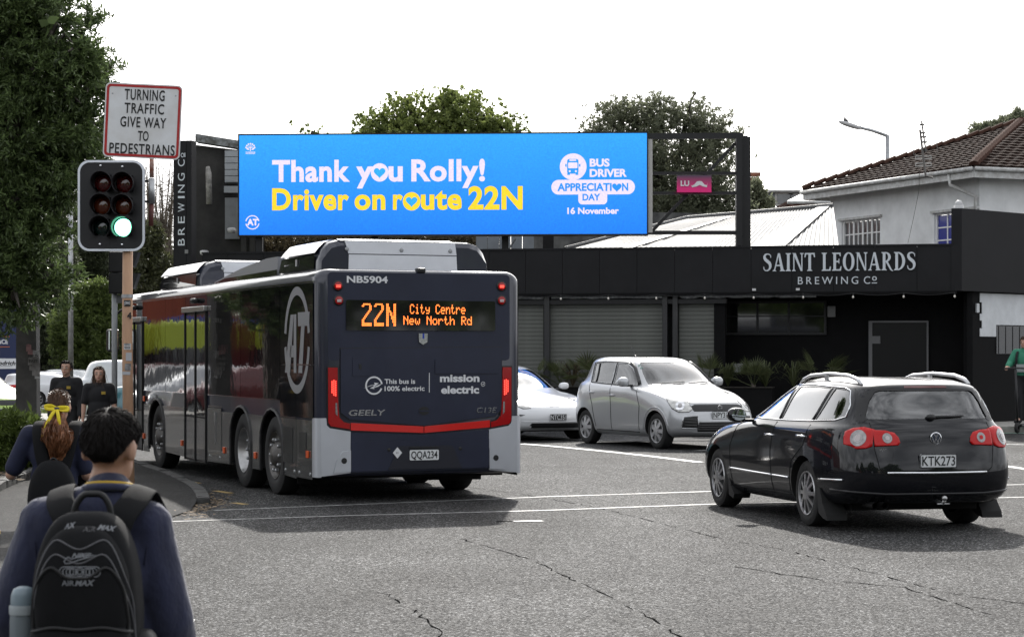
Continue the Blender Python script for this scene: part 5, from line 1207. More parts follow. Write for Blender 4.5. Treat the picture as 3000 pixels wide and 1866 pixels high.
class Car:
    """vehicle with a lofted shell; features are laid on the shell by shooting them at it"""
    def __init__(s, name, label, cat, loc, heading, rings, paint, cavity, side_wins, rear_win, front_win, wheels, wr, ww, track, scale=1, group=None, cut=True, glass=CARGLASS, rear_glass=None):
        s.t = thing(name, label, cat, loc, heading, group); s.t.scale = (scale,)*3; s.paint = paint
        v, f = shell(rings); b = MB(); b.v = v; b.f = f; b.m = [0]*len(f)
        s.body = b.build('body', [paint], s.t); s.bvh = BVHTree.FromPolygons([Vector(p) for p in s.body.data.vertices and [q.co.copy() for q in s.body.data.vertices]], [tuple(p.vertices) for p in s.body.data.polygons])
        wc = MB()
        for x in wheels:
            for sg in (1, -1):
                T = Matrix.Translation((x, sg*(track+.20), wr)) @ Matrix.Rotation(math.pi/2, 4, 'X'); wc.lathe([(wr*1.14, -.55 if sg < 0 else -.22), (wr*1.14, .22 if sg < 0 else .55)], 36, T, cap=True)
        boolcut(s.body, wc.build('cut', UNDER))
        if cut:
            c = MB(); n = len(cavity)
            c.add([(x, -w, z) for x, z, w in cavity]+[(x, w, z) for x, z, w in cavity], [tuple(range(n))[::-1], tuple(range(n, 2*n))]+[(i, (i+1) % n, n+(i+1) % n, n+i) for i in range(n)]); boolcut(s.body, c.build('cut', DARKIN))
            for w in side_wins: c = MB(); c.prism(w, (0, -1.5, 0), X, Z, (0, 3, 0)); boolcut(s.body, c.build('cut', BLACK))
            xr = min(p[0] for p in v); xf = max(p[0] for p in v); cm = (min(p[0] for p in cavity)+max(p[0] for p in cavity))/2
            if rear_win: c = MB(); c.prism(rear_win, (xr-.2, 0, 0), Y, Z, (cm-xr+.2, 0, 0)); boolcut(s.body, c.build('cut', BLACK))
            if front_win: c = MB(); c.prism(front_win, (xf+.2, 0, 0), Y, Z, (cm-xf-.2, 0, 0)); boolcut(s.body, c.build('cut', BLACK))
        shade_auto(s.body.data, 42)
        for w in side_wins:
            for sg in (1, -1): s.patch('side_window', w, 'L' if sg > 0 else 'R', glass, -.006, grow=.012)
        if rear_win: s.patch('rear_window', rear_win, 'B', rear_glass or glass, -.006, grow=.012)
        if front_win: s.patch('windscreen', front_win, 'F', glass, -.006, grow=.012)
        s.wheels, s.wr, s.ww, s.track = wheels, wr, ww, track
    def basis(s, view):
        # returns origin distance vector (towards the viewer), ux, uy for the flat drawing plane
        if view == 'L': return Vector((0, 1, 0)), X, Z
        if view == 'R': return Vector((0, -1, 0)), X, Z
        if view == 'B': return Vector((-1, 0, 0)), Y, Z
        if view == 'F': return Vector((1, 0, 0)), Y, Z
        if view == 'T': return Vector((0, 0, 1)), X, Y
        a = R(view); d = Vector((math.cos(a), math.sin(a), 0)); return d, Vector((-math.sin(a), math.cos(a), 0)), Z
    def shoot(s, view, a, b, off=0):
        d, ux_, uy_ = s.basis(view); o = ux_*a+uy_*b+d*6
        h = s.bvh.ray_cast(o, -d)
        if h[0] is None:
            return None
        n = h[1] if h[1].dot(d) > 0 else -h[1]
        return h[0]+n*off, n
    def patch(s, name, poly, view, m, off=.004, parent=None, step=.05, grow=0, skirt=.0):
        if grow:
            cx = sum(p[0] for p in poly)/len(poly); cy = sum(p[1] for p in poly)/len(poly)
            poly = [(p[0]+grow*math.copysign(1, p[0]-cx)*min(1, abs(p[0]-cx)/.05), p[1]+grow*math.copysign(1, p[1]-cy)*min(1, abs(p[1]-cy)/.05)) for p in poly]
        vs, fs, nb = cdt(poly, step); out = []; last = None
        for p in vs:
            h = s.shoot(view, p[0], p[1], off)
            if h is None:
                cx = sum(q[0] for q in poly)/len(poly); cy = sum(q[1] for q in poly)/len(poly)
                for k in (.97, .93, .88, .8, .7, .5, .3, 0):
                    h = s.shoot(view, cx+(p[0]-cx)*k, cy+(p[1]-cy)*k, off)
                    if h: break
            out.append(h[0] if h else Vector((0, 0, 0)))
        fs = [tuple(q) for q in fs]
        me = mesh_of(name, out, fs, [m], True); bm = bmesh.new(); bm.from_mesh(me); bmesh.ops.recalc_face_normals(bm, faces=bm.faces)
        d = s.basis(view)[0]
        if sum((f.normal.dot(d)*f.calc_area() for f in bm.faces)) < 0: bmesh.ops.reverse_faces(bm, faces=bm.faces)
        if skirt:
            r_ = bmesh.ops.extrude_face_region(bm, geom=[e for e in bm.edges if e.is_boundary]) if False else None
            be = [e for e in bm.edges if e.is_boundary]; r_ = bmesh.ops.extrude_edge_only(bm, edges=be)
            for g in r_['geom']:
                if isinstance(g, bmesh.types.BMVert): g.co -= d*skirt
        bm.to_mesh(me); bm.free()
        return link(name, me, parent or s.t)
    def line(s, name, pts, view, m, r_=.006, off=.0, parent=None, n=6, closed=False, step=.06):
        """strip or seam running over the shell"""
        out = []; k = len(pts)
        for i in range(k if closed else k-1):
            a, c = Vector(pts[i]), Vector(pts[(i+1) % k]); q = max(1, int((c-a).length/step))
            for t in range(q):
                p = a.lerp(c, t/q); h = s.shoot(view, p.x, p.y, off)
                if h: out.append(h[0])
        if not closed:
            h = s.shoot(view, pts[-1][0], pts[-1][1], off)
            if h: out.append(h[0])
        if len(out) < 2: return None
        b = MB(); b.tube(out, r_, n, closed=closed); return b.build(name, m, parent or s.t, True)
    def at(s, view, a, b, off=0): return s.shoot(view, a, b, off)[0]
    def add_wheels(s, style='spoke', n=10, cover=ALLOY, steer=0):
        wr, ww = s.wr, s.ww
        for x in s.wheels:
            for sg in (1, -1):
                T = Matrix.Translation((x, sg*s.track, wr)) @ Matrix.Rotation(-sg*math.pi/2, 4, 'X')
                if steer and x == max(s.wheels): T = Matrix.Translation((x, sg*(s.track-.02), wr)) @ Matrix.Rotation(steer, 4, 'Z') @ Matrix.Rotation(-sg*math.pi/2, 4, 'X')
                rr = wr*.66; b = MB(); b.lathe([(rr*.98, -ww), (wr*.93, -ww), (wr, -ww*.86), (wr, -ww*.16), (wr*.965, -ww*.05), (wr*.88, 0), (wr*.76, .004), (rr*1.03, -.006), (rr, -.02)], 40, T)
                w = b.build('wheel', RUBBER, s.t, auto=40)
                b = MB(); b.lathe([(rr*1.0, -.004), (rr*.985, .002), (rr*.94, -.012), (rr*.92, -.09), (0, -.10)], 36, T, 0); b.build('rim_barrel', mat('rim_dark', (.03, .03, .03), .5, .5), w, auto=40)
                b = MB(); b.lathe([(rr*1.02, -.006), (rr*1.0, .003), (rr*.95, .0), (rr*.93, -.02)], 36, T)
                for i in range(n):
                    a = 2*math.pi*i/n; Ta = T @ Matrix.Rotation(a, 4, 'Z')
                    if style == 'spoke': w0, w1_ = .028, .040
                    else: w0, w1_ = .05, .075
                    q = [(.045, -w0*.5), (rr*.96, -w1_*.5), (rr*.96, w1_*.5), (.045, w0*.5)]; k = [(.05, .012), (rr*.96, -.010), (rr*.96, -.010), (.05, .012)]
                    b.add([(p[0], p[1], z[1]) for p, z in zip(q, k)]+[(p[0], p[1], -.05) for p in q], [(0, 1, 2, 3), (0, 4, 5, 1), (3, 2, 6, 7)], 0, Ta)
                b.lathe([(.075, -.02), (.07, .012), (.03, .018), (0, .018)], 18, T); b.build('rim', cover, w, auto=40)
    def plate(s, txt, view, y, z, w=.36, h=.125, dark=False, tilt=0):
        d, ux_, uy_ = s.basis(view); p = s.at(view, y, z, 0)+d*.012; uxx = ux_ if view == 'F' else -ux_
        if view not in ('F', 'B'): uxx = ux_
        o = flat(rrect(w, h, .012, 3), s.t, WHITEPLATE if not dark else BLACK, p, uxx, Z, 'number_plate', 0, .008)
        lettering(txt, o, PLATEBLK if not dark else VINYL, p-uxx*w*.45-Z*h*.33, uxx, Z, h*.66, w*.9, .012, 0, 1, .0105)
        if not dark: b = MB(); b.ringprism(rrect(w, h, .012, 3), rrect(w-.014, h-.014, .008, 3), p+uxx.cross(Z)*.008, uxx, Z, uxx.cross(Z)*.002); b.build('plate_rim', PLATEBLK, o)
        else: b = MB(); b.ringprism(rrect(w, h, .012, 3), rrect(w-.014, h-.014, .008, 3), p+uxx.cross(Z)*.008, uxx, Z, uxx.cross(Z)*.002); b.build('plate_rim', VINYL, o)
        return o
    def seats(s, xs, z=.55, hw=.34):
        for x in xs:
            for y in (hw, -hw):
                b = MB(); b.box((x, y, z+.32), (.14, .48, .62), b=.05); b.box((x+.02, y, z+.70), (.10, .26, .17), b=.04); b.box((x+.25, y, z), (.5, .48, .16), b=.05); b.build('seat', mat('seat_cloth', (.035, .035, .037), .9), s.t)
        b = MB(); xm = max(xs)+.55; b.box((xm, 0, z+.28), (.35, 1.3, .2), b=.05); b.build('dashboard', DARKIN, s.t)
        b = MB(); b.tube([(xm-.22+.06*math.cos(2*math.pi*i/20)*0, -.34+.18*math.cos(2*math.pi*i/20), z+.38+.18*math.sin(2*math.pi*i/20)) for i in range(20)], .014, 6, closed=True); b.build('steering_wheel', BLACK, s.t)
    def mirrors(s, x, z, m, y=.93, yb=.84, sz=(.13, .20, .15)):
        for sg in (1, -1):
            b = MB(); b.ell((x, sg*(y+sz[1]*.45), z+.06), (sz[0]*.62, sz[1]*.5, sz[2]*.5), 16, 10, e=.75); o = b.build('door_mirror', m, s.t, True)
            b = MB(); b.box((x, sg*(yb+(y-yb)*.7), z), (.06, .14, .035), b=.01); b.build('mirror_arm', BLACK, o)
            b = MB(); b.prism(circ(sz[1]*.40, 18, 0, 0, sz[2]*.38), (x-sz[0]*.50, sg*(y+sz[1]*.45), z+.06), Y, Z, (-.02, 0, 0)); b.build('mirror_glass', mat('mirror_glass'), o)
    def handles(s, pts, m, L_=.16):
        for x, z in pts:
            for vw, sg in (('L', 1), ('R', -1)):
                p = s.at(vw, x, z, .0); b = MB(); b.tube([p+Vector((-L_/2, -sg*.004, 0)), p+Vector((-L_*.35, sg*.022, .003)), p+Vector((L_*.35, sg*.022, .003)), p+Vector((L_/2, -sg*.004, 0))], .013, 8); b.build('door_handle', m, s.t, True)
# ---- black estate car in the foreground (rear axle at the origin, nose along +x)
EST = [
 [(3.42, 0, .24), (3.36, .5, .24), (3.2, .72, .23), (3.05, .78, .21), (2.71, .80, .2), (2.0, .80, .2), (1.3, .8, .2), (.6, .8, .2), (0, .8, .22), (-.5, .78, .25), (-.84, .70, .27), (-.96, .45, .28), (-.98, 0, .28)],
 [(3.60, 0, .32), (3.55, .5, .32), (3.30, .80, .32), (3.1, .87, .31), (2.71, .89, .3), (2, .87, .28), (1.3, .87, .28), (.6, .87, .28), (0, .89, .3), (-.5, .885, .33), (-.93, .80, .36), (-1.08, .5, .38), (-1.11, 0, .38)],
 [(3.64, 0, .50), (3.58, .5, .5), (3.32, .83, .52), (3.08, .9, .54), (2.71, .915, .55), (2, .91, .5), (1.3, .91, .5), (.6, .91, .5), (0, .925, .54), (-.5, .912, .55), (-.98, .82, .56), (-1.12, .5, .56), (-1.15, 0, .56)],
 [(3.58, 0, .68), (3.5, .5, .68), (3.22, .80, .70), (3.02, .88, .72), (2.71, .91, .74), (2, .91, .72), (1.3, .91, .72), (.6, .915, .73), (0, .92, .75), (-.5, .905, .76), (-.96, .80, .76), (-1.08, .5, .76), (-1.11, 0, .76)],
 [(3.36, 0, .80), (3.28, .5, .79), (3.08, .73, .80), (2.95, .80, .83), (2.65, .85, .89), (2.0, .885, .92), (1.3, .897, .94), (.6, .897, .95), (0, .893, .965), (-.5, .87, .975), (-.90, .76, .98), (-1.01, .48, .98), (-1.04, 0, .98)],
 [(2.15, 0, 1.0), (2.10, .42, 1.0), (2.0, .62, .995), (1.92, .72, .985), (1.78, .80, .98), (1.58, .845, .985), (1.2, .858, .995), (.6, .857, 1.005), (0, .848, 1.02), (-.45, .825, 1.025), (-.84, .725, 1.03), (-.96, .46, 1.03), (-.99, 0, 1.03)],
 [(1.62, 0, 1.25), (1.58, .40, 1.245), (1.48, .575, 1.23), (1.40, .645, 1.215), (1.28, .70, 1.21), (1.1, .735, 1.22), (.8, .75, 1.23), (.35, .75, 1.23), (-.1, .745, 1.23), (-.5, .72, 1.225), (-.76, .65, 1.22), (-.88, .42, 1.22), (-.91, 0, 1.22)],
 [(1.12, 0, 1.435), (1.08, .36, 1.425), (.98, .52, 1.405), (.88, .585, 1.395), (.72, .615, 1.40), (.55, .63, 1.405), (.25, .64, 1.41), (-.05, .64, 1.41), (-.35, .63, 1.40), (-.58, .61, 1.39), (-.74, .55, 1.375), (-.82, .36, 1.385), (-.85, 0, 1.39)],
 [(.96, 0, 1.458), (.93, .26, 1.455), (.85, .38, 1.448), (.75, .43, 1.448), (.6, .45, 1.453), (.45, .46, 1.457), (.2, .465, 1.46), (-.05, .465, 1.457), (-.3, .46, 1.447), (-.48, .44, 1.437), (-.62, .40, 1.425), (-.70, .28, 1.42), (-.73, 0, 1.42)]]
BLKCAR = mat('black_car_paint', (.006, .0065, .009), .3, coat=.9, spec=.05)
cavE = [(2.02, .50, .70), (2.05, .93, .70), (1.60, 1.21, .58), (1.08, 1.385, .50), (.2, 1.40, .52), (-.6, 1.37, .50), (-.78, 1.2, .56), (-.86, .98, .62), (-.88, .50, .62)]
swE = [[(1.72, 1.03), (1.30, 1.03), (.87, 1.035), (.84, 1.20), (.80, 1.35), (1.06, 1.345), (1.30, 1.25), (1.54, 1.13)], [(.79, 1.035), (.30, 1.04), (-.02, 1.045), (-.10, 1.20), (-.17, 1.355), (.30, 1.365), (.72, 1.36), (.76, 1.20)], [(-.12, 1.05), (-.55, 1.07), (-.68, 1.10), (-.66, 1.20), (-.56, 1.325), (-.47, 1.345), (-.25, 1.355), (-.19, 1.20)]]
rwE = [(-.60, 1.075), (-.62, 1.09), (-.56, 1.24), (-.50, 1.325), (-.46, 1.34), (.46, 1.34), (.50, 1.325), (.56, 1.24), (.62, 1.09), (.60, 1.075)]
fwE = [(-.66, 1.03), (.66, 1.03), (.60, 1.20), (.50, 1.36), (.46, 1.38), (-.46, 1.38), (-.50, 1.36), (-.60, 1.20)]
est = Car('estate_car', 'black estate car with roof rails and red tail lamps in the foreground', 'car', (3.755, 20.7, 0), math.pi/2+R(13), EST, BLKCAR, cavE, swE, rwE, fwE, (0, 2.71), .325, .215, .88)
est.add_wheels('spoke', 10); est.seats((1.15, .35)); est.mirrors(1.62, .99, BLKCAR, .95)
est.handles(((.98, .86), (.07, .88)), CHROME, .20)
# dark rear screen surround, chrome window line
est.patch('rear_screen_surround', [(-.70, 1.05), (-.62, 1.36), (.62, 1.36), (.70, 1.05), (.64, 1.05), (.60, 1.075), (.62, 1.09), (.56, 1.24), (.50, 1.325), (.46, 1.34), (-.46, 1.34), (-.50, 1.325), (-.56, 1.24), (-.62, 1.09), (-.60, 1.075), (-.64, 1.05)], 'B', BLACK, .003)
for vw in ('L', 'R'):
    est.line('window_trim', [(1.76, 1.02), (1.3, 1.018), (.6, 1.022), (0, 1.032), (-.55, 1.055), (-.69, 1.09), (-.675, 1.2), (-.575, 1.335), (-.45, 1.362), (.3, 1.382), (.8, 1.375), (1.07, 1.36), (1.32, 1.26), (1.56, 1.135), (1.76, 1.02)], vw, CHROME, .0085, .002)
    for x0, x1, z0, z1 in ((.83, .815, 1.03, 1.36), (-.07, -.18, 1.045, 1.36)):
        est.line('pillar_trim', [(x0, z0), ((x0+x1)/2, (z0+z1)/2), (x1, z1)], vw, BLACK, .03, -.016)
    est.line('side_trim', [(2.22, .46), (1.4, .455), (.94, .455)], vw, CHROME, .012, .006); est.line('side_trim', [(.92, .455), (.42, .455)], vw, CHROME, .012, .006); est.line('side_trim', [(-.42, .485), (-.86, .50)], vw, CHROME, .012, .006)
    # door seams
    for q in ([(2.2, .30), (2.22, .7), (2.05, .93), (1.76, 1.0)], [(.93, .27), (.95, .7), (.86, 1.0)], [(.42, .32), (.34, .62), (.0, .80), (-.08, 1.0)], [(2.2, .285), (.42, .285)]):
        est.line('panel_gap', q, vw, UNDER, .008, -.002)
    # mud flaps
    sg = 1 if vw == 'L' else -1
    b = MB(); b.prism([(-.43, .40), (-.36, .40), (-.40, .16), (-.50, .12), (-.62, .10), (-.60, .16), (-.50, .26)], (0, sg*.70, 0), X, Z, (0, sg*.21, 0)); b.build('mud_flap', RUBBER, est.t)
    b = MB(); b.prism([(2.29, .40), (2.36, .40), (2.30, .16), (2.16, .13), (2.13, .18), (2.24, .26)], (0, sg*.70, 0), X, Z, (0, sg*.19, 0)); b.build('mud_flap', RUBBER, est.t)
    # roof rail on feet
    p = [est.at('T', x, sg*.555, 0) for x in (1.00, .90, .72, .2, -.3, -.52, -.62)]
    lift = [0, .034, .052, .058, .054, .034, .0]
    b = MB(); b.tube([q+Z*l for q, l in zip(p, lift)], [.015, .019, .018, .017, .018, .022, .018], 8); rl = b.build('roof_rail', mat('satin_alloy', (.62, .62, .63), .35, .7), est.t, True)
    b = MB(); q = est.at('T', .28, sg*.555); b.box(q+Z*.02, (.06, .03, .06), b=.008); b.build('rail_foot', mat('satin_alloy'), rl)
    # tail lamp: outer part on the wing, inner part on the tailgate
    a = 180-sg*38     # view direction between rear and side
    def on(pts): return pts
REDD = mat('tail_red', (.52, .004, .005), .25, spec=.3, coat=.2)
for sg in (1, -1):
    view = 180-sg*40
    d, ux_, uy_ = est.basis(view)
    # wing half seen obliquely: horizontal coordinate along ux_
    def wl(y, z):   # point of the shell at lateral y from behind, as coordinate of this oblique view
        h = est.shoot('B', sg*y, z); return None if h is None else (h[0].dot(ux_), z)
    i0 = wl(.60, .9)[0]; o0 = i0-sg*.30
    ctr = (i0-sg*.135, .895)
    outer = [(i0-sg*.005, .975), (i0-sg*.10, .995), (i0-sg*.20, .985), (i0-sg*.275, .955), (i0-sg*.285, .90), (i0-sg*.28, .835), (i0-sg*.20, .82), (i0-sg*.14, .795), (i0-sg*.06, .80), (i0-sg*.005, .82)]
    lamp = est.patch('tail_lamp', outer, view, REDD, .012, skirt=.03, step=.03)
    est.patch('lamp_lens', circ(.074, 24, *ctr), view, CLEARLENS, .016, lamp, .03); est.patch('lamp_ring', circ(.044, 20, *ctr), view, mat('lens_ring', (.35, .34, .34), .2, .7, coat=1), .020, lamp, .03); est.patch('lamp_bulb', circ(.028, 16, *ctr), view, mat('lens_bright', (.55, .5, .5), .15, coat=.5), .024, lamp, .02)
    inner = [(sg*.595, .97), (sg*.48, .965), (sg*.40, .945), (sg*.365, .90), (sg*.355, .855), (sg*.375, .83), (sg*.595, .82)]
    l2_ = est.patch('tail_lamp', inner, 'B', REDD, .012, skirt=.03, step=.03)
    cc = (sg*.475, .895); est.patch('lamp_lens', circ(.046, 20, *cc), 'B', CLEARLENS, .016, l2_, .03); est.patch('lamp_bulb', circ(.02, 16, *cc), 'B', mat('lens_bright') if sg > 0 else REDD, .020, l2_, .02)
    est.line('panel_gap', [(sg*.598, 1.04), (sg*.602, .80), (sg*.57, .62), (sg*.50, .565)], 'B', UNDER, .005, -.001)
est.line('tailgate_trim', [(.50, .575), (0, .572), (-.50, .575)], 'B', CHROME, .013, .008)
est.line('panel_gap', [(.52, .555), (0, .552), (-.52, .555)], 'B', UNDER, .006, 0); est.line('bumper_crease', [(.88, .40), (.5, .375), (0, .375), (-.5, .375), (-.88, .40)], 'B', mat('black_trim_satin', (.02, .02, .022), .35), .012, .002)
est.patch('plate_recess', [(-.46, .60), (.46, .60), (.43, .765), (-.43, .765)], 'B', BLKCAR, .003)
est.plate('KTK273', 'B', 0, .685, .37, .13)
p = est.at('B', 0, .895, .004); b = MB(); T = Matrix.Translation(p) @ Matrix.Rotation(-math.pi/2, 4, 'Y'); b.lathe([(.058, 0), (.058, .012), (.050, .016), (.048, .010)], 28, T); b.lathe([(.049, .006), (0, .008)], 24, T, 1)
bd = b.build('badge', [CHROME, mat('badge_dark', (.02, .03, .06), .3, coat=1)], est.t, auto=40)
def bstroke(q, w=.008):
    b = MB()
    for (a0, z0), (a1, z1) in zip(q[:-1], q[1:]):
        t = Vector((a1-a0, z1-z0)).normalized(); n = Vector((-t.y, t.x))*w/2; b.add([p+Vector((-.014, -aa, zz)) for aa, zz in ((a0+n.x, z0+n.y), (a1+n.x, z1+n.y), (a1-n.x, z1-n.y), (a0-n.x, z0-n.y))], [(0, 1, 2, 3)])
    b.build('badge_letters', CHROME, bd)
bstroke([(-.02, .044), (0, .006), (.02, .044)]); bstroke([(-.042, .022), (-.018, -.042), (0, .002), (.018, -.042), (.042, .022)])
lettering('PASSAT', est.t, CHROME, est.at('B', .56, .775, .004), -Y, Z, .024, .17, .02, off=.003, name='badge_lettering')
est.patch('brake_light', [(-.22, 1.365), (.22, 1.365), (.21, 1.385), (-.21, 1.385)], 'B', mat('dark_red_lens', (.10, .01, .01), .2, coat=1), .004)
b = MB(); q0 = est.at('B', .0, 1.085, .012); q1 = est.at('B', -.34, 1.095, .014); b.tube([q0, q1], [.016, .007], 6); b.ell(tuple(q0), (.03, .05, .03), 10, 8); b.build('rear_wiper', BLACK, est.t, True)
# tow ball and exhausts
b = MB(); b.tube([(-1.05, -.02, .30), (-1.20, -.02, .29), (-1.23, -.02, .32)], .018, 8); b.lathe([(.012, 0), (.026, .012), (.028, .03), (.018, .046), (0, .05)], 14, Matrix.Translation((-1.23, -.02, .315))); b.box((-1.2, -.02, .285), (.03, .12, .012)); b.build('tow_ball', mat('tow_steel', (.45, .45, .45), .35, .9), est.t, True)
for y in (.60, .50): b = MB(); b.tube([(-.8, y, .265), (-1.06, y, .265)], .032, 12, cap=False); b.build('exhaust_pipe', mat('exhaust', (.05, .05, .05), .4, .8), est.t, True)
b = MB(); b.box((1.2, 0, .24), (3.6, 1.3, .10)); b.build('underbody', UNDER, est.t)
# ---- silver hatchback
HAT = [
 [(3.02, 0, .22), (2.97, .45, .22), (2.82, .64, .21), (2.72, .70, .2), (2.43, .73, .2), (1.9, .73, .19), (1.2, .73, .19), (.55, .73, .19), (0, .73, .22), (-.28, .70, .26), (-.46, .62, .28), (-.54, .4, .29), (-.56, 0, .29)],
 [(3.16, 0, .30), (3.11, .45, .30), (2.92, .73, .30), (2.78, .80, .30), (2.43, .825, .3), (1.9, .80, .27), (1.2, .795, .27), (.55, .80, .27), (0, .825, .31), (-.28, .80, .34), (-.50, .71, .37), (-.60, .45, .39), (-.62, 0, .39)],
 [(3.18, 0, .46), (3.13, .45, .46), (2.93, .745, .48), (2.78, .815, .50), (2.43, .845, .54), (1.9, .83, .48), (1.2, .825, .47), (.55, .83, .48), (0, .85, .54), (-.28, .825, .56), (-.50, .73, .58), (-.60, .45, .58), (-.62, 0, .58)],
 [(3.12, 0, .66), (3.06, .45, .66), (2.87, .71, .68), (2.74, .785, .70), (2.43, .835, .73), (1.9, .84, .72), (1.2, .84, .72), (.55, .84, .73), (0, .845, .77), (-.28, .81, .80), (-.47, .71, .82), (-.55, .45, .82), (-.57, 0, .82)],
 [(3.02, 0, .78), (2.95, .42, .78), (2.77, .62, .80), (2.62, .71, .84), (2.35, .78, .90), (1.9, .815, .94), (1.2, .825, .97), (.55, .82, .99), (0, .80, 1.02), (-.26, .76, 1.04), (-.43, .66, 1.05), (-.50, .42, 1.05), (-.52, 0, 1.05)],
 [(2.12, 0, 1.03), (2.08, .40, 1.02), (2.0, .58, 1.01), (1.93, .67, 1.005), (1.80, .735, 1.0), (1.6, .765, 1.01), (1.2, .775, 1.025), (.55, .77, 1.05), (.05, .75, 1.075), (-.20, .705, 1.085), (-.37, .61, 1.09), (-.45, .4, 1.09), (-.47, 0, 1.09)],
 [(1.72, 0, 1.29), (1.68, .40, 1.28), (1.60, .56, 1.265), (1.54, .61, 1.255), (1.45, .645, 1.25), (1.3, .665, 1.255), (1.0, .68, 1.265), (.5, .68, 1.28), (.1, .665, 1.285), (-.12, .635, 1.285), (-.27, .55, 1.285), (-.36, .36, 1.285), (-.39, 0, 1.285)],
 [(1.36, 0, 1.475), (1.32, .38, 1.465), (1.25, .52, 1.445), (1.18, .56, 1.435), (1.05, .585, 1.44), (.9, .60, 1.445), (.65, .61, 1.455), (.35, .61, 1.46), (.05, .60, 1.455), (-.10, .575, 1.445), (-.20, .50, 1.435), (-.27, .34, 1.44), (-.30, 0, 1.44)],
 [(1.2, 0, 1.50), (1.17, .28, 1.497), (1.10, .40, 1.487), (1.02, .44, 1.487), (.9, .46, 1.492), (.78, .465, 1.497), (.55, .47, 1.502), (.3, .47, 1.505), (.08, .465, 1.50), (-.03, .44, 1.493), (-.11, .38, 1.483), (-.16, .26, 1.483), (-.18, 0, 1.483)]]
SILC = mat('silver_car_paint', (.50, .51, .525), .32, .4, coat=.9)
cavH = [(1.98, .45, .66), (2.02, .96, .66), (1.66, 1.25, .54), (1.32, 1.42, .48), (.5, 1.45, .50), (-.1, 1.42, .48), (-.24, 1.28, .50), (-.34, 1.06, .55), (-.36, .45, .55)]
swH = [[(1.70, 1.045), (1.3, 1.045), (.93, 1.055), (.90, 1.22), (.87, 1.40), (1.14, 1.395), (1.36, 1.31), (1.55, 1.17)], [(.84, 1.06), (.45, 1.075), (.16, 1.09), (.10, 1.24), (.06, 1.395), (.40, 1.41), (.79, 1.405), (.81, 1.22)]]
fwH = [(-.64, 1.05), (.64, 1.05), (.585, 1.24), (.51, 1.40), (.46, 1.425), (-.46, 1.425), (-.51, 1.40), (-.585, 1.24)]
rwH = [(-.50, 1.11), (.50, 1.11), (.46, 1.26), (.42, 1.38), (-.42, 1.38), (-.46, 1.26)]
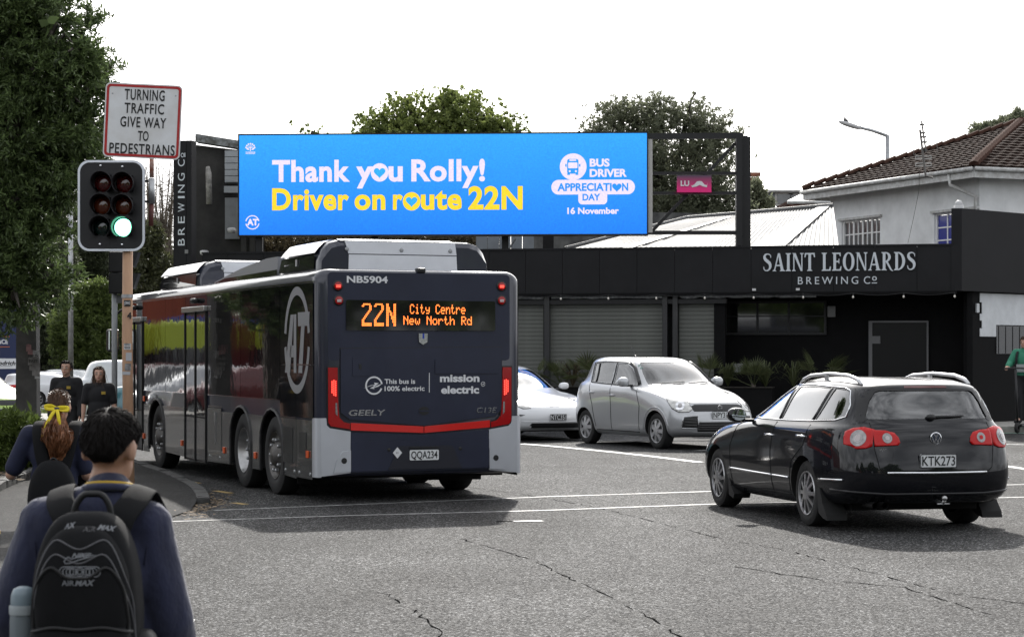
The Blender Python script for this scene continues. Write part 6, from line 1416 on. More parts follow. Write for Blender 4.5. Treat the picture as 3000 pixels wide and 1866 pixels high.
def hatch_details(c, paint):
    c.handles(((1.02, .86), (.28, .90)), paint, .16)
    HL_ = mat('headlamp_glass', (.55, .55, .53), .12, .3, coat=1, var=.3, vscale=12)
    for sg in (1, -1):
        view = sg*38; d, ux_, uy_ = c.basis(view)
        def wl(y, z): h = c.shoot('F', sg*y, z); return h[0].dot(ux_)
        i0 = wl(.50, .72)
        hl = [(i0-sg*.06, .66), (i0+sg*.0, .615), (i0+sg*.16, .61), (i0+sg*.28, .67), (i0+sg*.38, .80), (i0+sg*.43, .925), (i0+sg*.33, .925), (i0+sg*.17, .885), (i0+sg*.03, .775)]
        L_ = c.patch('headlamp', hl, view, HL_, .006, skirt=.02, step=.03)
        c.patch('lamp_reflector', circ(.075, 20, i0+sg*.15, .715), view, CHROME, .012, L_, .03); c.patch('lamp_bulb', circ(.035, 14, i0+sg*.15, .715), view, mat('lens_ring'), .016, L_, .03)
        c.line('lamp_edge', hl, view, BLACK, .005, .004, L_, closed=True)
        j0 = wl(.56, .42)
        fl_ = c.patch('fog_lamp_recess', [(j0-sg*.14, .36), (j0+sg*.12, .37), (j0+sg*.08, .53), (j0-sg*.13, .55)], view, BLACK, .004, step=.03)
        for k in range(3): c.line('recess_bar', [(j0-sg*.12, .40+k*.045), (j0+sg*.07, .41+k*.045)], view, mat('dark_bar', (.06, .06, .06), .4), .008, .008, fl_)
        c.line('recess_edge', [(j0-sg*.15, .35), (j0+sg*.13, .36), (j0+sg*.09, .54), (j0-sg*.14, .56)], view, CHROME, .006, .006, fl_, closed=True)
        vw = 'L' if sg > 0 else 'R'
        c.line('window_seal', [(1.74, 1.03), (1.3, 1.03), (.5, 1.058), (.13, 1.075), (.06, 1.25), (.03, 1.41), (.4, 1.428), (.87, 1.42), (1.15, 1.41), (1.38, 1.325), (1.58, 1.175), (1.74, 1.03)], vw, BLACK, .012, .0)
        c.line('windscreen_pillar', [(1.74, 1.05), (1.58, 1.18), (1.40, 1.32), (1.22, 1.41)], vw, BLACK, .032, .004)
        c.line('pillar_trim', [(.885, 1.06), (.83, 1.41)], vw, BLACK, .03, -.016); c.line('pillar_trim', [(.30, 1.08), (.22, 1.40)], vw, BLACK, .012, .0)
        for q in ([(1.88, .30), (1.93, .7), (1.78, .98)], [(.93, .25), (.96, .7), (.90, 1.03)], [(.40, .32), (.30, .70), (.12, 1.05)], [(1.88, .262), (.4, .262)]): c.line('panel_gap', q, vw, UNDER, .008, -.002)
        c.line('arch_edge', [(2.43+.38*math.cos(R(t)), .31+.38*math.sin(R(t))) for t in range(0, 181, 15)], vw, paint, .012, .0)
    b = MB(); p = c.at('T', .35, 0); b.lathe([(.03, 0), (.02, .03), (0, .035)], 10, Matrix.Translation(p)); b.tube([p+Z*.02, p+Vector((-.17, 0, .20))], .005, 5); b.build('aerial', BLACK, c.t)
    c.patch('grille', [(-.46, .625), (.46, .625), (.50, .70), (.42, .735), (-.42, .735), (-.50, .70)], 'F', BLACK, .004, step=.04)
    c.patch('lower_grille', [(-.42, .30), (.42, .30), (.46, .43), (.40, .455), (-.40, .455), (-.46, .43)], 'F', BLACK, .004, step=.04)
    for k in range(3): c.line('grille_bar', [(-.42, .335+k*.035), (0, .335+k*.035), (.42, .335+k*.035)], 'F', mat('dark_bar'), .007, .008)
    c.line('bonnet_gap', [(-.62, .80), (-.45, .752), (0, .748), (.45, .752), (.62, .80)], 'F', UNDER, .005, .0)
    for a, e_ in ((-.50, -.02), (.02, .52)): b = MB(); q = [c.at('F', a+(e_-a)*t, 1.055+.03*t, .014) for t in (0, .25, .5, .75, 1)]; b.tube(q, .009, 5); b.build('wiper', BLACK, c.t)
hat = Car('hatchback', 'silver hatchback with white number plate facing the camera at the junction', 'car', (0, 0, 0), 0, HAT, SILC, cavH, swH, rwH, fwH, (0, 2.43), .298, .185, .80, scale=1.03, glass=glassmat('hatch_glass', (.34, .38, .375), .06))
fh = Vector((.445, -.895, 0)).normalized()
# front right wheel touches the road under image point (1900, 1314)
c0 = Vector((2.44, 35.2, 0)); lft = Vector((-fh.y, fh.x, 0)); org = c0-fh*2.43*1.03+lft*.80*1.03
hat.t.location = (org.x, org.y, .10); hat.t.rotation_euler = (0, 0, math.atan2(fh.y, fh.x))
COVER = mat('wheel_cover', (.44, .44, .45), .4, .4, var=.1, vscale=12)
hat.add_wheels('cover', 7, COVER); hat.seats((1.05, .30), .50, .32); hat.mirrors(1.55, 1.03, SILC, .84, .78, (.14, .19, .16)); hatch_details(hat, SILC)
hat.plate('NPY312', 'F', 0, .565, .36, .125)
p = hat.at('F', 0, .685, .008)
for q in ([(-.055, .0), (.0, .045), (.055, .012), (.02, .012), (.0, .026), (-.02, .008)], [(.055, .0), (.0, -.045), (-.055, -.012), (-.02, -.012), (.0, -.026), (.02, -.008)]):
    b = MB(); b.prism(q, p, Y, Z, (.008, 0, 0)); b.build('badge', CHROME, hat.t)
for y, z, s_ in ((.54, 1.36, .03), (.545, 1.32, .028)): flat(rrect(.06, .04, .006, 2), hat.t, mat('sticker_green', (.35, .5, .45), .6), hat.at('F', -y, z, -.003), Y, Z, 'windscreen_sticker', .004)
b = MB(); b.box((1.0, 0, .23), (3.2, 1.2, .08)); b.build('underbody', UNDER, hat.t)
# ---- white electric saloon
SAL = [[tuple(p) for p in r_] for r_ in [
 [(3.58, 0, .20), (3.52, .5, .20), (3.35, .74, .19), (3.2, .80, .18), (2.875, .82, .18), (2.1, .82, .17), (1.4, .82, .17), (.6, .82, .17), (0, .82, .2), (-.45, .80, .23), (-.75, .7, .25), (-.85, .45, .26), (-.87, 0, .26)],
 [(3.70, 0, .28), (3.64, .5, .28), (3.44, .82, .28), (3.25, .89, .28), (2.875, .91, .28), (2.1, .89, .25), (1.4, .89, .25), (.6, .89, .25), (0, .91, .3), (-.45, .90, .33), (-.82, .8, .36), (-.95, .5, .38), (-.98, 0, .38)],
 [(3.72, 0, .44), (3.66, .5, .44), (3.45, .83, .46), (3.25, .905, .48), (2.875, .925, .52), (2.1, .92, .46), (1.4, .92, .46), (.6, .92, .46), (0, .925, .54), (-.45, .91, .58), (-.84, .81, .62), (-.97, .5, .62), (-1.0, 0, .62)],
 [(3.63, 0, .60), (3.57, .5, .60), (3.37, .79, .63), (3.18, .875, .67), (2.875, .915, .72), (2.1, .92, .70), (1.4, .92, .70), (.6, .92, .72), (0, .915, .78), (-.45, .88, .84), (-.82, .76, .88), (-.94, .48, .88), (-.97, 0, .88)],
 [(3.45, 0, .70), (3.38, .46, .71), (3.18, .68, .75), (3.0, .77, .80), (2.7, .84, .86), (2.1, .88, .90), (1.4, .89, .92), (.6, .88, .94), (0, .86, .97), (-.45, .80, 1.0), (-.78, .66, 1.02), (-.88, .42, 1.02), (-.9, 0, 1.02)],
 [(2.35, 0, .94), (2.30, .42, .94), (2.2, .62, .935), (2.1, .72, .93), (1.95, .80, .93), (1.7, .83, .94), (1.3, .84, .96), (.6, .83, .98), (.1, .80, 1.0), (-.3, .74, 1.02), (-.58, .62, 1.04), (-.68, .4, 1.04), (-.70, 0, 1.04)],
 [(1.75, 0, 1.24), (1.7, .42, 1.23), (1.6, .58, 1.21), (1.52, .64, 1.20), (1.4, .69, 1.20), (1.2, .715, 1.21), (.9, .73, 1.22), (.5, .72, 1.22), (.1, .70, 1.21), (-.1, .66, 1.20), (-.25, .55, 1.19), (-.33, .36, 1.19), (-.36, 0, 1.19)],
 [(1.25, 0, 1.41), (1.2, .38, 1.40), (1.1, .53, 1.385), (1.02, .57, 1.375), (.9, .60, 1.38), (.75, .61, 1.385), (.5, .62, 1.385), (.3, .61, 1.38), (.15, .60, 1.37), (.05, .57, 1.36), (-.02, .48, 1.34), (-.08, .32, 1.34), (-.1, 0, 1.34)],
 [(1.05, 0, 1.44), (1.02, .28, 1.437), (.94, .4, 1.43), (.86, .43, 1.43), (.76, .45, 1.432), (.64, .46, 1.434), (.45, .465, 1.433), (.3, .46, 1.428), (.2, .45, 1.42), (.12, .42, 1.41), (.06, .36, 1.40), (.02, .24, 1.40), (0, 0, 1.40)]]]
WHC = mat('white_car_paint', (.72, .73, .75), .3, coat=.9)
cavS = [(2.15, .45, .70), (2.2, .88, .70), (1.68, 1.2, .58), (1.2, 1.36, .5), (.5, 1.37, .52), (-.05, 1.28, .48), (-.4, 1.02, .55), (-.45, .45, .6)]
swS = [[(1.85, .98), (1.3, .985), (.87, 1.0), (.83, 1.2), (.80, 1.33), (1.05, 1.325), (1.32, 1.24), (1.6, 1.12)], [(.78, 1.0), (.35, 1.015), (-.05, 1.04), (-.05, 1.2), (.15, 1.31), (.45, 1.33), (.72, 1.335), (.75, 1.2)]]
fwS = [(-.66, 1.0), (.66, 1.0), (.60, 1.17), (.52, 1.33), (.46, 1.365), (-.46, 1.365), (-.52, 1.33), (-.60, 1.17)]
sal = Car('saloon_car', 'white saloon with black number plate half hidden behind the bus', 'car', (0, 0, 0), 0, SAL, WHC, cavS, swS, None, fwS, (0, 2.875), .335, .22, .88)
fs_ = Vector((.40, -.917, 0)).normalized(); pl_ = G(1615, 1243+25); 
nose = Vector(((1636-CX)/F*38.6, 38.6, .10)); sal.t.scale = (.96,)*3; org = nose-fs_*3.72*.96; sal.t.location = (org.x, org.y, .10); sal.t.rotation_euler = (0, 0, math.atan2(fs_.y, fs_.x))
sal.add_wheels('spoke', 10, mat('dark_alloy', (.12, .12, .125), .35, .8), steer=R(10)); sal.seats((1.2, .4), .48, .34); sal.mirrors(1.78, .97, WHC, .93, .86, (.14, .20, .14))
for sg in (1, -1):
    view = sg*35; d, ux_, uy_ = sal.basis(view); i0 = sal.shoot('F', sg*.56, .62)[0].dot(ux_)
    hl = [(i0-sg*.06, .625), (i0+sg*.08, .615), (i0+sg*.20, .66), (i0+sg*.30, .74), (i0+sg*.33, .80), (i0+sg*.22, .775), (i0+sg*.08, .70)]
    L_ = sal.patch('headlamp', hl, view, mat('headlamp_glass'), .006, skirt=.02, step=.03); sal.line('lamp_edge', hl, view, BLACK, .006, .004, L_, closed=True)
    sal.patch('side_intake', [(i0+sg*.02, .50), (i0+sg*.13, .47), (i0+sg*.14, .51)], view, BLACK, .006, step=.03)
    sal.line('bonnet_gap', [(i0-sg*.55, .655), (i0-sg*.1, .67), (i0+sg*.1, .72), (i0+sg*.18, .80)], view, UNDER, .004, 0)
sal.patch('lower_grille', [(-.52, .25), (.52, .25), (.56, .30), (.52, .345), (-.52, .345), (-.56, .30)], 'F', BLACK, .004, step=.04)
sal.line('bumper_crease', [(-.7, .37), (0, .365), (.7, .37)], 'F', WHC, .012, -.002)
sal.plate('NTC351', 'F', 0, .455, .36, .13, True)
b = MB(); b.box((1.2, 0, .2), (3.6, 1.4, .08)); b.build('underbody', UNDER, sal.t)
# ---- parked and waiting cars behind on the left, built from the same kinds of shell
def bgcar(name, label, rings, paint, cav, sw, rw, fw, wheels, wr, track, loc, ang, wb, lamps='rear'):
    c = Car(name, label, 'car', loc, ang, rings, paint, cav, sw, rw, fw, wheels, wr, .2, track, group=None, cut=False, glass=mat('dark_car_glass', (.03, .035, .038), .04, spec=.8, coat=1))
    c.add_wheels('spoke', 8); return c
AX_ = lambda u, d: P(u, 1043, d).x
LIME = mat('lime_car_paint', (.42, .60, .10), .3, coat=.9); SILB = mat('pale_silver_paint', (.50, .52, .54), .3, .4, coat=.8); TEAL = mat('teal_car_paint', (.05, .16, .19), .3, .2, coat=.9)
c = bgcar('estate_car', 'white estate with red tail lamp parked behind the concrete pole', EST, WHC, cavE, swE, rwE, fwE, (0, 2.71), .325, .88, (AX_(85, 84), 84, float(gh(-19, 84))), R(38), 0)
for sg in (1, -1): c.patch('tail_lamp', [(sg*.36, .84), (sg*.74, .84), (sg*.76, .97), (sg*.38, .95)], 'B', REDD, .01)
c.t.scale = (.94,)*3
c = bgcar('saloon_car', 'white saloon parked further back between pole and walking boy', SAL, WHC, cavS, swS, None, fwS, (0, 2.875), .335, .88, (AX_(100, 90), 91.5, float(gh(-20, 91))), R(50), 0)
c = bgcar('hatchback', 'pale silver hatchback waiting behind the two walking pupils', HAT, SILB, cavH, swH, rwH, fwH, (0, 2.43), .298, .80, (AX_(292, 50), 50.5, -.02), R(8), 0); c.t.scale = (1.06,)*3
c = bgcar('saloon_car', 'teal car waiting beside the pale silver hatchback by the bus front', SAL, TEAL, cavS, swS, None, fwS, (0, 2.875), .335, .88, (AX_(452, 44), 44.5, 0), R(5), 0)
c = bgcar('hatchback', 'lime green hatchback at the left edge of the picture', HAT, LIME, cavH, swH, rwH, fwH, (0, 2.43), .298, .80, (-12.95, 46.3, 0), R(-38), 0)
hatch_details(c, LIME); c.plate('022', 'F', 0, .54, .36, .12)
c = bgcar('hatchback', 'dark grey hatchback parked far behind the walking pupils', HAT, mat('white_car2', (.6, .62, .62), .3, coat=.9), cavH, swH, rwH, fwH, (0, 2.43), .298, .80, (AX_(215, 92), 93, float(gh(-19, 93))), R(165), 0); tag(c.t, 'off-white hatchback parked in front of the hedge')
# ------------------------------------------------------------------ trees, shrubs, plants
def leafmat(name, c, c2, rough=.45, trans=.25, vs=1.2):
    if name in MATS: return MATS[name]
    m = bpy.data.materials.new(name); m.use_nodes = True; t = m.node_tree; b = t.nodes['Principled BSDF']; N = t.nodes.new
    geo = N('ShaderNodeNewGeometry'); tc = N('ShaderNodeTexCoord'); no = N('ShaderNodeTexNoise'); no.inputs['Scale'].default_value = vs; t.links.new(tc.outputs['Object'], no.inputs['Vector'])
    ad = N('ShaderNodeMath'); ad.operation = 'MULTIPLY_ADD'; ad.inputs[1].default_value = .55; t.links.new(geo.outputs['Random Per Island'], ad.inputs[0]); 
    sc_ = N('ShaderNodeMath'); sc_.operation = 'MULTIPLY'; sc_.inputs[1].default_value = .6; t.links.new(no.outputs[0], sc_.inputs[0]); t.links.new(sc_.outputs[0], ad.inputs[2])
    r_ = N('ShaderNodeValToRGB'); e = r_.color_ramp.elements; e[0].position = .15; e[0].color = (*c2, 1); e[1].position = .85; e[1].color = (*c, 1); t.links.new(ad.outputs[0], r_.inputs[0]); t.links.new(r_.outputs[0], b.inputs['Base Color'])
    b.inputs['Roughness'].default_value = rough; b.inputs['Specular IOR Level'].default_value = .35
    tr = N('ShaderNodeBsdfTranslucent'); t.links.new(r_.outputs[0], tr.inputs[0]); mx = N('ShaderNodeMixShader'); mx.inputs[0].default_value = trans
    o = t.nodes['Material Output']; t.links.new(b.outputs[0], mx.inputs[1]); t.links.new(tr.outputs[0], mx.inputs[2]); t.links.new(mx.outputs[0], o.inputs[0])
    MATS[name] = m; return m
BARK = mat('bark', (.07, .06, .05), .9, var=.4, vscale=5, bump=.6, bscale=12)
def leaves_at(centers, dirs, per, size, aspect, spread, rg, droop=0.):
    """rosettes of pointed leaves round every twig tip (numpy); returns verts, quads"""
    n = len(centers); C = np.repeat(centers, per, 0); D = np.repeat(dirs, per, 0); k = len(C)
    d = D*rg.uniform(.3, 1.2, (k, 1))+rg.normal(0, spread, (k, 3)); d[:, 2] -= droop; d /= np.linalg.norm(d, axis=1, keepdims=True)+1e-9
    r_ = rg.normal(0, 1, (k, 3)); w = np.cross(d, r_); w /= np.linalg.norm(w, axis=1, keepdims=True)+1e-9
    s = size*rg.uniform(.65, 1.25, (k, 1)); o = C+rg.normal(0, size*.25, (k, 3)); u = np.cross(w, d)*s*.10
    v = np.stack([o, o+d*s*.5+w*s*aspect*.5+u, o+d*s, o+d*s*.5-w*s*aspect*.5+u], 1).reshape(-1, 3)
    return v, np.arange(k*4).reshape(-1, 4)
def crown_pts(blobs, n, rg, shell_=.55):
    """twig tips spread through the volume of several ellipsoids, denser near the surface"""
    vol = np.array([b[1][0]*b[1][1]*b[1][2] for b in blobs])**.75; idx = rg.choice(len(blobs), n, p=vol/vol.sum())
    d = rg.normal(0, 1, (n, 3)); d /= np.linalg.norm(d, axis=1, keepdims=True); r_ = (shell_+(1-shell_)*rg.random((n, 1))**.6)
    c = np.array([b[0] for b in blobs])[idx]; rad = np.array([b[1] for b in blobs])[idx]
    lump = 1+.16*np.sin(d[:, :1]*7+idx[:, None])+.12*np.cos(d[:, 2:]*9+idx[:, None]*2)
    return c+d*rad*r_*lump, d
def tree(label, base, blobs, n, per, size, aspect, m, seed, trunk_r=.2, name='tree', spread=.5, cat='tree', trunk_top=None, shell_=.5, group=None, limbs=True, bark=BARK, droop=0, inner=0, clump=0):
    rg = np.random.default_rng(seed); base = Vector(base); t = thing(name, label, cat, base, 0, group)
    bl = [((b[0][0]-base.x, b[0][1]-base.y, b[0][2]-base.z), b[1]) for b in blobs]
    c, d = crown_pts(bl, n//clump[0] if clump else n, rg, shell_)
    if clump: c = np.repeat(c, clump[0], 0)+rg.normal(0, clump[1], (len(c)*clump[0], 3))*np.array([1, 1, .7]); d = np.repeat(d, clump[0], 0)
    v, f = leaves_at(c, d, per, size, aspect, spread, rg, droop)
    if inner:
        c2, d2 = crown_pts([(b[0], tuple(q*.72 for q in b[1])) for b in bl], inner, rg, .1); v2, f2 = leaves_at(c2, d2, 5, size*2.0, aspect*2.2, 1.0, rg); f = np.vstack([f, f2+len(v)]); v = np.vstack([v, v2])
    cr_ = link('crown', mesh_of('crown', v, f, [m]), t); cr_['kind'] = 'stuff'
    b = MB(); cen = Vector(np.mean([q[0] for q in bl], 0)); top = Vector(trunk_top)-base if trunk_top else Vector((cen.x*.6, cen.y*.6, cen.z*.75))
    mid = top*.5+Vector((rg.normal(0, .1), rg.normal(0, .1), 0))
    b.tube([(0, 0, -.1), tuple(mid*.4), tuple(mid), tuple(top)], [trunk_r*1.25, trunk_r, trunk_r*.85, trunk_r*.6], 10)
    if limbs:
        for q in bl:
            e_ = Vector(q[0]); st = mid.lerp(top, rg.uniform(.2, 1)); k = st.lerp(e_, .5)+Vector((0, 0, .15*(e_-st).length)); b.tube([st, k, e_], [trunk_r*.5, trunk_r*.3, trunk_r*.12], 7)
            for _ in range(3):
                g = e_+Vector(rg.normal(0, .5, 3)*np.array(q[1])); b.tube([k.lerp(e_, .6), (e_+g)/2+Vector((0, 0, .1)), g], [trunk_r*.18, trunk_r*.1, trunk_r*.03], 5)
    b.build('trunk', bark, t, True); return t
POH = leafmat('pohutukawa_leaf', (.17, .24, .085), (.016, .026, .013), .38, .35, 2.2)
rs = np.random.default_rng(3); D = 31.0
def pb(u, v, d, ru, rv, rd): p = P(u, v, d); return (tuple(p), (ru/F*d, rd, rv/F*d))
# the big tree at the upper left, leaning into the frame
bl = [pb(40, 40, 31, 150, 150, 1.1), pb(-90, 150, 31.5, 160, 190, 1.4), pb(150, 90, 30.5, 75, 85, .6), pb(225, 175, 30.8, 62, 60, .5), pb(262, 70, 31.6, 28, 40, .3), pb(120, 230, 31, 130, 110, 1.0), pb(255, 260, 31.2, 75, 70, .6), pb(315, 215, 31.6, 35, 34, .35), pb(60, 380, 31.2, 150, 120, 1.1), pb(215, 370, 31.4, 95, 85, .7), pb(-80, 430, 31.8, 140, 170, 1.2), pb(130, 500, 31.4, 120, 95, .9), pb(40, 600, 31.2, 130, 110, .9), pb(175, 590, 31.6, 55, 70, .5), pb(90, 720, 31.4, 110, 100, .8), pb(-30, 780, 31.2, 110, 120, .9), pb(150, 820, 31.2, 60, 70, .5), pb(40, 880, 31.0, 90, 70, .6), pb(235, 470, 31.8, 70, 60, .6), pb(240, 440, 32, 95, 75, .5), pb(140, -60, 31, 110, 80, .9), pb(-120, -80, 31, 200, 150, 1.4)]
tree('large dark green spreading tree filling the upper left corner', (P(-60, 1043, 31.5).x, 31.5, .1), [(q_[0], tuple(w_*.93 for w_ in q_[1])) for q_ in bl], 11500, 12, .105, .26, POH, 11, .28, spread=.5, trunk_top=tuple(P(-20, 500, 31.5)), inner=150, clump=(13, .13))
# plane tree and evergreen behind the billboard
PLN = leafmat('plane_leaf', (.26, .31, .09), (.07, .10, .035), .5, .5, .6)
d = 66
bl = [pb(1110, 380, d, 70, 45, .9), pb(1165, 345, d, 50, 55, .8), pb(1185, 300, d, 16, 26, .3), pb(1240, 345, d, 60, 55, .9), pb(1310, 325, d, 45, 50, .8), pb(1325, 290, d, 20, 16, .4), pb(1375, 340, d, 55, 48, .9), pb(1430, 350, d, 45, 40, .8), pb(1475, 375, d, 40, 26, .6), pb(1525, 385, d, 22, 14, .4), pb(1250, 430, d, 200, 70, 1.5), pb(1400, 440, d, 120, 60, 1.3), pb(910, 395, d, 14, 8, .3)]
tree('yellow green plane tree showing above the left half of the billboard', (P(1280, 1043, d).x, d, .1), bl, 3300, 9, .115, .8, PLN, 21, .3, spread=.7, trunk_top=tuple(P(1280, 500, d)), clump=(7, .22))
EVG = leafmat('grey_evergreen_leaf', (.24, .26, .17), (.06, .07, .045), .4, .45, .7)
bl = [pb(1790, 355, d, 60, 50, 1.0), pb(1850, 340, d, 55, 40, 1), pb(1930, 340, d, 75, 48, 1.2), pb(2010, 335, d, 60, 45, 1), pb(2075, 365, d, 60, 50, 1), pb(2110, 410, d, 50, 55, 1), pb(1780, 410, d, 60, 50, 1), pb(1900, 440, d, 120, 80, 1.6), pb(2050, 480, d, 100, 90, 1.5), pb(2100, 560, d, 70, 80, 1.2), pb(1950, 560, d, 110, 80, 1.5), pb(1990, 620, d, 150, 60, 1.5), pb(2115, 620, d, 80, 60, 1.2)]
tree('grey green evergreen tree behind the open billboard frame', (P(1960, 1043, d).x, d, .1), bl, 6500, 9, .11, .42, EVG, 22, .35, spread=.6, trunk_top=tuple(P(1960, 600, d)), inner=150, clump=(8, .2))
d = 80
tree('dark evergreen tree topping the tiled roof at the upper right', (P(2920, 1043, d).x, d, .1), [pb(2880, 395, d, 40, 35, .8), pb(2935, 385, d, 36, 38, .8), pb(2990, 365, d, 50, 40, .9), pb(2960, 440, d, 90, 50, 1.2), pb(2690, 463, d, 14, 8, .3), pb(2630, 483, d, 12, 6, .3)], 3000, 9, .13, .45, EVG, 23, .3, spread=.6, trunk_top=tuple(P(2930, 520, d)))
d = 84
tree('shrubby tree with fine leaves right of the billboard column', (P(2215, 1043, d).x, d, .1), [pb(2210, 570, d, 25, 40, .6), pb(2225, 610, d, 35, 40, .6)], 500, 8, .2, .4, EVG, 24, .15, spread=.6)
d = 61
tree('brownish low trees seen through the gap under the billboard', (P(1000, 1043, d).x, d, .1), [pb(u_, 715, d, 70, 38, .8) for u_ in range(790, 1400, 75)], 2600, 8, .12, .35, leafmat('russet_leaf', (.14, .11, .06), (.03, .03, .018), .6, .3, .8), 36, .12, name='shrub', cat='shrub', spread=.8, inner=300)
# left background: hedge-like round shrub, dark conifers, bare twiggy trees
SHB = leafmat('bright_shrub_leaf', (.19, .25, .07), (.03, .046, .018), .4, .4, .8); DKC = leafmat('dark_conifer_leaf', (.10, .12, .06), (.022, .03, .016), .5, .3, .6)
d = 97
tree('rounded green shrub tree behind the signal pole', (P(262, 1043, d).x, d, -.4), [pb(250, 880, d, 75, 55, 1.2), pb(290, 850, d, 40, 35, .9), pb(230, 950, d, 80, 75, 1.3), pb(300, 950, d, 60, 80, 1.2), pb(260, 1030, d, 90, 60, 1.3), pb(190, 1000, d, 50, 60, .9), pb(330, 880, d, 40, 60, .9), pb(350, 990, d, 40, 80, .9), pb(280, 1080, d, 110, 50, 1.0)], 6500, 10, .15, .36, SHB, 31, .2, name='shrub', cat='shrub', spread=.55, inner=500)
d = 108
tree('tall dark conifer behind the traffic light board', (P(300, 1043, d).x, d, -.4), [pb(260, 720, d, 110, 70, 1.8), pb(330, 760, d, 100, 80, 1.8), pb(240, 820, d, 120, 70, 1.8), pb(410, 800, d, 80, 80, 1.5), pb(430, 700, d, 50, 60, 1.2), pb(470, 760, d, 50, 60, 1.2), pb(350, 880, d, 150, 60, 1.8), pb(200, 640, d, 60, 50, 1.2)], 7000, 9, .20, .22, DKC, 32, .4, spread=.7, inner=500)
d = 102
tree('dark leafy tree mass behind the navy shop sign', (P(120, 1043, d).x, d, -.4), [pb(110, 850, d, 80, 80, 1.6), pb(150, 950, d, 70, 90, 1.6), pb(60, 920, d, 80, 60, 1.6), pb(175, 760, d, 50, 60, 1.2), pb(140, 1020, d, 60, 40, 1.2), pb(60, 1060, d, 120, 40, 1.2)], 4500, 9, .17, .3, DKC, 33, .3, spread=.7, inner=400)
# dry twigs tree
d = 64; TWG = mat('dry_twigs', (.15, .125, .095), .9, var=.3, vscale=4)
tw = thing('bare_tree', 'bare brown twiggy tree between the signal board and upright board', 'tree', (P(475, 1043, d).x, d, -.1)); rg = np.random.default_rng(5); b = MB()
b.tube([(0, 0, 0), (.05, 0, 2.2), (0, 0, 3.6)], [.16, .12, .08], 8); tips = []
for i in range(60):
    st = Vector((0, 0, rg.uniform(1.8, 3.6))); p = P(rg.uniform(425, 515), rg.uniform(475, 800), d+rg.uniform(-.8, .8)); e_ = p-Vector((P(475, 0, d).x, d, -.1)); k = st.lerp(e_, .5)+Vector(rg.normal(0, .15, 3)); b.tube([st, k, e_], [.05, .03, .012], 5); tips.append((k, e_))
b.build('trunk', TWG, tw); v = []; f = []
for k, e_ in tips:
    for _ in range(42):
        a = k.lerp(e_, rg.uniform(.2, 1.05)); g = a+Vector(rg.normal(0, .30, 3)); w = Vector(rg.normal(0, 1, 3)).normalized()*.012; n = len(v); v += [tuple(a-w), tuple(a+w), tuple(g)]; f.append((n, n+1, n+2))
q = link('crown', mesh_of('crown', v, f, [TWG]), tw); q['kind'] = 'stuff'
tree('olive shrub with sparse pale leaves under the bare tree', (P(440, 1043, 58).x, 58, -.1), [pb(440, 700, 58, 40, 50, .6), pb(420, 760, 58, 45, 60, .7), pb(480, 790, 58, 45, 45, .6), pb(430, 840, 58, 60, 40, .7)], 1500, 8, .12, .4, leafmat('olive_leaf', (.12, .13, .06), (.03, .034, .02), .4, .3), 35, .1, name='shrub', cat='shrub', spread=.8)
# garden bush at the left edge, needle-leaved
JUN = leafmat('juniper_leaf', (.16, .22, .05), (.02, .034, .012), .5, .3, 2.5)
d = 28.5
tree('bright green low juniper bush in the left garden bed', (P(40, 1043, d).x, d+.2, .1), [pb(20, 1260, d, 75, 50, .5), pb(85, 1265, d, 40, 40, .4), pb(-40, 1290, d, 90, 70, .6), pb(55, 1320, d, 70, 60, .5), pb(100, 1300, d-.1, 28, 40, .3), pb(10, 1350, d-.1, 60, 50, .4)], 5200, 9, .085, .16, JUN, 41, .05, name='bush', cat='bush', spread=.45, limbs=False, shell_=.75, inner=700)
# palms and flax in the planter of the brewery
PALM = leafmat('palm_leaf', (.10, .12, .05), (.03, .035, .015), .45, .3, 2); DRYP = leafmat('dry_palm_leaf', (.14, .11, .07), (.04, .03, .02), .7, .2, 2)
def fan_palm(s, z, n, L_, label, m=PALM, seed=1, out=.55, name='palm'):
    rg = np.random.default_rng(seed); p = FA(s, z, out); t = thing(name, label, 'palm', p); b = MB(); 
    for k in range(n):
        a = rg.uniform(0, 2*math.pi); el = rg.uniform(.35, 1.35); d = Vector((math.cos(a)*math.cos(el), math.sin(a)*math.cos(el), math.sin(el))); st = d*L_*.45; b2 = MB(); b2.tube([(0, 0, 0), tuple(st*.6), tuple(st)], [.014, .011, .008], 5)
        w = d.cross(Vector((0, 0, 1))).normalized(); up = w.cross(d)
        for j in range(15):
            th = (j-7)*.17; dd = (d*math.cos(th)+w*math.sin(th)).normalized(); ll = L_*.55*(1-.25*abs(th)); sd = dd.cross(up).normalized()*.016; e_ = st+dd*ll-Vector((0, 0, .14*ll))
            q = len(b2.v); b2.v += [tuple(st), tuple(st+dd*ll*.5+sd), tuple(e_), tuple(st+dd*ll*.5-sd)]; b2.f.append((q, q+1, q+2, q+3)); b2.m.append(0)
        b2.build('frond', m, t)
    b = MB(); b.tube([(0, 0, -.1), (0, 0, .08)], [.07, .05], 8); b.build('stem', BARK, t); return t
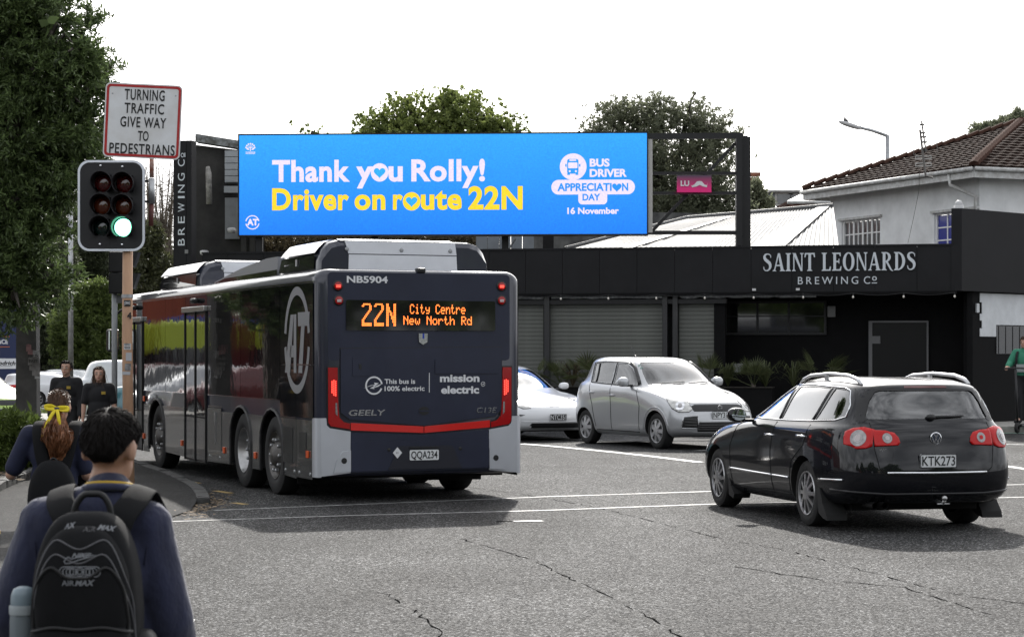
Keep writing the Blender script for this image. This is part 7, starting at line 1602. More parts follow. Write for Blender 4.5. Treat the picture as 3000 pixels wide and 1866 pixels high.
def flax(s, z, n, L_, label, m, seed, out=.5):
    rg = np.random.default_rng(seed); p = FA(s, z, out); t = thing('flax', label, 'plant', p); b = MB()
    for k in range(n):
        a = rg.uniform(0, 2*math.pi); r_ = rg.uniform(.25, .9)*L_; h = rg.uniform(.35, 1)*L_; d = Vector((math.cos(a), math.sin(a), 0)); w = Vector((-d.y, d.x, 0))*.012
        pts = [Vector((0, 0, 0)), d*r_*.35+Z*h*.7, d*r_*.75+Z*h*.95, d*r_*1.1+Z*h*rg.uniform(.5, .85)]; q = len(b.v)
        for i, pp_ in enumerate(pts): ww_ = w*(1, 1, .7, .1)[i]; b.v += [tuple(pp_-ww_), tuple(pp_+ww_)]
        for i in range(3): b.f.append((q+2*i, q+2*i+1, q+2*i+3, q+2*i+2)); b.m.append(0)
    o = b.build('leaves', m, t); o['kind'] = 'stuff'; return t
def su(u): return FAu(u, 0)
fan_palm(su(2215), 1.0, 7, .8, 'fan palm in the planter behind the silver hatchback bonnet', PALM, 1); fan_palm(su(1660), 1.0, 7, .8, 'fan palm in the planter behind the silver hatchback roof left end', PALM, 2); fan_palm(su(1735), 1.0, 9, .95, 'tall fan palm in the planter left of the steel posts', PALM, 3); fan_palm(su(2410), 1.05, 8, 1.0, 'palm fanning above the black estate car roof rail', PALM, 4, .5); fan_palm(su(2080), 1.0, 7, .9, 'fan palm in the planter just right of the roller shutters', PALM, 5); fan_palm(su(1578), 1.0, 6, .8, 'fan palm beside the bus and the thin steel post', PALM, 6)
for i, (u, lb) in enumerate(((1690, 'flax clump below the palms behind the white saloon'), (1770, 'dry flax clump behind the hatchback rear door'), (2140, 'flax clump behind the hatchback door mirror'), (2250, 'wide flax clump under the wall notice'), (2330, 'flax clump left of the estate car roof rail'))):
    flax(su(u), 1.0, 46, .62, lb, DRYP if i in (0, 1) else PALM, 60+i)
# nikau palm by the far houses
t = thing('palm', 'bright green palm before the far grey house', 'palm', (P(2290, 1043, 70).x, 70, .1)); rg = np.random.default_rng(9)
b = MB(); b.tube([(0, 0, 0), (0, 0, 5.3)], .1, 8); b.build('trunk', BARK, t); me = leafmat('nikau_leaf', (.20, .24, .05), (.04, .06, .02), .5, .35, 1)
for k in range(16):
    a = rg.uniform(0, 6.28); el = rg.uniform(.2, 1.3); d = Vector((math.cos(a)*math.cos(el), math.sin(a)*math.cos(el)*.5, math.sin(el))); b = MB(); w = Vector((-d.y, d.x, .2)).normalized()
    for j in range(14):
        q0 = Vector((0, 0, 5.25))+d*(.12*j*.6)-Z*(.004*j*j); 
        for sg in (1, -1): e_ = q0+(w*sg*.8+d*.7).normalized()*.34-Z*.06; q = len(b.v); b.v += [tuple(q0-d*.02), tuple(q0+d*.03), tuple(e_)]; b.f.append((q, q+1, q+2)); b.m.append(0)
    o = b.build('frond', me, t); o['kind'] = 'stuff'
# grass verge far left
def verge(name, x0, x1, y0, y1, n, seed):
    rg = np.random.default_rng(seed); x = rg.uniform(x0, x1, n); y = rg.uniform(y0, y1, n); z = gh(x, y)+.10; h = rg.uniform(.05, .13, n); a = rg.uniform(0, 6.28, n); w = .012
    dx, dy = np.cos(a)*w, np.sin(a)*w; l = rg.normal(0, .04, (n, 2))
    v = np.stack([np.stack([x-dx, y-dy, z], 1), np.stack([x+dx, y+dy, z], 1), np.stack([x+l[:, 0], y+l[:, 1], z+h], 1)], 1).reshape(-1, 3); f = np.arange(n*3).reshape(-1, 3)
    return link(name, mesh_of(name, v, f, [leafmat('grass_blade', (.16, .20, .05), (.05, .07, .02), .6, .3, 1)]))
b = MB(); b.add([(-19, 56, .05), (-8.5, 56, .02), (-8.5, 62, -.05), (-19, 62, -.1)], [(0, 1, 2, 3)]); tag(b.build('verge_soil', SOIL), kind='structure')
tag(verge('verge_grass', -19, -8.5, 56, 61.8, 9000, 4), 'strip of grass verge behind the concrete pole', 'grass', kind='stuff')
# ------------------------------------------------------------------ traffic signals and signs
PEACH = mat('peach_pole_paint', (.62, .38, .23), .6, c2=(.42, .25, .16), vscale=3.5, detail=8, stretch=(1, 1, .35), bump=.2, bscale=20)
SBLK = mat('signal_black', (.012, .012, .014), .5); SRIM = mat('signal_white_rim', (.82, .86, .92), .4)
SGD = 23.4; k_ = SGD/F
px = P(369, 1043, SGD).x
ts = thing('traffic_signal', 'traffic light with green lamp lit on a peach coloured pole', 'traffic light', (px, SGD, 0)); OT = Vector((px, SGD, 0))
def TS(u, v, dy=0): p = P(u, v, SGD); return Vector((p.x-px, dy, p.z))
b = MB(); b.tube([(.02, .10, -.05), (-.005, .10, TS(0, 1000).z), TS(371, 470, .10)], [.062, .058, .056], 20); b.build('pole', PEACH, ts, True)
for z, r_ in ((TS(0, 867).z, .066), (.12, .09)): b = MB(); b.lathe([(r_, -.02), (r_, .02)], 20, Matrix.Translation((-.003, .10, z)), cap=True); b.build('clamp', STEEL, ts)
bc = TS(326, 603); W_, H_ = 196*k_, 266*k_
bo = MB(); bo.prism(rrect(W_, H_, .13, 8), bc+Y*.0, X, Z, (0, .03, 0)); bd_ = bo.build('target_board', SBLK, ts); 
b = MB(); b.ringprism(rrect(W_, H_, .13, 8), rrect(W_-.05, H_-.05, .11, 8), bc-Y*.006, X, Z, (0, .02, 0)); b.build('board_rim', SRIM, bd_)
b = MB(); b.box(bc+Vector((-.005, .01, 0)), (.50, .012, H_-.08)); 
for u, v in ((295, 486), (359, 489), (293, 716), (358, 717)):
    b = MB(); b.lathe([(.016, 0), (.012, .01), (0, .014)], 10, Matrix.Translation(TS(u, v, -.002)) @ Matrix.Rotation(math.pi/2, 4, 'X')); b.build('bolt', CHROME, bd_)
LENS = {'r': mat('lens_dark_red', (.075, .006, .006), .12, coat=1), 'a': mat('lens_dark_amber', (.11, .022, .006), .12, coat=1), 'g': mat('lens_dark_green', (.003, .015, .012), .12, coat=1), 'G': mat('lens_green_lit', (.3, .9, .7), .3, emit=(.22, 1.0, .62), es=3.2)}
for u, v, c_ in ((303, 537, 'r'), (366, 539, 'r'), (301, 602, 'a'), (364, 604, 'a'), (299, 666, 'g'), (361.6, 667, 'G')):
    p = TS(u, v, 0); T = Matrix.Translation(p) @ Matrix.Rotation(math.pi/2, 4, 'X')
    hb = MB(); hb.box(p+Vector((0, .10, 0)), (.245, .20, .245), b=.03); hs_ = hb.build('lamp_housing', SBLK, ts)
    b = MB(); n = 26; ring_o = []; 
    vv = []; ff = []
    for i in range(n+1):   # open-bottomed visor tube
        a = R(-62+(360-56)*i/n); c, s_ = math.cos(a), math.sin(a)
        ln = .20-.06*(1-math.sin(a))/2
        vv += [(p.x+c*.112, -.0, p.z+s_*.112), (p.x+c*.118, -ln, p.z+s_*.118)]
    for i in range(n): ff.append((2*i, 2*i+1, 2*i+3, 2*i+2))
    o = link('visor', mesh_of('visor', vv, ff, [SBLK], True), hs_); md = o.modifiers.new('s', 'SOLIDIFY'); md.thickness = .004
    b = MB(); b.lathe([(.100, .002), (.085, .018), (.05, .028), (0, .032)], 28, T); b.build('lens', LENS[c_], hs_, True)
# stickers, number and flaking posters on the pole
def stk(u0, v0, u1, v1, m, txt=None, tm=None, cap=None):
    a, c = TS(u0, v1, .036), TS(u1, v0, .036); o = flat([(0, 0), (c.x-a.x, 0), (c.x-a.x, c.z-a.z), (0, c.z-a.z)], ts, m, a, X, Z, 'sticker', 0)
    if txt: lettering(txt, o, tm, a+Vector(((c.x-a.x)*.08, -.002, (c.z-a.z)*.32)), X, Z, cap or (c.z-a.z)*.45, (c.x-a.x)*.84, .02)
stk(361, 879, 381, 897, BLACK, 'JONKS', VINYL); stk(361, 1006, 382, 1014, VINYL, 'KERSO', PLATEBLK, .022); stk(361, 1015, 382, 1024, VINYL, 'SERGE', PLATEBLK, .022)
stk(367, 1033, 384, 1057, mat('grubby_paper', (.42, .43, .45), .7)); stk(364, 1065, 382, 1085, mat('torn_paper', (.25, .25, .25), .8, var=.5, vscale=20)); stk(357, 1088, 380, 1098, mat('grubby_paper'))
lettering('4', ts, PLATEBLK, TS(371, 933, .034), X, Z, .065, .05, .05)
# regulatory sign with its own rusty pipe
sgp = thing('road_sign', 'white square sign with red border telling turning traffic to give way', 'sign', (px, SGD, 0))
rot = Matrix.Rotation(R(2.6), 4, 'Y'); sc_ = TS(419, 356, -.02); UXS = (rot.to_3x3() @ X); UZS = (rot.to_3x3() @ Z); SW, SH = .865, .835
SIGNW = mat('sign_white', (.78, .80, .82), .45, c2=(.66, .66, .65), vscale=3.5, detail=8)
b = MB(); b.prism(rrect(SW, SH, .055, 6), sc_, UXS, UZS, (0, .006, 0)); b.build('face', SIGNW, sgp)
b = MB(); b.ringprism(rrect(SW-.03, SH-.03, .045, 6), rrect(SW-.085, SH-.085, .025, 6), sc_-Y*.003, UXS, UZS, (0, .002, 0)); b.build('border', mat('sign_red', (.42, .012, .012), .4, var=.15, vscale=5), sgp)
SBK = mat('sign_black', (.01, .01, .01), .5)
for s_, x0, x1, zb_, cp in (('TURNING', -.215, .235, .235, .115), ('TRAFFIC', -.21, .235, .085, .11), ('GIVE WAY', -.25, .265, -.07, .11), ('TO', -.045, .075, -.22, .105), ('PEDESTRIANS', -.36, .375, -.37, .11)):
    lettering(s_, sgp, SBK, sc_+UXS*x0+UZS*zb_, UXS, UZS, cp, x1-x0, .016, 0, 1.0 if s_ == 'TO' else 1.12, .0045)
b = MB(); b.tube([TS(443, 460, .03), TS(443, 520, .03)], .026, 12); b.build('pipe', mat('rusty_pipe', (.40, .36, .34), .7, c2=(.20, .055, .025), vscale=6, detail=8), sgp, True); b = MB(); b.tube([TS(443, 596, .03), TS(441, 662, .03)], .026, 12); b.build('pipe', mat('red_rust', (.10, .030, .025), .7, var=.4, vscale=10), sgp, True)
b = MB(); b.tube([TS(443, 522, .03), TS(443, 597, .03)], .036, 14); b.build('sleeve', STEEL, sgp, True)
for v in (530, 590): b = MB(); b.box(TS(410, v, .06), (.30, .02, .025)); b.build('bracket', DKSTEEL, sgp)
for u, v in ((331, 275), (516, 282)): b = MB(); b.lathe([(.010, 0), (0, .004)], 8, Matrix.Translation(TS(u, v, -.022)) @ Matrix.Rotation(math.pi/2, 4, 'X')); b.build('rivet', STEEL, sgp)
# second signal seen from the side, on a thin grey post behind
d = 33.0; x2 = P(335, 1043, d).x; t2 = thing('traffic_signal', 'black signal heads seen side-on behind the peach pole', 'traffic light', (x2, d, .09))
def T2(u, v, dy=0): p = P(u, v, d); return Vector((p.x-x2, dy, p.z-.09))
b = MB(); b.tube([(0, 0, -.1), T2(336, 770)], .045, 12); b.build('pole', mat('pale_post', (.50, .52, .54), .5), t2, True)
for v0, v1 in ((738, 800), (800, 862)):
    b = MB(); a, c = T2(324, v1), T2(372, v0); b.box((a+c)/2+Y*-.05, (c.x-a.x, .24, c.z-a.z-.01), b=.02); hd = b.build('signal_head', SBLK, t2)
    a, c = T2(372, v1-16), T2(411, v0+2); b = MB(); b.prism([(0, 0), (c.x-a.x-.08, 0), (c.x-a.x, c.z-a.z), (0, c.z-a.z)], a-Y*.17, X, Z, (0, .24, 0)); b.build('visor', SBLK, hd)
b = MB(); b.box(T2(350, 876), (.10, .06, .13)); b.build('junction_box', mat('grey_panel'), t2)
# concrete power pole with posters
cp = thing('power_pole', 'dark tapered concrete power pole covered in torn posters', 'power pole', (P(82, 1043, 32.6).x, 32.6, .1)); pxp = P(82, 1043, 32.6).x
b = MB(); prof = [(-.18, -.14), (.18, -.14), (.18, .14), (-.18, .14)]
def pr(z, s): return [(x*s, y*s, z) for x, y in prof]
b.add(pr(0, .94)+pr(7.8, .66), [(0, 1, 5, 4), (1, 2, 6, 5), (2, 3, 7, 6), (3, 0, 4, 7), (4, 5, 6, 7)]); b.build('shaft', mat('dark_concrete', (.085, .083, .08), .85, var=.3, vscale=3, bump=.4, bscale=25), cp)
rg = random.Random(4); PO_ = [mat('poster_pale', (.30, .29, .28), .8, c2=(.12, .115, .11), vscale=9, detail=7), mat('poster_white', (.42, .42, .42), .8, var=.4, vscale=12), mat('poster_pink', (.28, .16, .16), .8, var=.4, vscale=12)]
def CPp(u, v): p = P(u, v, 32.4); return Vector((p.x-pxp, -.152, p.z-.1))
for u0, v0, u1, v1, m in ((94, 1025, 116, 1047, 1), (80, 1047, 112, 1070, 0), (84, 1070, 112, 1085, 0), (98, 1085, 115, 1110, 1), (80, 1025, 94, 1040, 2), (96, 928, 112, 942, 1), (92, 1062, 114, 1100, 0), (75, 1010, 90, 1030, 2)):
    a, c = CPp(u0, v1), CPp(u1, v0); w, h = c.x-a.x, c.z-a.z
    o = flat([(rg.uniform(-.01, .01), 0), (w, rg.uniform(-.02, .02)), (w+rg.uniform(-.02, .01), h), (w*.4, h+rg.uniform(-.02, .02)), (0, h)], cp, PO_[m], a-Y*(.002*rg.random()*3), X, Z, 'poster', 0)
for s_, u, v, w in (('TOP TH', 80, 1047, 34), ('FAST', 84, 1062, 28)): lettering(s_, cp, mat('faded_print', (.05, .05, .05), .8), CPp(u, v)-Y*.012, X, Z, .045, w*29.7/F, .03)
# ------------------------------------------------------------------ the fire station forecourt left of the picture, mirrored in the bus side
OR_ = mat('orange_red_wall', (.26, .05, .02), .6, var=.12, vscale=1); DRD = mat('deep_red', (.10, .008, .008), .35, coat=.6); HIV = mat('lime_hivis', (.42, .50, .04), .35, coat=.4); FGL = mat('engine_glass', (.015, .018, .022), .05, coat=1)
MC = Vector((12.33, 4.95, 0))  # where the camera's image stands behind the bus side
def MR(az, dist): return MC+Vector((-math.sin(R(az)), math.cos(R(az)), 0))*dist
fsn = thing('fire_station', 'long orange red fire station mirrored in the bus windows', 'building')
def slab(name, az0, d0, az1, d1, z0, z1, m, parent, t=.5):
    p, q = MR(az0, d0), MR(az1, d1); b = MB(); b.add([p+Z*z0, q+Z*z0, q+Z*z1, p+Z*z1], [(0, 1, 2, 3)]); v = (q-p).normalized(); n = Vector((v.y, -v.x, 0)); n = n if n.dot(p-MC) > 0 else -n
    b.add([w+n*t for w in (p+Z*z0, q+Z*z0, q+Z*z1, p+Z*z1)], [(0, 1, 2, 3)]); return b.build(name, m, parent)
slab('wall', 26, 104, 35.3, 96, -.5, 9.0, OR_, fsn); slab('wall', 35.3, 95, 41.5, 92, -.5, 7.2, DRD, fsn); slab('wall', 41.5, 92, 60, 84, -.5, 6.4, mat('dull_red_wall', (.22, .05, .045), .7), fsn); slab('frieze', 26.5, 103.0, 34.8, 95.6, 7.2, 8.4, mat('pale_frieze', (.40, .36, .33), .6, var=.6, vscale=1.1), fsn)
slab('upper_storey', 38.2, 99, 60, 96, 6, 9.6, mat('grey_upper', (.22, .23, .23), .6, var=.4, vscale=.5), fsn)
for i, (az, ds_, lb) in enumerate(((33.6, 92, 'leftmost'), (35.35, 88, 'second'), (37.2, 92, 'third'), (31.9, 97, 'smallest'))):
    p = MR(az, ds_); a = math.atan2((MC-p).y, (MC-p).x)+.45; fe = thing('fire_engine', f'red fire engine with lime cab, {lb} in the row mirrored in the bus side', 'fire engine', (p.x, p.y, float(gh(p.x, p.y))), a, 'fire engines mirrored in the bus side')
    b = MB(); b.box((-3.2, 0, 1.9), (5.0, 2.4, 2.9), b=.1); b.build('body', DRD, fe); b = MB(); b.box((.2, 0, 2.75), (1.9, 2.4, 1.35), b=.18); b.build('cab_top', HIV, fe); b = MB(); b.box((.25, 0, 1.1), (2.0, 2.42, 1.1), b=.1); b.build('cab_lower', DRD, fe)
    b = MB(); b.box((.2, 0, 1.95), (1.92, 2.3, .8), b=.1); b.build('windscreen', FGL, fe); b = MB(); b.box((1.22, 0, 1.45), (.06, 2.3, .10)); b.build('stripe', HIV, fe); b = MB(); b.box((1.3, 0, .55), (.3, 2.4, .35), b=.05); b.build('bumper', mat('engine_bumper', (.4, .4, .4), .4), fe); b = MB(); b.box((.4, 0, 3.5), (.4, 1.8, .2), b=.06); b.build('light_bar', mat('bar_blue', (.03, .05, .3), .2), fe)
    for x in (.2, -3.6):
        for y in (1.1, -1.1): b = MB(); b.lathe([(.2, -.3), (.5, -.28), (.5, -.02), (.2, 0)], 20, Matrix.Translation((x, y, .5)) @ Matrix.Rotation(-math.copysign(math.pi/2, y), 4, 'X'), cap=True); b.build('wheel', RUBBER, fe)
for az, ds_, m, lb, rr_ in ((33.2, 66, WHC, 'white hatchback mirrored low in the bus windows by its front door', 30), (34.3, 64, mat('dark_red_car', (.12, .01, .012), .3, coat=.9), 'added dark red hatchback mirrored low in the bus windows', 40), (35.4, 62, mat('graphite_car', (.03, .03, .034), .3, coat=.9), 'added graphite hatchback mirrored low in the bus middle windows', 35), (36.5, 60, SILB, 'silver hatchback mirrored low in the bus rear windows', 42), (37.7, 57, mat('dark_red_car'), 'second added dark red hatchback mirrored low behind the rear bus pane', 38)):  # dark red and graphite cars added to break up the bright road's reflection
    p = MR(az, ds_); c = bgcar('hatchback', lb, HAT, m, cavH, swH, rwH, fwH, (0, 2.43), .298, .80, (p.x, p.y, -.1), R(rr_), 0)
p = MR(38.6, 46); tree('dark street tree mirrored in the rear bus window', (p.x, p.y, 0), [((p.x, p.y, 5.2), (2.2, 2.2, 1.4)), ((p.x+1.0, p.y-.9, 6.0), (1.8, 1.8, 1.2)), ((p.x-.6, p.y+.6, 4.2), (1.6, 1.6, 1.0)), ((p.x+1.5, p.y-1.4, 4.6), (1.2, 1.2, .8))], 2600, 9, .2, .4, POH, 77, .25)
# ------------------------------------------------------------------ unseen street added behind the photographer to darken reflections and sky fill
BW_ = mat('cream_weatherboard', (.30, .28, .22), .7, var=.1, vscale=1); BRF = mat('dull_roof', (.05, .045, .04), .8)
for i, (x, w, h, m, lb) in enumerate(((-24, 13, 6.5, BRK, 'unseen brick shop block added behind the photographer on the left'), (-8, 14, 7.5, mat('dark_shop', (.05, .05, .055), .6), 'unseen dark two storey shop block added behind the photographer'), (8, 13, 5.6, BW_, 'unseen cream weatherboard villa added behind the photographer'), (24, 14, 6.8, GRW, 'unseen grey weatherboard house added behind the photographer on the right'))):
    t = thing('house', lb, 'building', (x, -24, 0)); b = MB(); b.box((0, 0, h/2-.2), (w, 8, h)); b.build('wall', m, t)
    b = MB(); b.add([(-w/2-.3, 4.3, h-.3), (w/2+.3, 4.3, h-.3), (w/2+.3, -4.3, h-.3), (-w/2-.3, -4.3, h-.3), (-w/4, 0, h+2), (w/4, 0, h+2)], [(0, 1, 5, 4), (2, 3, 4, 5), (1, 2, 5), (3, 0, 4)]); b.build('roof', BRF, t)
    for k in range(4): b = MB(); b.box((-w/2+w*(k+.5)/4, 4.02, 1.9), (1.8, .06, 1.5)); b.build('window', FGL, t)
for i, x in enumerate((-16, 0.5, 16.5, 33, -33)):  # added trees, made tall to darken what the black car paint mirrors
    tree('broad unseen tree added behind the photographer, %s from the left' % ('second', 'third', 'fourth', 'fifth', 'first')[i], (x, -17, 0), [((x, -15, 6.5), (4.5, 2.8, 3.6)), ((x+3, -15, 5.5), (3.2, 2.4, 3)), ((x-3, -15, 6), (3.4, 2.4, 3.2)), ((x, -15, 9.5), (3, 2.2, 2.4))], 1100, 8, .7, .5, POH, 90+i, .25)
# ------------------------------------------------------------------ people
def remesh(name, mb, voxel, m, parent, smooth=6):
    me = mesh_of('r', mb.v, mb.f); bm = bmesh.new(); bm.from_mesh(me); bmesh.ops.recalc_face_normals(bm, faces=bm.faces); bm.to_mesh(me); bm.free()
    o = link('r', me); md = o.modifiers.new('r', 'REMESH'); md.mode = 'VOXEL'; md.voxel_size = voxel; md2 = o.modifiers.new('s', 'SMOOTH'); md2.factor = .5; md2.iterations = smooth
    out = evaluated(o); bpy.data.objects.remove(o); out.materials.clear(); out.materials.append(m); out.polygons.foreach_set('use_smooth', np.ones(len(out.polygons), bool)); out.name = name
    return link(name, out, parent)
SKIN1 = mat('skin_warm', (.42, .24, .16), .5, var=.08, vscale=9); SKIN2 = mat('skin_fair', (.50, .30, .22), .5, var=.08, vscale=9)
for q in (SKIN1, SKIN2):
    q.node_tree.nodes['Principled BSDF'].inputs['Subsurface Weight'].default_value = .12; q.node_tree.nodes['Principled BSDF'].inputs['Subsurface Radius'].default_value = (.02, .008, .004)
NAVYC = mat('navy_fleece', (.022, .026, .060), .95, var=.18, vscale=14, bump=.55, bscale=7, sheen=.25, bdist=.06, stretch=(1, 1, .55)); NAVYP = mat('navy_polo', (.016, .020, .050), .9, var=.15, vscale=14, bump=.4, bscale=200, bdist=.004); BLKC = mat('black_cloth', (.012, .012, .014), .9, var=.2, vscale=14, bump=.3, bscale=160, bdist=.004)
DKHAIR = mat('dark_brown_hair', (.010, .007, .006), .62, spec=.25, var=.3, vscale=30); AUB = mat('auburn_hair', (.24, .10, .045), .42, var=.45, vscale=22); LTBR = mat('light_brown_hair', (.15, .08, .045), .4, var=.35, vscale=26); BRHAIR = mat('brown_hair', (.07, .035, .018), .5, var=.3, vscale=22)
def J(h, **kw):
    """joints of a standing figure of height h facing +y"""
    k = h/1.6; j = dict(hipL=(-.085, 0, .84), hipR=(.085, 0, .84), kneeL=(-.09, .02, .46), kneeR=(.09, .02, .46), ankL=(-.095, -.02, .085), ankR=(.095, -.02, .085), toeL=(-.11, .15, .035), toeR=(.11, .15, .035),
        shL=(-.165, 0, 1.30), shR=(.165, 0, 1.30), elL=(-.22, -.01, 1.03), elR=(.22, -.01, 1.03), wrL=(-.235, .06, .81), wrR=(.235, .06, .81), neck=(0, -.005, 1.36), head=(0, .015, 1.495), headtilt=0, headturn=0)
    j.update(kw); return {n: (v if n in ('headtilt', 'headturn') else Vector(v)*k) for n, v in j.items()}, k
def hand(b, wr, d, k, curl=.5, thumb_side=1, palm_n=None):
    d = Vector(d).normalized(); n = Vector(palm_n).normalized() if palm_n else Vector((1, 0, 0)); s = d.cross(n).normalized()*thumb_side
    pc = wr+d*.045*k; b.cone2(wr, wr+d*.03*k, .026*k, .03*k, 10); M_ = Matrix((s.to_4d(), n.to_4d(), d.to_4d(), (0, 0, 0, 1))).transposed(); M_ = Matrix.Translation(pc) @ Matrix((tuple(s)+(0,), tuple(n)+(0,), tuple(d)+(0,), (0, 0, 0, 1))).transposed()
    b.ell((0, 0, 0), (.040*k, .016*k, .048*k), 12, 8, M=M_)
    for i, ln in enumerate((.066, .074, .070, .056)):
        off = s*(.030-.020*i)*k; p0 = pc+d*.036*k+off; b1 = (d+n*curl*.5).normalized(); p1 = p0+b1*ln*.45*k; b2 = (d+n*curl*1.6).normalized(); p2 = p1+b2*ln*.55*k; b.cone2(p0, p1, .0095*k, .0088*k, 8); b.cone2(p1, p2, .0088*k, .0070*k, 8)
    p0 = pc-d*.02*k+s*.030*k; p1 = p0+(s*.7+d*.6+n*.25*curl).normalized()*.038*k; b.cone2(p0, p1, .0115*k, .010*k, 8); b.cone2(p1, p1+(d*.9+s*.1+n*.3*curl).normalized()*.030*k, .010*k, .008*k, 8)
def body_mesh(t, j, k, skin, handL=None, handR=None, voxel=.008):
    b = MB(); hd = j['head']
    b.cone2(j['hipL'], j['kneeL'], .082*k, .055*k); b.cone2(j['hipR'], j['kneeR'], .082*k, .055*k); b.cone2(j['kneeL'], j['ankL'], .053*k, .036*k); b.cone2(j['kneeR'], j['ankR'], .053*k, .036*k)
    b.cone2(j['ankL'], j['toeL'], .036*k, .03*k); b.cone2(j['ankR'], j['toeR'], .036*k, .03*k)
    pel = (j['hipL']+j['hipR'])/2; ch_ = (j['shL']+j['shR'])/2
    b.ell(tuple(pel+Z*.05*k), (.15*k, .105*k, .12*k)); b.ell(tuple(pel.lerp(ch_, .45)), (.125*k, .09*k, .17*k)); b.ell(tuple(pel.lerp(ch_, .78)), (.15*k, .105*k, .16*k)); b.cone2(j['shL'], j['shR'], .06*k, .06*k)
    for s_ in 'LR': b.cone2(j['sh'+s_], j['el'+s_], .05*k, .040*k); b.cone2(j['el'+s_], j['wr'+s_], .040*k, .026*k)
    b.cone2(ch_+Z*.02*k, hd-Z*.05*k, .056*k, .052*k)
    TM = Matrix.Translation(hd) @ Matrix.Rotation(j['headturn'], 4, 'Z') @ Matrix.Rotation(j['headtilt'], 4, 'X')
    b.ell((0, -.005*k, .02*k), (.072*k, .092*k, .088*k), 20, 14, M=TM); b.ell((0, .022*k, -.045*k), (.056*k, .064*k, .062*k), 18, 12, M=TM); b.ell((0, .092*k, -.012*k), (.012*k, .018*k, .022*k), 10, 8, M=TM); b.ell((0, .082*k, -.052*k), (.022*k, .012*k, .009*k), 10, 8, M=TM); b.ell((0, .072*k, -.085*k), (.022*k, .018*k, .016*k), 10, 8, M=TM)
    for sg in (1, -1): b.ell((sg*.076*k, -.005*k, -.008*k), (.012*k, .022*k, .034*k), 10, 8, M=TM @ Matrix.Rotation(sg*-.25, 4, 'Z'))
    for s_, hh in (('L', handL), ('R', handR)):
        hh = hh or {}; d = hh.get('d') or (j['wr'+s_]-j['el'+s_]); hand(b, j['wr'+s_], d, k*.92, hh.get('curl', .5), hh.get('ts', 1), hh.get('n') or ((1, .2, 0) if s_ == 'L' else (-1, .2, 0)))
    remesh('body', b, voxel, skin, t, 4); return TM
def face(t, TM, k, brow=DKHAIR):
    EYE = mat('eye_dark', (.012, .01, .01), .2); WHT_ = mat('eye_white', (.6, .58, .56), .3); LIP = mat('lips', (.34, .12, .10), .5)
    for sg in (1, -1):
        b = MB(); b.ell((sg*.029*k, .079*k, .006*k), (.012*k, .008*k, .007*k), 10, 8, M=TM); e_ = b.build('eye', WHT_, t, True); b = MB(); b.ell((sg*.029*k, .086*k, .006*k), (.0055*k, .003*k, .0055*k), 8, 6, M=TM); b.build('iris', EYE, e_, True)
        b = MB(); b.tube([TM @ Vector((sg*.014*k, .088*k, .026*k)), TM @ Vector((sg*.03*k, .087*k, .031*k)), TM @ Vector((sg*.045*k, .078*k, .026*k))], .0035*k, 5); b.build('eyebrow', brow, t, True)
    b = MB(); b.ell((0, .092*k, -.053*k), (.020*k, .005*k, .006*k), 10, 6, M=TM); b.build('mouth', LIP, t, True)
def strands(name, roots, dirs, lens, width, m, parent, seg=4, grav=0., wave=0., seed=1, curl=None, wobble=.15, follow=None):
    rg = np.random.default_rng(seed); n = len(roots); pts = [roots]; d = dirs.copy()
    for i in range(seg):
        d = d+rg.normal(0, wobble, (n, 3))*.3; d[:, 2] -= grav; d /= np.linalg.norm(d, axis=1, keepdims=True); pts.append(pts[-1]+d*(lens/seg)[:, None])
        if follow is not None: pts[-1] = follow(pts[-1])
    Pn = np.stack(pts, 1); w = np.cross(d, rg.normal(0, 1, (n, 3))); w /= np.linalg.norm(w, axis=1, keepdims=True); v = []; ws = np.linspace(1, .25, seg+1)
    A = Pn-w[:, None]*ws[None, :, None]*width/2; B = Pn+w[:, None]*ws[None, :, None]*width/2; V_ = np.stack([A, B], 2).reshape(n, -1, 3)
    base = (np.arange(n)*(2*(seg+1)))[:, None]; q = np.array([[2*i, 2*i+1, 2*i+3, 2*i+2] for i in range(seg)])
    F_ = (base[:, :, None]+q[None]).reshape(-1, 4); o = link(name, mesh_of(name, V_.reshape(-1, 3), F_, [m], True), parent); o['kind'] = 'stuff'; return o
def clothes(t, j, k, parts, m, name, voxel=.008, smooth=6):
    b = MB()
    for p in parts:
        if p[0] == 'c': b.cone2(p[1], p[2], p[3]*k, p[4]*k, 16)
        else: b.ell(tuple(p[1]), tuple(q*k for q in p[2]), 22, 14, M=None, e=p[3] if len(p) > 3 else 1)
    return remesh(name, b, voxel, m, t, smooth)
def shoes(t, j, k, m):
    for s_ in 'LR':
        b = MB(); a, c = j['ank'+s_], j['toe'+s_]; b.cone2(a+Vector((0, -.02, -.04))*k, Vector((a.x, a.y, a.z))+Vector((0, .02, .0))*k, .044*k, .04*k); b.cone2(a+Vector((0, -.01, -.045))*k, c, .042*k, .036*k); remesh('shoe', b, .01, m, t, 4)
def trousers(t, j, k, m, name='trousers', short=False):
    kl, kr = j['kneeL'], j['kneeR']; pel = (j['hipL']+j['hipR'])/2; P_ = [('e', pel+Z*.06*k, (.165, .12, .13))]
    for s_ in 'LR':
        P_.append(('c', j['hip'+s_], j['knee'+s_], .096, .072))
        if not short: P_.append(('c', j['knee'+s_], j['ank'+s_]+Z*.02, .070, .056))
    return clothes(t, j, k, P_, m, name, .012)
def wrap_on(o, bvh, dirn, off):
    d = Vector(dirn)
    for v in o.data.vertices:
        h = bvh.ray_cast(v.co-d*.5, d)
        if h[0] is not None: v.co = h[0]-d*off
    o.data.update()
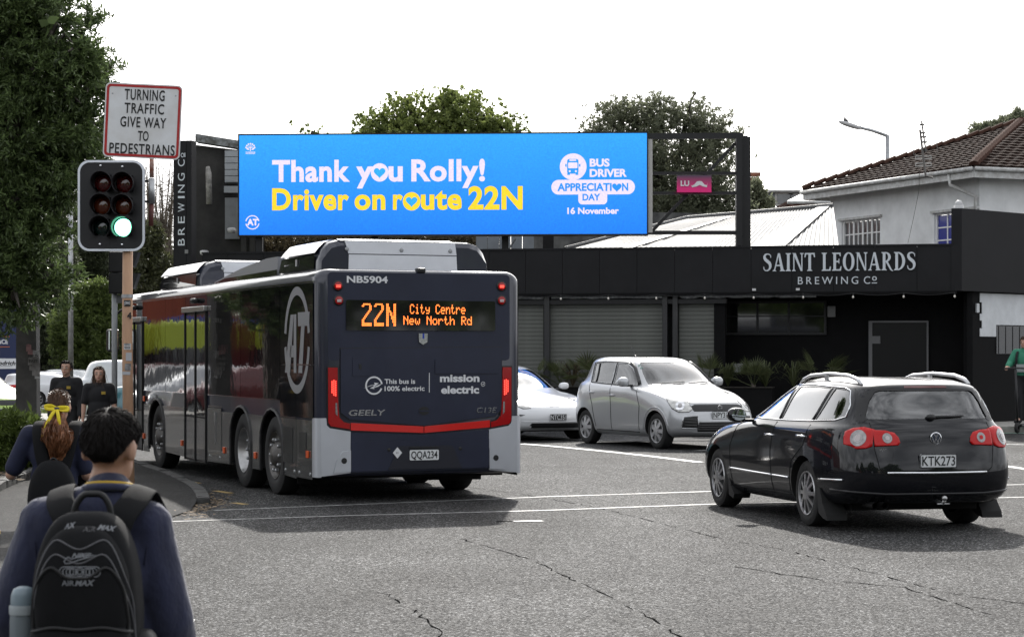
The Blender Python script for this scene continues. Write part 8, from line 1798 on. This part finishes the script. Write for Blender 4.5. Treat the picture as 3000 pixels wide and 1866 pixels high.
# ---- boy with backpack in the foreground, walking away
j, k = J(1.51, shL=(-.15, -.01, 1.262), shR=(.138, -.01, 1.252), elL=(-.255, .0, 1.0), elR=(.205, -.01, .98), wrL=(-.275, .10, .80), wrR=(.24, .09, .78), head=(.032, .03, 1.476), headtilt=-.22, headturn=-.22, neck=(.03, 0, 1.36), kneeL=(-.09, .10, .46), ankL=(-.095, .05, .085), toeL=(-.1, .23, .035), ankR=(.095, -.16, .10), toeR=(.1, .0, .035))
boy = thing('person', 'person with short dark hair in navy sweatshirt walking away with black backpack', 'person', (-1.135, 5.72, .02))
TM = body_mesh(boy, j, k, SKIN1, voxel=.007); face(boy, TM, k)
sh_ = [('c', j['shL'], j['shR'], .082, .082), ('e', Vector((0, .0, 1.13))*k, (.205, .135, .20)), ('e', Vector((0, .01, .97))*k, (.20, .135, .22)), ('c', Vector((-.05, -.01, 1.30))*k, Vector((.07, -.01, 1.30))*k, .072, .072), ('e', Vector((0, .01, .82))*k, (.185, .13, .08), .7), ('c', Vector((.02, .0, 1.28))*k, Vector((.028, .005, 1.352))*k, .085, .070)]
for s_ in 'LR': sh_ += [('c', j['sh'+s_], j['el'+s_], .078, .074), ('c', j['el'+s_], j['wr'+s_], .074, .050)]
clothes(boy, j, k, sh_, NAVYC, 'sweatshirt', .008, 5)
b = MB(); cc_ = Vector((.03, .008, 1.36))*k
b.tube([cc_+Vector((math.cos(a)*.071, math.sin(a)*.074, math.sin(a)*-.012))*k for a in [2*math.pi*i/28 for i in range(28)]], .0125*k, 8, closed=True); b.build('collar', NAVYC, boy, True)
b = MB(); b.tube([cc_+Vector((math.cos(a)*.066, math.sin(a)*.068, .012+math.sin(a)*-.012))*k for a in [2*math.pi*i/28 for i in range(28)]], .006*k, 6, closed=True); b.build('polo_collar', mat('yellow_trim', (.5, .32, .03), .7), boy, True)
for s_, x in (('L', -1), ('R', 1)):   # shoulder seams of the sleeves
    b = MB(); b.tube([j['sh'+s_]+Vector((x*.012, -.083, -.10))*k, j['sh'+s_]+Vector((x*.02, -.066, -.01))*k, j['sh'+s_]+Vector((x*.018, -.02, .072))*k], .003, 5); b.build('seam', mat('navy_seam', (.012, .014, .035), .95), boy)
trousers(boy, j, k, BLKC); shoes(boy, j, k, BLKC)
def hair_cap(t, TM, k, m, grow, low, n=9000, L0=.035, L1=.05, width=.0035, seed=3, flow=None, name='hair', front=.35):
    """skull cap plus strands lying over it; low(dir) gives the hairline height in head units"""
    b = MB(); vv = []; R_ = Vector((.072, .092, .088))*k; C_ = Vector((0, -.005, .02))*k; rg = np.random.default_rng(seed)
    d = rg.normal(0, 1, (n*3, 3)); d /= np.linalg.norm(d, axis=1, keepdims=True); keep = d[:, 2] > np.array([low(q) for q in d]); d = d[keep][:n]; n = len(d)
    RA = np.array([R_.x, R_.y, R_.z]); C0 = np.array(C_); lw0 = np.array([low(q) for q in d]); roots = C0+d*(RA*(1+grow*.75*ss(-.05, .55, d[:, 2]-lw0)[:, None])); crown = np.array([.0, -.55, .83]); tn = d-crown; tn -= d*np.sum(tn*d, 1, keepdims=True); tn /= np.linalg.norm(tn, axis=1, keepdims=True)+1e-6
    dirs = tn*.95+d*.16 if flow is None else flow(d, tn)
    A3 = np.array(TM.to_3x3()); off = np.array(TM.translation); roots = roots@A3.T+off; dirs = dirs@A3.T
    cv = []; cf = []; NU, NV = 40, 26
    for i in range(NV+1):
        th = math.pi*i/NV-math.pi/2
        for q in range(NU):
            a = 2*math.pi*q/NU; dd = np.array([math.cos(th)*math.cos(a), math.cos(th)*math.sin(a), math.sin(th)]); z = max(low(dd), dd[2]); sc = 1+grow*.8*float(ss(-.05, .55, dd[2]-low(dd))) if dd[2] >= low(dd)-.05 else .93
            cv.append(tuple((C0+dd*RA*sc)@A3.T+off))
    for i in range(NV):
        for q in range(NU): q2 = (q+1) % NU; cf.append((i*NU+q, i*NU+q2, (i+1)*NU+q2, (i+1)*NU+q))
    hc = link(name, mesh_of(name, cv, cf, [m], True), t)
    lw = np.array([low(q) for q in d]); strands('hair_strands', roots, dirs, rg.uniform(L0, L1, n)*k*np.clip((d[:, 2]-lw)/.55, .3, 1), width, m, hc, 3, .08, seed=seed, wobble=.14)
def lowboy(d):
    a = math.atan2(d[1], abs(d[0]))   # -pi/2 = straight back
    return -.74 if a < -.9 else (-.74+(a+.9)/.7*.79 if a < -.2 else (.05 if a < .35 else (.15+.35*min(1, (a-.35)/.6))))
hair_cap(boy, TM, k, DKHAIR, .15, lowboy, 20000, .020, .036, .0022, 3)
# backpack
PACK = mat('backpack_black', (.0095, .0098, .011), .85, spec=.2, var=.2, vscale=10, bump=.35, bscale=300, bdist=.003); PACKD = mat('backpack_trim', (.009, .009, .010), .55, var=.2, vscale=20); PLOGO = mat('backpack_print', (.22, .23, .25), .5)
pk_ = thing('backpack', 'black sports backpack with grey printed logos on the nearest person', 'backpack', (-1.135, 5.72, .02)); oc = Vector((.014, -.215, .978))
def packshape(c, r, e, top=.16, n=(36, 26), sag=0):
    b = MB(); b.ell((0, 0, 0), r, n[0], n[1], e=e); out = []
    for v in b.v:
        t_ = v[2]/r[2]; s = 1-top*max(0, t_)**1.6-.04*max(0, -t_); y = v[1]*(1-.25*max(0, t_)**2); out.append((c[0]+v[0]*s, c[1]+y+sag*math.sin(3*t_)*.005, c[2]+v[2]))
    b.v = out; return b
mb = packshape(oc, (.143, .105, .262), .52, .24); mainp = mb.build('main_compartment', PACK, pk_, True)
fpk = packshape(oc+Vector((0, -.075, -.13)), (.138, .065, .128), .55, .06); fpo = fpk.build('front_pocket', PACK, pk_, True)
pan = packshape(oc+Vector((0, -.055, .055)), (.128, .075, .175), .62, .30); pno = pan.build('front_panel', PACK, pk_, True)
def bvh_of(*os):
    v = []; f = []
    for o in os: n = len(v); v += [q.co.copy() for q in o.data.vertices]; f += [tuple(i+n for i in q.vertices) for q in o.data.polygons]
    return BVHTree.FromPolygons(v, f)
pbv = bvh_of(mainp, fpo, pno)
def pk_line(pts, r_, m, name, closed=False, off=.0):
    out = []
    for x, z in pts:
        h = pbv.ray_cast(Vector((x, -1.5, z)), Vector((0, 1, 0)))
        if h[0] is not None: out.append(h[0]+Vector((0, -off, 0)))
    b = MB(); b.tube(out, r_, 6, closed=closed); return b.build(name, m, pk_, True)
def crv(pts, n=8):
    q = pline([(p[0], p[1], 0) for p in pts], n); return [(a[0], a[1]) for a in q]
for dz in (0, .036): pk_line(crv([(oc.x-.125, oc.z+.045-dz*1.2), (oc.x-.105, oc.z+.13-dz), (oc.x-.06, oc.z+.195-dz), (oc.x, oc.z+.172-dz), (oc.x+.06, oc.z+.195-dz), (oc.x+.105, oc.z+.13-dz), (oc.x+.135, oc.z-.0-dz), (oc.x+.138, oc.z-.12)]), .0025, mat('pack_piping', (.10, .10, .11), .5), 'piping')
pk_line(crv([(oc.x-.128, oc.z-.06), (oc.x-.118, oc.z+.06), (oc.x-.07, oc.z+.125), (oc.x-.02, oc.z+.098), (oc.x+.02, oc.z+.098), (oc.x+.07, oc.z+.125), (oc.x+.115, oc.z+.06), (oc.x+.125, oc.z-.06)]), .005, PACKD, 'zip')
pk_line(crv([(oc.x-.13, oc.z-.045), (oc.x-.06, oc.z-.03), (oc.x, oc.z-.035), (oc.x+.06, oc.z-.03), (oc.x+.13, oc.z-.045)]), .006, PACKD, 'zip')
pk_line(crv([(oc.x-.132, oc.z-.09), (oc.x-.05, oc.z-.105), (oc.x+.05, oc.z-.10), (oc.x+.13, oc.z-.085)]), .004, PACKD, 'seam')
def PL(u, v, y=-.6): d_ = 5.72-.30; return Vector(((u-CX)/F*d_+1.135, y, H-(v-V0)/F*d_-.02))
def plog(s, u0, u1, vb, vt, bold, sh, m=PLOGO, ang=0):
    a, c = PL(u0, vb), PL(u1, vb); o = lettering(s, pk_, m, a, (math.cos(ang), 0, math.sin(ang)), (-math.sin(ang), 0, math.cos(ang)), (vb-vt)*5.42/F, (u1-u0)*5.42/F, bold, sh, off=0, name='print'); wrap_on(o, pbv, (0, 1, 0), .0025); return o
plog('NIKE', 218, 276, 1629, 1616, .03, .45); plog('AIR', 192, 228, 1709, 1694, .012, 0); plog('MAX', 230, 288, 1709, 1693, .035, .3)
plog('AX', 186, 220, 1550, 1537, .04, .3, ang=.2); plog('AIR', 244, 280, 1556, 1543, .0, 0, mat('print_dim', (.06, .06, .065), .6)); plog('MAX', 284, 334, 1550, 1537, .04, .3, ang=-.15)
sw_ = [(197, 1640), (200, 1646), (214, 1645), (240, 1636), (268, 1628), (292, 1622), (268, 1622), (240, 1626), (218, 1634), (210, 1628), (203, 1630)]
pk_line([(PL(u, v).x, PL(u, v).z) for u, v in sw_], .0016, PLOGO, 'print', True, .001)
pk_line([(PL(u, v).x, PL(u, v).z) for u, v in rrect(119, 29, 14, 6, 243.5, 1669.5)], .0014, PLOGO, 'print', True, .001)
for cx_, r_ in ((243.5, 12), (243.5, 7), (215, 11), (205, 11), (224, 10), (272, 11), (282, 11), (263, 10)): pk_line([(PL(u, v).x, PL(u, v).z) for u, v in circ(r_, 20, cx_, 1669.5)], .0013, PLOGO, 'print', True, .001)
# straps over the shoulders, grab handle
for x in (-1, 1):
    b = MB(); pts = [(oc.x+x*.05, -.155, 1.14), (oc.x+x*.075, -.135, 1.22), (oc.x+x*.102, -.09, 1.262), (oc.x+x*.112, -.01, 1.288), (oc.x+x*.12, .07, 1.25), (oc.x+x*.135, .135, 1.18), (oc.x+x*.14, .14, 1.02), (oc.x+x*.15, .08, .90), (oc.x+x*.15, -.08, .86)]
    q = [tuple(p) for p in pline(pts, 6)]; b.tube(q, [.038]*len(q), 12, flat=.15, up=(0, -1, .6)); b.build('strap', PACK, pk_, True)
b = MB(); q = pline([(oc.x-.05, -.165, 1.205), (oc.x-.042, -.17, 1.25), (oc.x-.012, -.17, 1.283), (oc.x+.02, -.17, 1.283), (oc.x+.048, -.17, 1.25), (oc.x+.055, -.165, 1.20)], 5); b.tube([tuple(p) for p in q], .009, 8); b.build('grab_handle', PACKD, pk_, True)
for x in (-1, 1): sp_ = packshape(oc+Vector((x*.145, .01, -.15)), (.04, .07, .10), .6, .1); sp_.build('side_pocket', PACKD, pk_, True)
# bottle in the side pocket
bt = thing('water_bottle', 'pale blue grey drink bottle in the backpack side pocket', 'bottle', (-1.135+oc.x-.168, 5.72-.225, .875))
b = MB(); b.lathe([(0, 0), (.034, .0), (.036, .02), (.036, .10), (.034, .115)], 24, cap=False); b.build('flask', mat('bottle_grey', (.17, .20, .22), .35), bt, True); b = MB(); b.lathe([(.037, .115), (.038, .135), (.036, .14)], 24); b.build('collar_ring', mat('bottle_ring', (.34, .38, .40), .4), bt, True); b = MB(); b.lathe([(.034, .14), (.033, .165), (.026, .182), (.012, .188), (0, .189)], 24); b.build('lid', mat('bottle_lid', (.20, .26, .30), .4), bt, True)
# ---- girl with ponytail and yellow ribbon
j, k = J(1.40, shL=(-.165, 0, 1.295), shR=(.165, 0, 1.285), elL=(-.305, .02, 1.02), wrL=(-.20, .13, 1.215), elR=(.215, .03, 1.03), wrR=(.19, .2, .95), head=(.035, .0, 1.49), headtilt=.05, headturn=.1, kneeR=(.09, .1, .46), ankR=(.095, .1, .085), toeR=(.1, .28, .035), ankL=(-.095, -.12, .1), toeL=(-.1, .05, .035))
girl = thing('person', 'person in navy polo with auburn ponytail and yellow ribbon walking away', 'person', (-2.77, 12.6, .06))
TM = body_mesh(girl, j, k, SKIN2, handL=dict(d=(.55, .1, .6), n=(.2, -1, 0), curl=1.1), voxel=.009); face(girl, TM, k, BRHAIR)
pp_ = [('c', j['shL'], j['shR'], .070, .070), ('e', Vector((0, 0, 1.17))*k, (.175, .12, .17)), ('e', Vector((0, 0, .99))*k, (.165, .12, .2)), ('e', Vector((0, 0, .86))*k, (.17, .125, .09)), ('c', Vector((0, 0, 1.31))*k, Vector((.01, 0, 1.36))*k, .075, .066)]
for s_ in 'LR': pp_.append(('c', j['sh'+s_], j['sh'+s_].lerp(j['el'+s_], .82), .074, .066))
clothes(girl, j, k, pp_, NAVYP, 'polo_shirt', .009, 5); trousers(girl, j, k, NAVYP, 'skirt', True); shoes(girl, j, k, BLKC)
def lowgirl(d): a = math.atan2(d[1], abs(d[0])); return -.55 if a < -.7 else (-.55+(a+.7)/.7*.6 if a < 0 else (.05+.35*min(1, a/.8)))
def gflow(d, tn): t = np.array([0, -1.0, -.18])-d; t -= d*np.sum(t*d, 1, keepdims=True); return t/np.linalg.norm(t, axis=1, keepdims=True)+d*.10
hair_cap(girl, TM, k, LTBR, .10, lowgirl, 4000, .05, .08, .004, 8, gflow)
rg = np.random.default_rng(12); tie = np.array(TM @ Vector((.0, -.10*k, -.015*k))); n = 1500; V_ = []; F_ = []
th = rg.uniform(0, 6.28, n); rr = np.sqrt(rg.random(n)); ph = rg.uniform(0, 6.28, n); seg = 12; PT_ = []
for i in range(seg+1):
    t_ = i/seg; wd = (.014+.072*math.sin(min(1, t_*1.3)*math.pi*.62))*(1-.55*max(0, t_-.6)/.4); ox = .012*t_+.012*np.sin(9*t_+ph*.4); cy = -.035*math.sin(t_*2.4)-.012; L_ = .30
    PT_.append(np.stack([tie[0]+ox+rr*np.cos(th)*wd+.007*np.sin(16*t_+ph), tie[1]+cy+rr*np.sin(th)*wd*.6+.006*np.cos(15*t_+ph), tie[2]-t_*L_*rg.uniform(.82, 1.02, n)], 1))
Pn = np.stack(PT_, 1); w = np.stack([np.cos(ph), np.sin(ph), np.zeros(n)], 1)*.0022; Vn = np.stack([Pn-w[:, None], Pn+w[:, None]], 2).reshape(n, -1, 3); base = (np.arange(n)*(2*(seg+1)))[:, None]; q = np.array([[2*i, 2*i+1, 2*i+3, 2*i+2] for i in range(seg)])
o = link('ponytail', mesh_of('ponytail', Vn.reshape(-1, 3), (base[:, :, None]+q[None]).reshape(-1, 4), [AUB], True), girl); o['kind'] = 'stuff'
YRB = mat('yellow_ribbon', (.85, .68, .02), .5); tv = Vector(tie)+Vector((0, -.03, .01))
b = MB(); b.tube([tv+Vector((math.cos(a)*.022, .015+math.sin(a)*.02, 0)) for a in [2*math.pi*i/14 for i in range(14)]], .008, 6, closed=True); b.build('hair_tie', mat('navy_elastic', (.02, .03, .12), .7), girl, True)
for pts in ([(0, 0, 0), (-.03, -.012, .014), (-.055, -.012, .012), (-.05, -.014, .0), (-.02, -.012, -.004), (0, 0, 0)], [(0, 0, 0), (.03, -.006, .006), (.058, .004, .002), (.056, .0, -.010), (.025, -.004, -.008), (0, 0, 0)], [(0, -.004, 0), (-.022, -.02, -.035), (-.045, -.028, -.085), (-.062, -.03, -.145)], [(0, -.004, 0), (.012, -.022, -.03), (.02, -.03, -.07), (.023, -.03, -.10)]):
    b = MB(); q = [tuple(tv+Vector(p)*1.15) for p in pline(pts, 5)]; b.tube(q, [.011]*len(q), 6, flat=.16, up=(0, -1, 0)); b.build('ribbon', YRB, girl, True)
gp_ = thing('backpack', 'plain black backpack on the person with the yellow ribbon', 'backpack', (-2.77, 12.6, .06)); oc = Vector((.03, -.185, .755))
mb = packshape(oc, (.145, .085, .235), .62, .28); mainp = mb.build('main_compartment', PACK, gp_, True); mb = packshape(oc+Vector((0, -.06, -.09)), (.12, .05, .12), .55, .05); mb.build('front_pocket', PACKD, gp_, True)
for x in (-1, 1):
    b = MB(); q = [tuple(p) for p in pline([(oc.x+x*.055, -.135, .93), (oc.x+x*.085, -.125, 1.05), (oc.x+x*.105, -.075, 1.18), (oc.x+x*.11, .0, 1.21), (oc.x+x*.12, .08, 1.14), (oc.x+x*.125, .12, 1.03), (oc.x+x*.13, .06, .82)], 6)]; b.tube(q, [.040]*len(q), 10, flat=.24, up=(0, -1, .5)); b.build('strap', PACK, gp_, True)
b = MB(); q = pline([(oc.x-.035, -.15, .965), (oc.x, -.16, 1.0), (oc.x+.035, -.15, .965)], 5); b.tube([tuple(p) for p in q], .008, 6); b.build('grab_handle', PACKD, gp_, True)
# ---- two pupils walking towards the camera
def pupil(label, u, d, h, rz, hairm, long, seed, sk=SKIN2):
    j, k = J(h, kneeL=(-.09, .12, .47), ankL=(-.095, .14, .09), toeL=(-.1, .30, .06), ankR=(.095, -.14, .10), toeR=(.1, .02, .035), wrL=(-.23, .10, .82), wrR=(.235, .02, .82)); t = thing('person', label, 'person', (P(u, 1043, d).x, d, .06), rz)
    TM = body_mesh(t, j, k, sk, voxel=.011); face(t, TM, k, hairm)
    pp_ = [('c', j['shL'], j['shR'], .070, .070), ('e', Vector((0, 0, 1.18))*k, (.175, .12, .17)), ('e', Vector((0, 0, .99))*k, (.165, .12, .2)), ('e', Vector((0, 0, .84))*k, (.17, .125, .09)), ('c', Vector((0, 0, 1.31))*k, Vector((0, 0, 1.36))*k, .072, .064)]
    for s_ in 'LR': pp_ += [('c', j['sh'+s_], j['el'+s_].lerp(j['sh'+s_], .25 if long else 0), .072, .064)]
    if not long:
        for s_ in 'LR': pp_.append(('c', j['el'+s_], j['wr'+s_], .062, .046))
    clothes(t, j, k, pp_, BLKC, 'top', .012, 5); trousers(t, j, k, BLKC); shoes(t, j, k, BLKC)
    def low(d_): a = math.atan2(d_[1], abs(d_[0])); return -.6 if a < -.3 else (-.25 if a < .25 else .60)
    hair_cap(t, TM, k, hairm, .07, low, 1800, .03, .06, .005, seed)
    b = MB(); b.box(Vector((-.07, .125, 1.22))*k, (.055, .012, .04)); b.build('chest_print', mat('gold_print', (.35, .24, .03), .6), t)
    if long:
        n = 700; rg = np.random.default_rng(seed); a = rg.uniform(0, 6.28, n); root = np.stack([np.cos(a)*.075, np.sin(a)*.06-.03, rg.uniform(-.05, .05, n)], 1); keep = root[:, 1] < .03; root = root[keep]; A3 = np.array(TM.to_3x3()); root = root@A3.T+np.array(TM.translation); dr = np.tile([0, -.1, -1.0], (len(root), 1))+rg.normal(0, .12, (len(root), 3)); strands('long_hair', root, dr, rg.uniform(.18, .30, len(root)), .008, hairm, t, 5, .1, seed=seed)
    return t
pupil('person in dark long sleeved top walking towards the camera on the left', 195, 29.0, 1.54, math.pi-.1, DKHAIR, False, 5); pupil('person in black tee shirt with long hair walking beside the signal pole', 290, 28.2, 1.46, math.pi+.15, BRHAIR, True, 6)
# ---- rider in green jacket on an electric scooter at the right edge
xr_ = P(3002, 1043, 42.5).x; GRN = mat('green_jacket', (.03, .20, .12), .8, var=.1, vscale=6)
j, k = J(1.76, elL=(-.25, .10, 1.10), elR=(.25, .10, 1.10), wrL=(-.2, .36, 1.06), wrR=(.2, .36, 1.06), ankL=(-.06, -.12, .085), toeL=(-.07, .06, .035), ankR=(.06, .12, .085), toeR=(.07, .30, .035), kneeL=(-.07, .02, .47), kneeR=(.07, .14, .47))
rd = thing('person', 'person in green jacket riding at the right edge of the picture', 'person', (xr_, 42.5, .30), math.pi*.82); TM = body_mesh(rd, j, k, SKIN2, voxel=.012, handL=dict(d=(0, .6, -.2), n=(0, -.2, -1), curl=1.2), handR=dict(d=(0, .6, -.2), n=(0, -.2, -1), curl=1.2)); face(rd, TM, k)
pp_ = [('c', j['shL'], j['shR'], .082, .082), ('e', Vector((0, 0, 1.16))*k, (.19, .135, .19)), ('e', Vector((0, 0, .98))*k, (.18, .135, .2)), ('c', Vector((0, 0, 1.31))*k, Vector((0, 0, 1.37))*k, .08, .07)]
for s_ in 'LR': pp_ += [('c', j['sh'+s_], j['el'+s_], .080, .068), ('c', j['el'+s_], j['wr'+s_], .066, .048)]
clothes(rd, j, k, pp_, GRN, 'jacket', .013, 5); trousers(rd, j, k, BLKC); shoes(rd, j, k, BLKC); hair_cap(rd, TM, k, BRHAIR, .12, lambda d_: -.5 if d_[1] < 0 else .4, 1200, .03, .05, .006, 9)
b = MB(); b.box(Vector((0, .148, 1.02))*k, (.24, .02, .16), b=.008); b.build('jacket_panel', mat('jacket_grey', (.34, .37, .37), .8), rd)
for x in (-1, 1):
    b = MB(); q = [tuple(Vector(p)*k) for p in pline([(x*.10, -.13, 1.2), (x*.115, -.02, 1.375), (x*.11, .09, 1.31), (x*.11, .148, 1.15), (x*.12, .12, 1.0)], 5)]; b.tube(q, [.026]*len(q), 8, flat=.25, up=(0, 1, .3)); b.build('bag_strap', BLKC, rd, True)
sct = thing('electric_scooter', 'black electric scooter under the rider at the right edge', 'scooter', (xr_, 42.5, .10), math.pi*.82)
b = MB(); b.box((0, .05, .165), (.17, .70, .06), b=.02); b.build('deck', BLACK, sct)
b = MB(); b.tube([(0, .44, .20), (0, .50, .70), (0, .56, 1.30)], .024, 10); b.build('steering_stem', BLACK, sct, True); b = MB(); b.tube([(-.26, .50, 1.32), (0, .56, 1.33), (.26, .50, 1.32)], .016, 8); b.build('handlebar', BLACK, sct, True)
for y in (-.40, .46): b = MB(); b.lathe([(.04, -.03), (.10, -.028), (.11, 0), (.10, .028), (.04, .03)], 24, Matrix.Translation((0, y, .12)) @ Matrix.Rotation(math.pi/2, 4, 'Y')); b.build('wheel', RUBBER, sct, True)
b = MB(); b.prism([(-.12, 0), (.12, .0), (.10, .07), (-.04, .10)], (-.04, -.42, .17), Y, Z, (.08, 0, 0)); b.build('mudguard', BLACK, sct)
